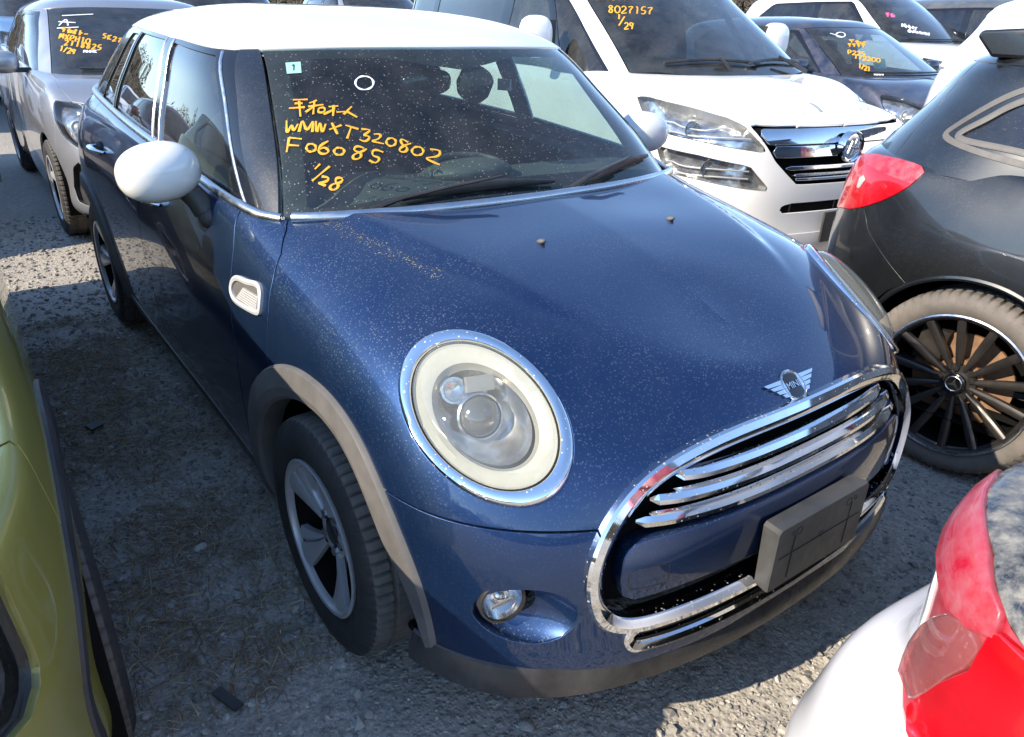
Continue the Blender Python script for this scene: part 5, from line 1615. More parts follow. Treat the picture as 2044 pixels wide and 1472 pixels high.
# ------------------------------------------------------------------ generic small hatchback (silver one behind, and others)
def hatch_nets(k=(1, 1, 1), rake=0.0):
    pr = [(.10, .17), (.02, .23), (.0, .38), (.0, .55), (.018, .70), (.075, .81)]
    L = fan([(0, -.80), (.32, -.78), (.57, -.70), (.72, -.555), (.795, -.37)], pr, [(-.52, .905), (-.40, .935), (-.28, .96), (-.17, .98), (-.06, .995)])
    L += [mid(-.15, .832, .17, .885, 1.0, .06, .06), mid(.12, .842, .17, .935, 1.02, .055, .2), mid(.5, .848, .17, .98, 1.03, .05), mid(1.3, .848, .17, 1.01, 1.04, .05), mid(2.2, .848, .17, 1.04, 1.06, .06), mid(2.75, .825, .18, 1.05, 1.07, .07)]
    L += fan([(0, 3.14), (.40, 3.11), (.68, 2.99)], [(.08, .22), (.015, .28), (0, .45), (.01, .65), (.04, .88), (.09, 1.05)], [(2.8, 1.08), (2.75, 1.08), (2.7, 1.08)], -1)[::-1]
    U = [urib((0, .03, .985), (0, .86, 1.405), 1.25, 1.475, .015), urib((.40, .09, .985), (.34, .89, 1.400), 1.3, 1.478, .015), urib((.665, .25, .985), (.53, .96, 1.385), 1.35, 1.48, .012),
         urib((.755, .48, .975), (.60, 1.03, 1.370), 1.4, 1.482, .012), urib((.785, .80, .985), (.635, 1.16, 1.365), 1.5, 1.484, .015), urib((.79, 1.35, 1.0), (.645, 1.45, 1.365), 1.7, 1.482, .02), urib((.785, 2.0, 1.02), (.63, 1.95, 1.36), 2.0, 1.470, .02),
         urib((.75, 2.55, 1.04), (.58, 2.42, 1.355), 2.2, 1.455, .015), urib((.64, 2.93, 1.05), (.50, 2.72, 1.345), 2.35, 1.44, .0), urib((.38, 3.05, 1.05), (.32, 2.86, 1.345), 2.45, 1.435, .0), urib((0, 3.08, 1.05), (0, 2.90, 1.345), 2.5, 1.435, .0)]
    s = np.array(k)
    return [[tuple(np.array(p) * s) for p in r_] for r_ in L], [[tuple(np.array(p) * s) for p in r_] for r_ in U]
def hatch(name, label, pose, paint_, k=(1, 1, 1), group=None, detail=True, gl='glass_far', fold=0.0, lam=None, vent=True, tail=True):
    L, U = hatch_nets(k)
    c = Car(name, label, pose, L, U, (100, 52) if detail else (64, 34), (72, 40) if detail else (48, 28), group=group)
    kx, ky, kz = k; r = c.root
    X = lambda P: [(x * kx, z * kz) for x, z in P]
    Y = lambda P: [(y * ky, z * kz) for y, z in P]
    c.cabin([(x * kx, y * ky) for x, y in [(0, .085), (.40, .145), (.63, .27), (.72, .40), (.772, .60), (.782, .9), (.785, 1.4), (.78, 2.0), (.745, 2.5), (.64, 2.88), (.38, 3.0), (0, 3.03)]], .93 * kz)
    rw = .312
    c.arches(((0, rw), (2.55 * ky, rw)), .36, .5)
    lam = lam or [(-.790, -.195, .885), (-.70, -.40, .865), (-.55, -.62, .79), (-.47, -.735, .715), (-.60, -.665, .655), (-.715, -.545, .635), (-.785, -.38, .70), (-.808, -.27, .79)]
    lp = [cpt((x * kx, y * ky, z * kz), .1) for x, y, z in lam]
    fL = lambda V: np.maximum(corner(lp, .1)(V), V[:, 1] - .1)
    it = X([(-.52, .44), (-.46, .52), (.46, .52), (.52, .44), (.46, .26), (-.46, .26)])
    fI = lambda V: np.maximum(poly_sdf(V[:, [0, 2]], it), V[:, 1] + .4)
    fgp = [cpt((x * kx, y * ky, z * kz), .1) for x, y, z in ((-.735, -.53, .56), (-.765, -.47, .52), (-.775, -.43, .40), (-.76, -.46, .31), (-.70, -.56, .29), (-.675, -.60, .36), (-.69, -.59, .50))]
    fF = lambda V: np.maximum(corner(fgp, .1)(V), V[:, 1] - .1)
    tl_ = [cpt((x * kx, y * ky, z * kz), 2.4 * ky, True) for x, y, z in ((.80, 2.72, 1.02), (.70, 2.92, 1.03), (.55, 3.02, .98), (.55, 3.05, .82), (.70, 2.97, .76), (.80, 2.80, .80))]
    fT = lambda V: np.maximum(corner(tl_, 2.4 * ky, True)(V), 2.4 * ky - V[:, 1])
    b = clip(clip(c.low, neg(c.fcab)), neg(c.farch))
    if not tail: fT = lambda V: V[:, 1] * 0 + 1.0
    if not vent: fF = lambda V: V[:, 1] * 0 + 1.0
    for f in (fL, fI, fF, fT): b = clip(b, neg(f), -.0015)
    hx = lambda V: np.maximum(np.maximum(np.abs(V[:, 0]) - np.interp(V[:, 1] / ky, [-.75, -.4, -.1, .25, .4], [.46 * kx, .62 * kx, .70 * kx, .70 * kx, .69 * kx]), V[:, 1] - .45 * ky), .77 * kz - V[:, 2])
    panel('bonnet', clip(b, hx, -.002), paint_, r)
    b = clip(b, neg(hx), -.002)
    yb = lambda V: np.maximum(V[:, 1] + .28 * ky, V[:, 2] - .80 * kz)
    panel('front_bumper', clip(b, yb, -.002), paint_, r)
    b = clip(b, neg(yb), -.002)
    d1 = fline(Y([(.46, .15), (.44, .6), (.46, 1.0)])); d2 = fline(Y([(1.42, .15), (1.42, .7), (1.38, 1.1)])); d3 = fline(Y([(2.1, .15), (2.12, .6), (2.28, 1.1)]))
    for sx in (-1, 1): panel('front_wing', clip(clip(b, neg(d1), -.002), half(sx)), paint_, r)
    b = clip(b, d1, -.002)
    for sx in (-1, 1):
        fd_ = panel('front_door', clip(clip(b, neg(d2), -.002), half(sx)), paint_, r)
        rd_ = panel('rear_door', clip(clip(clip(b, d2, -.002), neg(d3), -.002), half(sx)), paint_, r)
    panel('rear_body', clip(b, d3, -.002), paint_, r)
    s = offset(c.low, -.02)
    for f in (c.fcab, c.farch, fL, fI, fF): s = clip(s, neg(f))
    panel('inner_shell', clip(s, lambda V: .2 - V[:, 2]), M['shell'], r, 0)
    MB().box((0, 1.2 * ky, .22), (1.5 * kx, 3.4 * ky, .02)).build('underbody', M['shell'], r, False)
    c.well(.82 * kx)
    for sx in (-1, 1):
        lens = clip(clip(c.low, fL, -.002), half(sx))
        if len(lens[2]):
            hl = panel('headlamp', offset(lens, -.045), M['lamp_chrome'], r, 0)
            panel('lamp_lens', offset(lens, .002), M['lens_clear'], hl, .03, .003)
            if detail:
                for fx, rad in ((.45, .040), (.75, .034)):
                    yy = lens[0][:, 1].max() * (1 - fx) + lens[0][:, 1].min() * fx
                    w = np.abs(lens[0][:, 1] - yy) < .04
                    p = lens[0][w].mean(0); n_ = lens[1][w].mean(0); n_ /= np.linalg.norm(n_)
                    T = Matrix.Translation(Vector(p - n_ * .035)) @ (Vector(n_) * .5 + Vector((0, -1, 0))).normalized().to_track_quat('Z', 'Y').to_matrix().to_4x4()
                    MB().lathe([(rad, .0), (rad * 1.1, .012), (rad * .95, .014), (rad * .7, .0), (rad * .6, .012), (rad * .3, .022), (0, .024)], 24, T).build('lamp_projector', M['lamp_white'], hl)
        fgm = clip(clip(c.low, fF, -.001), half(sx))
        if len(fgm[2]):
            fo = panel('bumper_vent', offset(fgm, -.03), M['black'], r, 0)
            bd = boundary(fgm[2]); V = []; F = []
            for a, b2 in bd:
                i0 = len(V); V += [fgm[0][a], fgm[0][b2], fgm[0][b2] - fgm[1][b2] * .03, fgm[0][a] - fgm[1][a] * .03]; F.append((i0, i0 + 1, i0 + 2, i0 + 3))
            mesh_obj('vent_wall', V, F, M['black'], fo, False)
        tm = clip(clip(c.low, fT, -.001), half(sx))
        if len(tm[2]): panel('tail_lamp', offset(tm, .004), M['red'], r, .02)
    im = clip(clip(c.low, lambda V: V[:, 1] + .4), fI)
    gi = panel('front_grille', (im[0] + np.array([0, .04, 0]), im[1], im[2]), M['black'], r, 0)
    if detail:
        for i in range(5):
            z = (.29 + i * .05) * kz
            xs = np.linspace(-.44 * kx, .44 * kx, 24); P = []
            for x in xs:
                h = c.tl.ray_cast(Vector((x, -3, z)), Vector((0, 1, 0)), 4)[0]; P.append((x, h.y + .015, z))
            V, F = sweep(P, [(0, -1, .2)] * 24, [(.008, -.01), (.006, .006), (-.006, .006), (-.008, -.01)])
            mesh_obj('grille_slat', V, F, M['gloss_black'], gi, auto=30)
    # greenhouse
    vz = lambda V: np.interp(V[:, 1] / ky, [.86, .96, 1.16, 1.95, 2.72, 2.9], [1.405 * kz, 1.385 * kz, 1.366 * kz, 1.36 * kz, 1.345 * kz, 1.345 * kz]) - V[:, 2]
    panel('roof', offset(clip(c.upp, vz), .004), paint_, r, .014)
    u = clip(c.upp, neg(vz))
    ww = X([(-.70, .94), (-.535, 1.42), (.535, 1.42), (.70, .94)])
    fW = lambda V: np.maximum(poly_sdf(V[:, [0, 2]], ww), V[:, 1] - 1.1 * ky)
    sc_ = clip(u, fW)
    panel('windscreen', sc_, M[gl], r, 0)
    panel('windscreen_border', clip(offset(sc_, -.004), neg(front_poly(X([(-.60, 1.035), (-.49, 1.37), (.49, 1.37), (.60, 1.035), (.3, 1.03), (-.3, 1.03)])))), M['seal'], r, 0)
    sd = clip(u, neg(fW), -.005)
    fw_, rw_ = side_poly(Y([(.50, 1.0), (1.35, 1.02), (1.40, 1.34), (1.02, 1.345)])), side_poly(Y([(1.44, 1.02), (2.20, 1.06), (2.36, 1.18), (2.20, 1.315), (1.49, 1.34)]))
    fB = lambda V: np.maximum(poly_sdf(V[:, [0, 2]], X([(-.50, 1.09), (.50, 1.09), (.44, 1.31), (-.44, 1.31)])), 2.5 * ky - V[:, 1])
    pl = sd
    for f in (fw_, rw_, fB): pl = clip(pl, neg(f))
    dk = lambda V: poly_sdf(V[:, 1:3], Y([(.44, .97), (1.2, .98), (2.25, 1.02), (2.42, 1.2), (2.22, 1.335), (1.45, 1.36), (.99, 1.365)]))
    for sx in (-1, 1):
        panel('painted_pillar', clip(clip(pl, neg(dk)), half(sx, 0.0)), paint_, r, .012)
        panel('window_frame', clip(clip(pl, dk), half(sx)), M['gloss_black'], r, .012)
        panel('front_window', clip(clip(offset(sd, -.004), fw_), half(sx)), M['glass_far'], r, 0)
        panel('rear_window', clip(clip(offset(sd, -.004), rw_), half(sx)), M['glass_dark'], r, 0)
        mm = MB().ellipsoid((sx * (.925 * kx - fold), .60 * ky, 1.055 * kz), (.095, .065, .072), None, 24, 14, p=.75)
        V = np.array(mm.V); V[:, 1] = np.minimum(V[:, 1], .60 * ky + .03); mm.V = [tuple(v) for v in V]
        mo = mm.build('door_mirror', paint_, r, True, 60)
        MB().box((sx * (.925 * kx - fold), .60 * ky + .032, 1.055 * kz), (.15, .005, .10)).build('mirror_glass', M['gloss_black'], mo, False)
        MB().box((sx * .83 * kx, .60 * ky, 1.005 * kz), (.12, .05, .03)).build('mirror_arm', M['black'], mo, False)
    panel('tailgate_window', clip(offset(sd, -.004), fB), M['glass_dark'], r, 0)
    c.interior(.80 * kx, 0, 2.8 * ky, .4, .98 * kz, (.14 * ky, .62 * ky), M['seat'], 1.05 * ky, .50, 1.17 * kz)
    for x0, x1 in ((-.52, .1), (.0, .5)):
        B = []
        for t_ in np.linspace(0, 1, 8):
            h = c.tu.ray_cast(Vector(((x0 + (x1 - x0) * t_) * kx, -2, 1.03 * kz)), Vector((0, 1, 0)), 4)[0]
            B.append(h + Vector((0, -.015, .01)))
        MB().tube(B, .009, 6).build('wiper', M['black'], r)
    c.simple_wheel(.75 * kx, 0, rw, .19, TYRE16, RIM_B)
    c.simple_wheel(.75 * kx, 2.55 * ky, rw, .19, TYRE16, RIM_A if not detail else RIM_B)
    return c
yar = hatch('silver_hatchback', 'silver hatchback with dusty windscreen, parked right behind the blue hatchback', (.036, 4.395, -.006), M['silver'])
yr = yar.root
yar.strokes('marker_writing', write('kwot-', 124, 55, 10, 10, 11, 2.2, .2), M['yellow_ink'], .014)
yar.strokes('marker_writing', write('MXPH10', 120, 68, 9, 10, 10.5, 2.0, .2), M['yellow_ink'], .012)
yar.strokes('marker_writing', write('SK279', 206, 68, 8, 9, 10, 3, .2), M['yellow_ink'], .012)
yar.strokes('marker_writing', write('2118825', 130, 81, 8, 10, 11, 1.6, .2) , M['yellow_ink'], .012)
yar.strokes('marker_writing', write('1/29', 120, 93, 8, 10, 8, 2, .2), M['yellow_ink'], .012)
yar.strokes('marker_mark', [[(118, 52), (132, 40), (136, 52)], [(117, 44), (151, 46)], [(114, 57), (157, 55)], [(124, 32), (186, 29)]], M['white_ink'], .010)
yar.strokes('marker_mark', write('MHHK', 167, 101, 6, 5, 7), M['white_ink'], .008)
navy = hatch('navy_hatchback', 'dark navy car with dusty windscreen, behind the white minivan bonnet', (6.344, 2.41, -.183), M['navy'], (1.02, 1.08, 1.02))
navy.strokes('marker_writing', write('kwo', 1694, 79, 12, 7, 12, 2) + write('kkkk', 1692, 87, 8, 7, 9, .5) + write('P225', 1692, 101, 8, 8, 9, 1) + write('172200', 1704, 110, 8, 8, 9, 1.4) + write('1/21', 1713, 128, 6, 9, 6, 2), M['yellow_ink'], .014)
navy.strokes('marker_mark', [ell(1678, 70, 9, 5), [(1657, 67), (1680, 74)]], M['white_ink'], .012)
navy.strokes('marker_mark', write('NNN', 1745, 146, 6, 5, 6), M['white_ink'], .012)
MB().box((-.12, .42, 1.12), (.16, .01, .10), Matrix.Rotation(R(-30), 3, 'X')).build('windscreen_notice', M['sticker'], navy.root, False)
# ------------------------------------------------------------------ black hatchback on the right (rear quarter in view)
BPOSE = (2.366, -3.114, .063)
pr = [(.10, .17), (.02, .23), (.0, .38), (.0, .55), (.018, .70), (.075, .80)]
BL_ = fan([(0, -.86), (.34, -.84), (.60, -.76), (.76, -.60), (.835, -.40)], pr, [(-.52, .905), (-.40, .935), (-.28, .96), (-.17, .975), (-.06, .985)])
BL_ += [mid(-.15, .872, .17, .87, .99, .06, .06), mid(.2, .882, .17, .92, 1.0, .055, .25), mid(.7, .888, .17, .955, 1.0, .05), mid(1.5, .888, .17, .985, 1.02, .05), mid(2.2, .889, .17, 1.01, 1.04, .055), mid(2.65, .886, .19, 1.03, 1.06, .075), mid(2.92, .868, .22, 1.035, 1.07, .09)]
BL_ += fan([(0, 3.46), (.36, 3.44), (.63, 3.375), (.785, 3.20)], [(.12, .24), (.03, .30), (0, .48), (.0, .68), (.015, .86), (.065, 1.02)], [(3.05, 1.10), (3.0, 1.10), (2.98, 1.09), (2.95, 1.08)], -1)[::-1]
BU_ = [urib((0, .10, .97), (0, .92, 1.37), 1.25, 1.435, .012), urib((.42, .16, .97), (.36, .95, 1.365), 1.3, 1.438, .012), urib((.70, .33, .965), (.55, 1.02, 1.35), 1.35, 1.44, .012),
       urib((.80, .56, .95), (.62, 1.10, 1.335), 1.4, 1.442, .012), urib((.825, .9, .955), (.655, 1.25, 1.335), 1.5, 1.444, .015), urib((.83, 1.5, .975), (.67, 1.55, 1.34), 1.7, 1.445, .02), urib((.825, 2.1, .995), (.66, 2.05, 1.345), 2.0, 1.455, .02),
       urib((.79, 2.62, 1.01), (.655, 2.55, 1.37), 2.3, 1.462, .015), urib((.725, 3.13, 1.02), (.60, 2.93, 1.37), 2.6, 1.458, .0), urib((.45, 3.36, 1.02), (.40, 3.09, 1.37), 2.7, 1.452, .0), urib((0, 3.40, 1.02), (0, 3.13, 1.37), 2.75, 1.45, .0)]
bk = Car('black_hatchback', 'dusty black hatchback with black multi-spoke wheel and red tail lamp, right edge', BPOSE, BL_, BU_, (140, 64), (96, 50))
br = bk.root; KP = M['black_paint']
bk.cabin([(0, .16), (.42, .22), (.68, .36), (.77, .52), (.815, .75), (.825, 1.2), (.828, 1.8), (.80, 2.4), (.765, 2.75), (.715, 3.09), (.44, 3.31), (0, 3.35)], .90)
bk.arches(((0, .335), (2.70, .335)), .388, .5)
bl_ = [cpt(p, 2.5, True) for p in ((-.661, 3.24, 1.031), (-.709, 3.136, 1.036), (-.751, 3.043, 1.034), (-.776, 3.009, 1.026), (-.787, 3.011, 1.010), (-.803, 3.044, .959), (-.8, 3.105, .908), (-.774, 3.19, .859), (-.73, 3.264, .829), (-.60, 3.36, .80), (-.50, 3.38, .85), (-.52, 3.34, .98), (-.60, 3.30, 1.02))]
fbl = lambda V: np.maximum(corner(bl_, 2.5, True)(V), 2.6 - V[:, 1])
B0 = clip(clip(bk.low, neg(bk.fcab)), neg(bk.farch)); B0 = clip(B0, neg(fbl), -.002)
yl = fline([(3.6, 1.2), (3.19, .846), (3.148, .779), (3.031, .698), (2.941, .642), (2.80, .60), (2.80, .1)])     # bumper behind this line
byl = lambda V: np.maximum(yl(V), V[:, 2] - .86)
panel('rear_bumper', clip(B0, byl, -.002), KP, br)
B1 = clip(B0, neg(byl), -.002)
d1 = fline([(.50, .15), (.48, .6), (.52, 1.0)]); d2 = fline([(1.50, .15), (1.50, .7), (1.46, 1.1)]); d3 = fline([(2.22, .15), (2.24, .6), (2.36, 1.1)])
nz = lambda V: V[:, 1] - d1(V) * 0 + .3
for sx in (-1, 1): panel('front_wing', clip(clip(clip(B1, neg(d1), -.002), lambda V: -.3 - V[:, 1]), half(sx)), KP, br)
panel('nose', clip(B1, lambda V: V[:, 1] + .302), KP, br)
B2 = clip(B1, d1, -.002)
for sx in (-1, 1):
    panel('front_door', clip(clip(B2, neg(d2), -.002), half(sx)), KP, br)
    panel('rear_door', clip(clip(clip(B2, d2, -.002), neg(d3), -.002), half(sx)), KP, br)
panel('rear_quarter', clip(B2, d3, -.002), KP, br)
s = offset(bk.low, -.02)
for f in (bk.fcab, bk.farch, fbl): s = clip(s, neg(f))
panel('inner_shell', clip(s, lambda V: .22 - V[:, 2]), M['shell'], br, 0)
MB().box((0, 1.3, .25), (1.6, 3.8, .02)).build('underbody', M['shell'], br, False)
bk.well(.86)
for sx in (-1, 1):
    tl_ = clip(clip(bk.low, fbl, -.001), half(sx))
    up_ = clip(tl_, lambda V: .975 + .10 * (V[:, 1] - 3.05) - V[:, 2])
    lo_ = clip(tl_, lambda V: V[:, 2] - .975 - .10 * (V[:, 1] - 3.05))
    tl0 = panel('tail_lamp', offset(lo_, .006), M['red'], br, .03, .004)
    panel('upper_lens', offset(up_, .006), M['red_dusty'], tl0, .03, .004)
    rv = [cpt(p, 2.5, True) for p in ((-.715, 3.262, .965), (-.73, 3.225, .955), (-.745, 3.215, .925), (-.722, 3.262, .905))]
    rm = clip(clip(bk.low, corner(rv, 2.5, True)), half(sx))
    if len(rm[2]): panel('reverse_lens', offset(clip(rm, lambda V: 2.6 - V[:, 1]), .008), M['lamp_white'], tl0, .006)
    # wheel-arch edge
    th = np.linspace(R(188), R(-8), 60); P = []; Nn = []
    V, F = [], []
    for t_ in th:
        y, z = 2.70 + .388 * math.cos(t_), .335 + .388 * math.sin(t_)
        h = bk.tl.ray_cast(Vector((sx * 1.5, y, max(z, .25))), Vector((-sx, 0, 0)), 1.4)[0]
        P.append((h.x if h else sx * .86, y, z)); Nn.append((sx, 0, 0))
    V, F = sweep(P, Nn, [(-.012, -.03), (-.012, .002), (-.004, .006), (.004, .003), (.006, -.03)])
    mesh_obj('arch_edge', V, F, KP, br, auto=40)
# greenhouse
vz = lambda V: np.interp(V[:, 1], [.92, 1.02, 1.25, 2.05, 2.55, 2.93, 3.13], [1.372, 1.35, 1.336, 1.345, 1.37, 1.37, 1.37]) - V[:, 2]
panel('roof', offset(clip(bk.upp, vz), .004), KP, br, .014)
u = clip(bk.upp, neg(vz))
ww = [(-.725, .92), (-.555, 1.39), (.555, 1.39), (.725, .92)]
fW = lambda V: np.maximum(poly_sdf(V[:, [0, 2]], ww), V[:, 1] - 1.15)
panel('windscreen', clip(u, fW), M['glass_far'], br, 0)
sd = clip(u, neg(fW), -.005)
QB = [(2.955, 1.143), (2.90, 1.195), (2.84, 1.245), (2.70, 1.315), (2.42, 1.335), (2.42, 1.09), (2.70, 1.115)]
W1 = side_poly([(.62, .99), (1.45, 1.02), (1.48, 1.31), (1.12, 1.315)]); W2 = side_poly([(1.54, 1.02), (2.30, 1.06), (2.30, 1.32), (1.58, 1.315)]); W3 = side_poly(QB)
fB = lambda V: np.maximum(poly_sdf(V[:, [0, 2]], [(-.50, 1.10), (.50, 1.10), (.46, 1.33), (-.46, 1.33)]), 2.8 - V[:, 1])
pl = sd
for f in (W1, W2, W3, fB): pl = clip(pl, neg(f))
tg = fline([(3.03, 1.40), (3.075, 1.29), (3.15, 1.12), (3.18, 1.0)])
panel('rear_pillar', clip(pl, neg(tg), -.002), KP, br, .012)
panel('tailgate', clip(pl, tg, -.002), KP, br, .012)
for sx in (-1, 1):
    for f, nm in ((W1, 'front_window'), (W2, 'rear_window'), (W3, 'quarter_window')):
        panel(nm, clip(clip(offset(sd, -.006), f), half(sx)), M['glass_dark'], br, 0)
    pts = curve(QB, 70, True)
    P, Nn = project([(sx * 1.5, y, z) for y, z in pts], bk.upp, (-sx, 0, 0), bk.tu, 1.4, 0)
    V, F = sweep(P, Nn, [(-.010, -.004), (-.009, .004), (0, .006), (.012, .002), (.012, -.004)], True)
    mesh_obj('window_seal', V, F, M['cladding'], br, auto=40)
    pts = curve([(2.30, 1.345), (2.70, 1.335), (2.87, 1.265), (2.985, 1.165), (3.0, 1.140), (2.94, 1.118), (2.70, 1.085), (2.30, 1.055)], 60)
    P, Nn = project([(sx * 1.5, y, z) for y, z in pts], bk.upp, (-sx, 0, 0), bk.tu, 1.4, 0)
    V, F = sweep(P, Nn, [(-.012, -.004), (-.010, .003), (0, .004), (.010, .003), (.012, -.004)])
    mesh_obj('window_trim', V, F, M['cladding'], br, auto=40)
panel('tailgate_window', clip(offset(sd, -.004), fB), M['glass_dark'], br, 0)
mb = MB()
sp_ = [(2.60, 1.43), (2.68, 1.482), (2.85, 1.486), (3.02, 1.472), (3.03, 1.452), (2.97, 1.39), (2.8, 1.39)]
mb.prism(sp_, (-.60, 0, 0), (0, 1, 0), (0, 0, 1), (1.20, 0, 0))
spo = mb.build('roof_spoiler', KP, br, True, 30)
bv = spo.modifiers.new('round', 'BEVEL'); bv.width = .022; bv.segments = 4
bk.interior(.83, 0, 3.0, .4, .97, (.2, .65), M['seat'], 1.1, .48, 1.15)
TY18 = tyre_mesh(.335, .250, .225, 64, M['dusty_tyre'], M['dusty_tyre'], 'wide_tyre')
RIM18 = spoke_rim(.250, .225, 14, M['rim_dark'], .13, 0, None, .86, .55, 'multi_spoke_rim')
hw = .1125
lp_ = MB().lathe([(.258, hw * .93), (.259, hw * .99), (.254, hw * 1.02), (.247, hw * .985), (.245, hw * .94)], 64, ROTX)
LIP18 = to_mesh(lp_, 'rim_lip', M['satin'])
DISC = to_mesh(MB().lathe([(.170, .0), (.170, .012), (.085, .012), (.085, .045), (0, .045)], 48, ROTX), 'brake_disc', M['rust'])
CAP = to_mesh(MB().lathe([(.037, hw * .5), (.036, hw * .66), (.031, hw * .69), (0, hw * .69)], 32, ROTX), 'hub_cap', M['gloss_black'])
st3 = MB()
for i in range(3):
    a = R(90 + 120 * i); c_, s_ = math.cos(a), math.sin(a)
    st3.prism([(.024, 0), (.002, .0045), (-.002, 0), (.002, -.0045)], (-hw * .695, 0, 0), (0, c_, s_), (0, -s_, c_), (-.003, 0, 0))
st3.tube([(-hw * .70, .0265 * math.cos(a), .0265 * math.sin(a)) for a in np.linspace(0, 2 * PI, 32, endpoint=False)], .0022, 6, True)
STAR = to_mesh(st3, 'hub_star', M['satin'])
BOLTS = [('wheel_bolt', to_mesh(MB().lathe([(.013, hw * .5), (.012, hw * .64), (0, hw * .65)], 6, Matrix.Translation((0, .055 * math.cos(a), .055 * math.sin(a))) @ ROTX), 'wheel_bolt', M['rim_dark'], 30)) for a in np.linspace(0, 2 * PI, 5, endpoint=False)]
CAL = to_mesh(MB().box((-.02, .13, .09), (.06, .09, .13)), 'brake_caliper', M['rim_dark'])
bk.simple_wheel(.772, 2.70, .335, .225, TY18, RIM18, [('rim_lip', LIP18), ('brake_disc', DISC), ('hub_cap', CAP), ('hub_star', STAR), ('brake_caliper', CAL)] + BOLTS, .11)
bk.simple_wheel(.772, 0, .335, .225, TY18, RIM18, [('rim_lip', LIP18)], .5)
# ------------------------------------------------------------------ white hatchback in the near right corner
PPOSE = (.30, -4.56, 0.0)
PL_ = fan([(0, -.86), (.34, -.84), (.60, -.76), (.76, -.60), (.835, -.40)], pr, [(-.52, .905), (-.40, .935), (-.28, .96), (-.17, .975), (-.06, .985)])
PL_ += [mid(-.15, .862, .17, .86, .98, .06, .06), mid(.2, .872, .17, .90, .99, .055, .25), mid(.7, .878, .17, .92, .98, .05), mid(1.5, .88, .17, .93, .97, .05), mid(2.3, .88, .18, .925, .95, .055), mid(2.8, .878, .20, .895, .92, .07), mid(3.08, .872, .22, .888, .905, .08)]
PL_ += fan([(0, 3.54), (.40, 3.542), (.68, 3.536), (.840, 3.43)], [(.08, .25), (.0, .33), (0, .44), (.045, .575), (.115, .665), (.130, .885)], [(3.2, .90), (3.15, .90), (3.12, .90), (3.1, .90)], -1)[::-1]
PU_ = [urib((0, .0, .96), (0, 1.0, 1.40), 1.4, 1.465, .012), urib((.42, .06, .96), (.36, 1.02, 1.395), 1.45, 1.468, .012), urib((.69, .26, .955), (.54, 1.10, 1.38), 1.5, 1.47, .012),
       urib((.79, .5, .90), (.61, 1.2, 1.365), 1.55, 1.47, .012), urib((.815, .9, .90), (.64, 1.35, 1.36), 1.6, 1.47, .015), urib((.82, 1.5, .90), (.65, 1.6, 1.35), 1.75, 1.465, .02), urib((.815, 2.1, .91), (.63, 2.1, 1.31), 2.0, 1.44, .02),
       urib((.78, 2.75, .93), (.60, 2.6, 1.23), 2.25, 1.40, .015), urib((.69, 3.22, .86), (.60, 3.05, .92), 2.5, 1.14, .0), urib((.42, 3.34, .86), (.38, 3.22, .91), 2.6, 1.10, .0), urib((0, 3.36, .86), (0, 3.24, .91), 2.65, 1.09, .0)]
wc = Car('white_hatchback', 'pearl white car with a large red tail lamp, cropped in the lower right corner', PPOSE, PL_, PU_, (140, 70), (80, 44))
wr = wc.root; PM = M['pearl']
wc.cabin([(0, .06), (.42, .12), (.67, .30), (.75, .46), (.80, .7), (.815, 1.2), (.815, 2.0), (.775, 2.7), (.70, 3.20), (.42, 3.34), (0, 3.36)], .82)
wc.arches(((0, .32), (2.70, .32)), .37, .5)
Y0 = 2.7
c3 = lambda L: [cpt(p, Y0, True) for p in L]
STRIP = c3(((-.52, 3.42, .893), (-.55, 3.42, .866), (-.60, 3.415, .845), (-.66, 3.40, .832), (-.745, 3.37, .822), (-.785, 3.347, .818), (-.804, 3.319, .833), (-.819, 3.284, .857), (-.806, 3.311, .871), (-.781, 3.337, .884), (-.752, 3.358, .896), (-.64, 3.40, .905)))
CLEAR = c3(((-0.775, 3.354, 0.812), (-0.721, 3.391, 0.734), (-0.699, 3.408, 0.654), (-0.738, 3.391, 0.634), (-0.76, 3.367, 0.646), (-0.79, 3.33, 0.740), (-0.808, 3.306, 0.813), (-0.799, 3.325, 0.828)))
MAIN = c3(((-0.821, 3.283, 0.856), (-0.806, 3.317, 0.831), (-0.812, 3.302, 0.810), (-0.793, 3.33, 0.735), (-0.764, 3.364, 0.641), (-0.77, 3.371, 0.625), (-0.8, 3.347, 0.621), (-0.858, 3.2, 0.620), (-0.874, 3.02, 0.660), (-0.87, 3.05, 0.800), (-0.829, 3.258, 0.845)))
HATCH = c3(((-.50, 3.41, .895), (-.64, 3.402, .907), (-.755, 3.355, .900), (-.784, 3.333, .887), (-.809, 3.307, .873), (-.822, 3.281, .859), (-.831, 3.255, .848), (-.84, 3.17, .843), (-.84, 2.92, .843), (-.80, 2.91, 1.10), (-.004, 2.95, 1.10), (-.004, 3.41, .893)))
def rg2(poly):
    q = curve(poly, 60, True)
    return lambda V: np.maximum(corner(q, Y0, True)(V), 2.9 - V[:, 1])
BASE = c3(((-.52, 3.42, .895), (-.56, 3.42, .85), (-.66, 3.40, .80), (-.69, 3.40, .73), (-.69, 3.408, .65), (-.74, 3.39, .626), (-.80, 3.347, .618), (-.872, 3.06, .640), (-.87, 3.04, .800), (-.83, 3.255, .846), (-.806, 3.311, .871), (-.75, 3.36, .898), (-.62, 3.40, .908)))
fs4 = [rg2(q) for q in (STRIP, CLEAR, MAIN)] + [lambda V: np.maximum(corner(HATCH, Y0, True)(V), 2.9 - V[:, 1])]
W0 = clip(clip(wc.low, neg(wc.fcab)), neg(wc.farch))
W0 = clip(clip(W0, neg(rg2(BASE)), -.002), neg(fs4[3]), -.003)
wl = fline([(3.5, .70), (3.475, .612), (3.25, .60), (2.9, .56), (2.9, .1)])
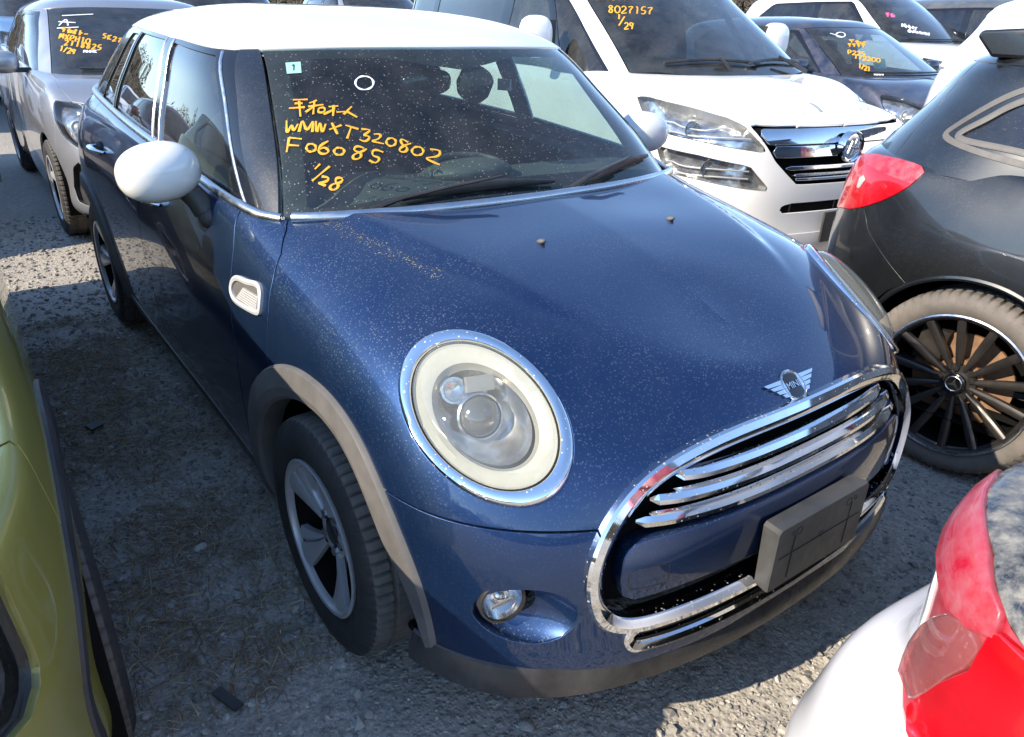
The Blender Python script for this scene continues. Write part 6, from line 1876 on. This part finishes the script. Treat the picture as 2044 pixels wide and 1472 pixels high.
wbm = lambda V: np.maximum(wl(V), V[:, 2] - .63)
panel('rear_bumper', clip(W0, wbm, -.0015), PM, wr)
W1_ = clip(W0, neg(wbm), -.0015)
d1 = fline([(.50, .15), (.48, .6), (.52, 1.0)]); d2 = fline([(1.50, .15), (1.50, .7), (1.46, 1.1)]); d3 = fline([(2.22, .15), (2.24, .6), (2.36, 1.1)])
panel('front_body', clip(W1_, neg(d1), -.002), PM, wr)
W2_ = clip(W1_, d1, -.002)
for sx in (-1, 1):
    panel('front_door', clip(clip(W2_, neg(d2), -.002), half(sx)), PM, wr)
    panel('rear_door', clip(clip(clip(W2_, d2, -.002), neg(d3), -.002), half(sx)), PM, wr)
panel('rear_quarter', clip(W2_, d3, -.002), PM, wr)
s = offset(wc.low, -.025)
for f in (wc.fcab, wc.farch): s = clip(s, neg(f))
panel('inner_shell', clip(s, lambda V: .22 - V[:, 2]), M['shell'], wr, 0)
MB().box((0, 1.4, .25), (1.6, 3.9, .02)).build('underbody', M['shell'], wr, False)
wc.well(.85)
for sx in (-1, 1):
    mn = panel('tail_lamp', offset(clip(clip(wc.low, fs4[2], -.001), half(sx)), .008), M['red'], wr, .03, .004)
    panel('upper_lens', offset(clip(clip(wc.low, fs4[0], -.001), half(sx)), .010), M['red_dusty'], mn, .03, .004)
    panel('lamp_base', offset(clip(clip(wc.low, rg2(BASE)), half(sx)), -.004), M['red_dusty'], mn, 0)
    cl_ = clip(clip(wc.low, fs4[1], -.001), half(sx))
    panel('clear_lens_back', offset(cl_, -.02), M['red_dusty'], mn, 0)
    panel('clear_lens', offset(cl_, .008), M['lens_pink'], mn, .02, .004)
panel('tailgate_deck', offset(clip(wc.low, fs4[3], -.001), .003), M['dusty_black'], wr, .02, .004)
vz = lambda V: np.interp(V[:, 1], [1.0, 1.1, 1.35, 1.6, 2.1, 2.6, 3.05, 3.28], [1.402, 1.38, 1.36, 1.35, 1.31, 1.23, .92, .91]) - V[:, 2]
roofp = clip(wc.upp, vz)
gp = lambda V: 2.3 - V[:, 1]
panel('roof', offset(clip(roofp, neg(gp)), .004), PM, wr, .014)
panel('tailgate_window', clip(roofp, gp), M['dusty_black'], wr, .01)
u = clip(wc.upp, neg(vz))
fW = lambda V: np.maximum(poly_sdf(V[:, [0, 2]], [(-.715, .90), (-.545, 1.42), (.545, 1.42), (.715, .90)]), V[:, 1] - 1.2)
panel('windscreen', clip(u, fW), M['glass_far'], wr, 0)
panel('side_glass_band', clip(clip(u, neg(fW), -.005), lambda V: V[:, 1] - 2.9), M['glass_dark'], wr, .01)
panel('tailgate', clip(clip(u, neg(fW), -.005), lambda V: 2.902 - V[:, 1]), M['dusty_black'], wr, .01)
wc.interior(.82, 0, 3.0, .4, .95, (.2, .65), M['seat'], 1.1, .46, 1.12)
wc.simple_wheel(.77, 0, .312, .19, TYRE16, RIM_B); wc.simple_wheel(.77, 2.70, .312, .19, TYRE16, RIM_B)
# ------------------------------------------------------------------ olive car on the left, and the cars further off
ol = hatch('olive_crossover', 'olive gold crossover with black arch cladding, cropped at the left edge', (-2.15, .08, 0), M['olive'], (1.0, 1.04, 1.09), fold=.15, lam=[(.724, -.50, .735), (.732, -.505, .68), (.736, -.515, .60), (.733, -.532, .538), (.71, -.565, .55), (.66, -.62, .56), (.55, -.72, .57), (.42, -.765, .60), (.45, -.75, .70), (.58, -.68, .745), (.68, -.575, .755)], vent=False)
orr = ol.root
for sx in (-1, 1):
    for cy in (0.0, 2.55 * 1.04):
        th = np.linspace(R(190), R(-10), 60); V = []; k = 6
        for t_ in th:
            y, z = cy + .47 * math.cos(t_), .318 + .47 * math.sin(t_)
            h = ol.tl.ray_cast(Vector((sx * 1.6, y, max(z, .2))), Vector((-sx, 0, 0)), 1.5)[0]
            xo = abs(h.x) if h else .82
            for r_, off in ((.474, -.004), (.471, .006), (.455, .012), (.390, .014), (.36, .008), (.362, -.06)):
                V.append((sx * (xo + off), cy + r_ * math.cos(t_), .318 + r_ * math.sin(t_)))
        F = []
        for i in range(59):
            for j in range(k - 1):
                q = (i * k + j, i * k + j + 1, (i + 1) * k + j + 1, (i + 1) * k + j)
                F.append(tuple(reversed(q)) if sx > 0 else q)
        mesh_obj('arch_cladding', V, F, M['darkclad'], orr, auto=25)
    m_ = clip(clip(clip(ol.low, lambda V: V[:, 2] - .34), lambda V: .36 - V[:, 1]), lambda V: V[:, 1] - 2.36)
    m_ = clip(clip(m_, half(sx)), lambda V: .19 - V[:, 2])
    panel('sill_cladding', offset(m_, .018), M['darkclad'], orr, .03)
G2 = 'cars in the rows behind'
hatch('maroon_hatchback', 'maroon hatchback behind the olive crossover, beside the silver one', (-2.42, 4.85, 0), paint('maroon_paint', (.10, .012, .018), .2, .35, .2), (1, 1, 1.02), None, False)
hatch('white_tall_wagon', 'tall white car behind the black hatchback, upper right corner', (4.80, -2.00, .02), M['white'], (1.06, 1.08, 1.18), None, False, tail=False)
w2 = hatch('white_compact_wagon', 'white car with pink and white windscreen writing, behind the navy car', (9.3, 3.62, -.18), M['white'], (1.04, 1.15, 1.27), None, False)
w2.strokes('marker_writing', write('kw', 1768, 26, 8, 8, 9, 1), M['pink_ink'], .022)
w2.strokes('marker_mark', write('NHHT', 1800, 48, 7, 6, 8, 2.4) + write('OAHHN', 1812, 60, 7, 5, 9, 1.5), M['white_ink'], .018)
hatch('grey_saloon', 'dark grey car with only its roof in view, beyond the white ones', (10.9, 2.3, -.12), M['grey_paint'], (1.05, 1.15, 1.26), None, False)
hatch('white_box_van', 'white car in the far row, behind the white roof of the blue hatchback', (2.25, 9.6, -.02), M['white'], (1.05, 1.1, 1.24), None, False)
hatch('pale_blue_wagon', 'pale blue car in the far row, above the silver hatchback roof', (.25, 9.9, .02), M['sky_blue'], (1.0, 1.08, 1.22), None, False)
hatch('white_far_hatchback', 'white car far off at the upper left edge', (-2.3, 10.2, 0), M['white'], (1, 1, 1.05), None, False)
hatch('silver_far_wagon', 'silver car in the far row, behind the white minivan', (4.6, 9.4, -.08), M['silver'], (1.02, 1.05, 1.15), None, False)
hatch('blue_grey_hatchback', 'blue grey car two places left of the blue hatchback', (-4.75, .5, 0), M['grey_paint'], (1, 1, 1.02), None, False)
hatch('cream_hatchback', 'pale car two places left of the silver hatchback', (-4.9, 5.2, 0), M['pearl'], (1, 1, 1.06), None, False)
# ------------------------------------------------------------------ ground
def fast_mesh(name, V, T, mat, smooth=False, attr=None):
    """triangles straight from arrays"""
    me = bpy.data.meshes.new(name)
    V = np.asarray(V, np.float32); T = np.asarray(T, np.int32)
    me.vertices.add(len(V)); me.vertices.foreach_set('co', V.ravel())
    me.loops.add(T.size); me.loops.foreach_set('vertex_index', T.ravel())
    me.polygons.add(len(T)); me.polygons.foreach_set('loop_start', np.arange(0, T.size, T.shape[1], dtype=np.int32))
    try: me.polygons.foreach_set('loop_total', np.full(len(T), T.shape[1], np.int32))
    except Exception: pass
    me.polygons.foreach_set('use_smooth', np.full(len(T), smooth))
    if attr is not None:
        a = me.attributes.new('tone', 'FLOAT', 'POINT'); a.data.foreach_set('value', np.asarray(attr, np.float32))
    me.materials.append(mat); me.update(calc_edges=True)
    o = bpy.data.objects.new(name, me); COL.objects.link(o)
    return o
def vnoise(x, y, seed=0):
    """smooth value noise"""
    xi, yi = np.floor(x).astype(int), np.floor(y).astype(int); fx, fy = x - xi, y - yi
    fx = fx * fx * (3 - 2 * fx); fy = fy * fy * (3 - 2 * fy)
    def h(a, b):
        n = (a * 374761393 + b * 668265263 + seed * 1442695) & 0x7fffffff
        n = ((n ^ (n >> 13)) * 1274126177) & 0x7fffffff
        return ((n ^ (n >> 16)) & 0xffff) / 65535.0
    return (h(xi, yi) * (1 - fx) + h(xi + 1, yi) * fx) * (1 - fy) + (h(xi, yi + 1) * (1 - fx) + h(xi + 1, yi + 1) * fx) * fy
def gz(x, y):
    x = np.asarray(x, float); y = np.asarray(y, float)
    return (vnoise(x * 1.3, y * 1.3, 1) - .5) * .018 + (vnoise(x * 6, y * 6, 2) - .5) * .010 + (vnoise(x * 22, y * 22, 3) - .5) * .006 - .004
t = NT('gravel_dirt')
co = t.obj()
big = t.rng(t.noise(0.9, 5, 0.6), 0.35, 0.65)
base = t.mix(big, (0.37, 0.335, 0.285), (0.45, 0.41, 0.35))
v1 = t.voro(95, 'Color'); sp = t.n('SeparateColor'); t.l(v1, sp.inputs[0])
v2 = t.voro(38, 'Color'); sp2 = t.n('SeparateColor'); t.l(v2, sp2.inputs[0])
base = t.mix(t.rng(sp.outputs[0], 0.3, 1.0, 0.0, 0.55), base, (0.24, 0.225, 0.205))
base = t.mix(t.rng(sp.outputs[1], 0.7, 1.0, 0.0, 0.6), base, (0.56, 0.53, 0.48))
base = t.mix(t.rng(sp2.outputs[2], 0.72, 1.0, 0.0, 0.45), base, (0.25, 0.245, 0.24))
base = t.mix(t.rng(t.noise(260, 2), 0.35, 0.65, 0.0, 0.30), base, (0.19, 0.18, 0.165))
d1_ = t.voro(95); d2_ = t.voro(38)
hgt = t.math('ADD', t.math('MULTIPLY', t.rng(d1_, 0.0, 0.55, 1.0, 0.0), 0.5), t.math('MULTIPLY', t.rng(d2_, 0.0, 0.5, 1.0, 0.0), 0.9))
t.set(Base_Color=base, Roughness=0.92, Specular_IOR_Level=0.25)
t.bump(hgt, 0.9, 0.005)
M['ground'] = t.m
# one sheet: fine under the camera, coarse towards the horizon
ax = np.concatenate([[-400, -150, -60, -30, -16, -10, -7, -5, -3.8], np.arange(-3.0, 3.6, .045), [3.9, 4.6, 6, 8, 11, 16, 30, 60, 150, 400]])
ay = np.concatenate([[-400, -150, -60, -25, -12, -7, -4.5, -3, -2.2], np.arange(-1.7, 5.2, .045), [5.6, 6.4, 8, 11, 15, 22, 40, 80, 150, 400]])
GX, GY = np.meshgrid(ax, ay)
GZ = gz(GX, GY)
far = np.maximum(np.abs(GX), np.abs(GY)) > 12
GZ = np.where(far, 0, GZ)
nxg = len(ax)
idx = np.arange(GX.size).reshape(GX.shape)
Q = np.stack([idx[:-1, :-1], idx[:-1, 1:], idx[1:, 1:], idx[1:, :-1]], -1).reshape(-1, 4)
ground = fast_mesh('ground', np.stack([GX, GY, GZ], -1).reshape(-1, 3), Q, M['ground'], True)
tag(ground, 'bare gravel yard with dust and small stones', kind='structure')
# loose stones
t = NT('loose_stones')
at_ = t.n('Attribute'); at_.attribute_name = 'tone'
c = t.ramp(at_.outputs['Fac'], [(0, (.13, .127, .125)), (.3, (.24, .228, .21)), (.6, (.35, .325, .285)), (.82, (.48, .45, .40)), (1, (.62, .60, .57))])
t.set(Base_Color=t.mix(t.rng(t.noise(140, 4), .3, .7, 0, .35), c, (.27, .255, .235)), Roughness=0.88, Specular_IOR_Level=.3)
M['stones'] = t.m
ICO_V = None
def ico():
    p = (1 + 5 ** .5) / 2
    v = np.array([(-1, p, 0), (1, p, 0), (-1, -p, 0), (1, -p, 0), (0, -1, p), (0, 1, p), (0, -1, -p), (0, 1, -p), (p, 0, -1), (p, 0, 1), (-p, 0, -1), (-p, 0, 1)], float)
    f = np.array([(0, 11, 5), (0, 5, 1), (0, 1, 7), (0, 7, 10), (0, 10, 11), (1, 5, 9), (5, 11, 4), (11, 10, 2), (10, 7, 6), (7, 1, 8), (3, 9, 4), (3, 4, 2), (3, 2, 6), (3, 6, 8), (3, 8, 9), (4, 9, 5), (2, 4, 11), (6, 2, 10), (8, 6, 7), (9, 8, 1)])
    return v / np.linalg.norm(v[0]), f
IV, IF = ico()
def stones(name, n, xr, yr, smin, smax, seed, dens=None, power=3.0):
    r = np.random.default_rng(seed)
    x = r.uniform(*xr, n); y = r.uniform(*yr, n)
    if dens is not None:
        k = r.random(n) < dens(x, y); x, y = x[k], y[k]
    n = len(x)
    s = smin + (smax - smin) * r.random(n) ** power
    V = np.repeat(IV[None], n, 0) * (1 + r.uniform(-.28, .28, (n, 12, 1)))
    V = V * (s[:, None, None] * np.stack([r.uniform(.7, 1.3, n), r.uniform(.7, 1.3, n), r.uniform(.45, .85, n)], 1)[:, None, :])
    a = r.uniform(0, 2 * PI, n); c_, s_ = np.cos(a), np.sin(a)
    X = V[:, :, 0] * c_[:, None] - V[:, :, 1] * s_[:, None]; Y = V[:, :, 0] * s_[:, None] + V[:, :, 1] * c_[:, None]
    tl_ = r.uniform(-.4, .4, (n, 1))
    Z = V[:, :, 2] + X * tl_
    V = np.stack([X + x[:, None], Y + y[:, None], Z + (gz(x, y) + s * .22)[:, None]], -1).reshape(-1, 3)
    T = (IF[None] + (np.arange(n) * 12)[:, None, None]).reshape(-1, 3)
    tone = np.repeat(np.clip(r.beta(1.6, 2.2, n), 0, 1), 12)
    o = fast_mesh(name, V, T, M['stones'], False, tone)
    return tag(o, 'loose grey and beige gravel lying on the ground', 'gravel', kind='stuff')
under = lambda x, y: np.where((np.abs(x) < .72) & (y > -.5) & (y < 3.0), .08, 1.0) * np.where((x < -1.55) & (y > -.6), .1, 1.0)
stones('fine_gravel', 42000, (-1.7, 2.4), (-1.25, 1.6), .0018, .0070, 3, under, 2.2)
stones('coarse_gravel', 8000, (-1.7, 2.6), (-1.25, 3.0), .005, .016, 4, under, 3.6)
stones('far_gravel', 7000, (-2.2, -.5), (1.2, 5.0), .004, .014, 5, under, 2.6)
# dry straw on the strip between the cars
t = NT('dry_straw')
at_ = t.n('Attribute'); at_.attribute_name = 'tone'
t.set(Base_Color=t.ramp(at_.outputs['Fac'], [(0, (.14, .105, .07)), (.6, (.28, .21, .13)), (1, (.48, .38, .25))]), Roughness=.85)
def straw(n, seed):
    r = np.random.default_rng(seed)
    x = r.normal(-1.08, .17, n); y = r.uniform(-.1, 2.7, n)
    k = vnoise(x * 5, y * 3.2, 9) + .35 * vnoise(x * 14, y * 14, 10) > r.uniform(.35, .95, n); x, y = x[k], y[k]; n = len(x)
    L = r.uniform(.02, .09, n) * r.uniform(.5, 1.4, n); a = r.uniform(0, 2 * PI, n); w = r.uniform(.0007, .0016, n)
    V = []; seg = 4
    cur = r.uniform(-.9, .9, n); lift = r.uniform(0, .016, n)
    px, py = x.copy(), y.copy(); an = a - cur * .5
    P = np.zeros((n, seg + 1, 3))
    for j in range(seg + 1):
        P[:, j] = np.stack([px, py, gz(px, py) + .004 + lift * np.sin(PI * j / seg)], 1)
        px = px + np.cos(an) * L / seg; py = py + np.sin(an) * L / seg; an = an + cur / seg
    D = np.stack([-np.sin(a), np.cos(a), np.zeros(n)], 1) * w[:, None]
    A = P + D[:, None]; B = P - D[:, None]; Cc = P + np.array([0, 0, 1]) * w[:, None, None] * 1.2
    V = np.stack([A, Cc, B], 2).reshape(-1, 3)
    T = []
    base_ = (np.arange(n) * (seg + 1) * 3)[:, None]
    for j in range(seg):
        i = base_ + j * 3
        T += [np.concatenate([i, i + 3, i + 4], 1), np.concatenate([i, i + 4, i + 1], 1), np.concatenate([i + 1, i + 4, i + 5], 1), np.concatenate([i + 1, i + 5, i + 2], 1)]
    o = fast_mesh('dry_straw', V, np.concatenate(T), t.m, True, np.repeat(r.random(n), (seg + 1) * 3))
    return tag(o, 'dry straw and dead grass on the strip left of the blue hatchback', 'straw', kind='stuff')
straw(8500, 21)
# single stones and scraps that stand out
def stone(px, py, size, tone, label, nm='stone', flat=.6):
    p = at(px, py, 2, 0.0); r = np.random.default_rng(int(px * 7 + py))
    import bmesh
    bm = bmesh.new(); bmesh.ops.create_icosphere(bm, subdivisions=2, radius=1)
    K = r.uniform(-1, 1, (6, 3)); K /= np.linalg.norm(K, axis=1)[:, None]
    for v in bm.verts:
        q = np.array(v.co); d = 1.0
        for k_ in K: d = min(d, (.72 + .12 * abs(k_[0])) / max(.01, q @ k_)) if q @ k_ > .5 else d
        v.co = Vector(q * d * np.array([size, size * .8, size * flat]))
    me = bpy.data.meshes.new(nm); bm.to_mesh(me); bm.free()
    a = me.attributes.new('tone', 'FLOAT', 'POINT'); a.data.foreach_set('value', np.full(len(me.vertices), tone, np.float32))
    me.materials.append(M['stones'])
    o = bpy.data.objects.new(nm, me); COL.objects.link(o)
    o.location = (p.x, p.y, float(gz(p.x, p.y)) + size * flat * .45); o.rotation_euler = (0, 0, r.uniform(0, 6))
    return tag(o, label, 'stone')
stone(400, 1093, .022, .85, 'pale grey stone alone in the shade left of the front wheel')
stone(484, 978, .018, .25, 'dark grey stone near the sill of the blue hatchback')
stone(439, 968, .015, .55, 'small grey stone beside the dark one near the sill')
stone(1782, 1213, .019, .88, 'larger of two pale stones at the shadow edge by the red lamp')
stone(1815, 1222, .016, .9, 'smaller of two pale stones at the shadow edge by the red lamp')
stone(1050, 1448, .021, .55, 'grey stone in front of the bumper at the bottom edge')
stone(735, 1425, .017, .45, 'grey stone under the front wheel near the bottom edge')
stone(1805, 1130, .024, .4, 'flat grey stone in the shade between bumper and red lamp', flat=.4)
stone(1588, 1395, .014, .95, 'cream stone in the sunlit strip beside the white bumper')
p = at(190, 858, 2, 0)
o = MB().box((p.x, p.y, .012), (.05, .035, .02), Matrix.Rotation(.5, 3, 'Z') @ Matrix.Rotation(.2, 3, 'X')).build('rubber_scrap', M['black'], None, False)
tag(o, 'small black rubber scrap lying in the straw', 'scrap')
p = at(455, 1400, 2, 0)
o = MB().box((p.x, p.y, .008), (.024, .085, .007), Matrix.Rotation(.35, 3, 'Z')).build('plastic_strip', M['darkclad'], None, False)
tag(o, 'short dark plastic strip lying on the gravel at the bottom', 'scrap')
# ------------------------------------------------------------------ bare winter scrub along the edge of the yard
t = NT('winter_scrub')
t.set(Base_Color=t.mix(t.rng(t.noise(1.5, 5), .35, .65), (.055, .042, .028), (.10, .078, .052)), Roughness=.9)
def scrub(n, seed):
    r = np.random.default_rng(seed)
    an = r.uniform(0, 2 * PI, n); rad = r.uniform(34, 46, n)
    hmax = 2.2 + 2.6 * vnoise(an * 9 + 50, rad * 0 + 3, 4) + 1.2 * vnoise(an * 40 + 50, rad * 0 + 3, 5)
    z = hmax * r.random(n) ** .8
    c0 = np.stack([np.cos(an) * rad, np.sin(an) * rad, z], 1)
    d1 = r.normal(0, 1, (n, 3)); d2 = r.normal(0, 1, (n, 3)); s = r.uniform(.08, .28, (n, 1))
    d1 *= s / np.linalg.norm(d1, axis=1)[:, None]; d2 *= .5 * s / np.linalg.norm(d2, axis=1)[:, None]
    V = np.stack([c0 - d1, c0 + d2, c0 + d1], 1).reshape(-1, 3)
    o = fast_mesh('winter_scrub', V, np.arange(3 * n).reshape(-1, 3), t.m, True)
    nn = np.repeat(np.stack([-np.cos(an), -np.sin(an), np.full(n, .8)], 1) + r.normal(0, .35, (n, 3)), 3, 0)
    nn /= np.linalg.norm(nn, axis=1)[:, None]
    o.data.normals_split_custom_set_from_vertices(nn.tolist())
    return tag(o, 'bare brown winter scrub along the far edge of the yard', 'scrub', kind='stuff')
scrub(150000, 31)
an = np.linspace(0, 2 * PI, 181)[:-1]
rows = []
for rad, hh in ((38, 0), (43, .35), (47, .8), (52, 1.0)):
    rows.append(np.stack([np.cos(an) * rad, np.sin(an) * rad, hh * (3.6 + 2.2 * vnoise(an * 7 + 50, an * 0 + 2, 7)) - .05], 1))
V = np.concatenate(rows); k = len(an)
Qb = [(i * k + j, i * k + (j + 1) % k, (i + 1) * k + (j + 1) % k, (i + 1) * k + j) for i in range(3) for j in range(k)]
bank = fast_mesh('embankment', V, np.array(Qb), t.m, True)
tag(bank, 'brown earth bank around the yard', kind='structure')
scene.cycles.use_denoising = True
scene.cycles.max_bounces = 8
scene.cycles.transparent_max_bounces = 16
scene.cycles.caustics_reflective = False
scene.cycles.caustics_refractive = False
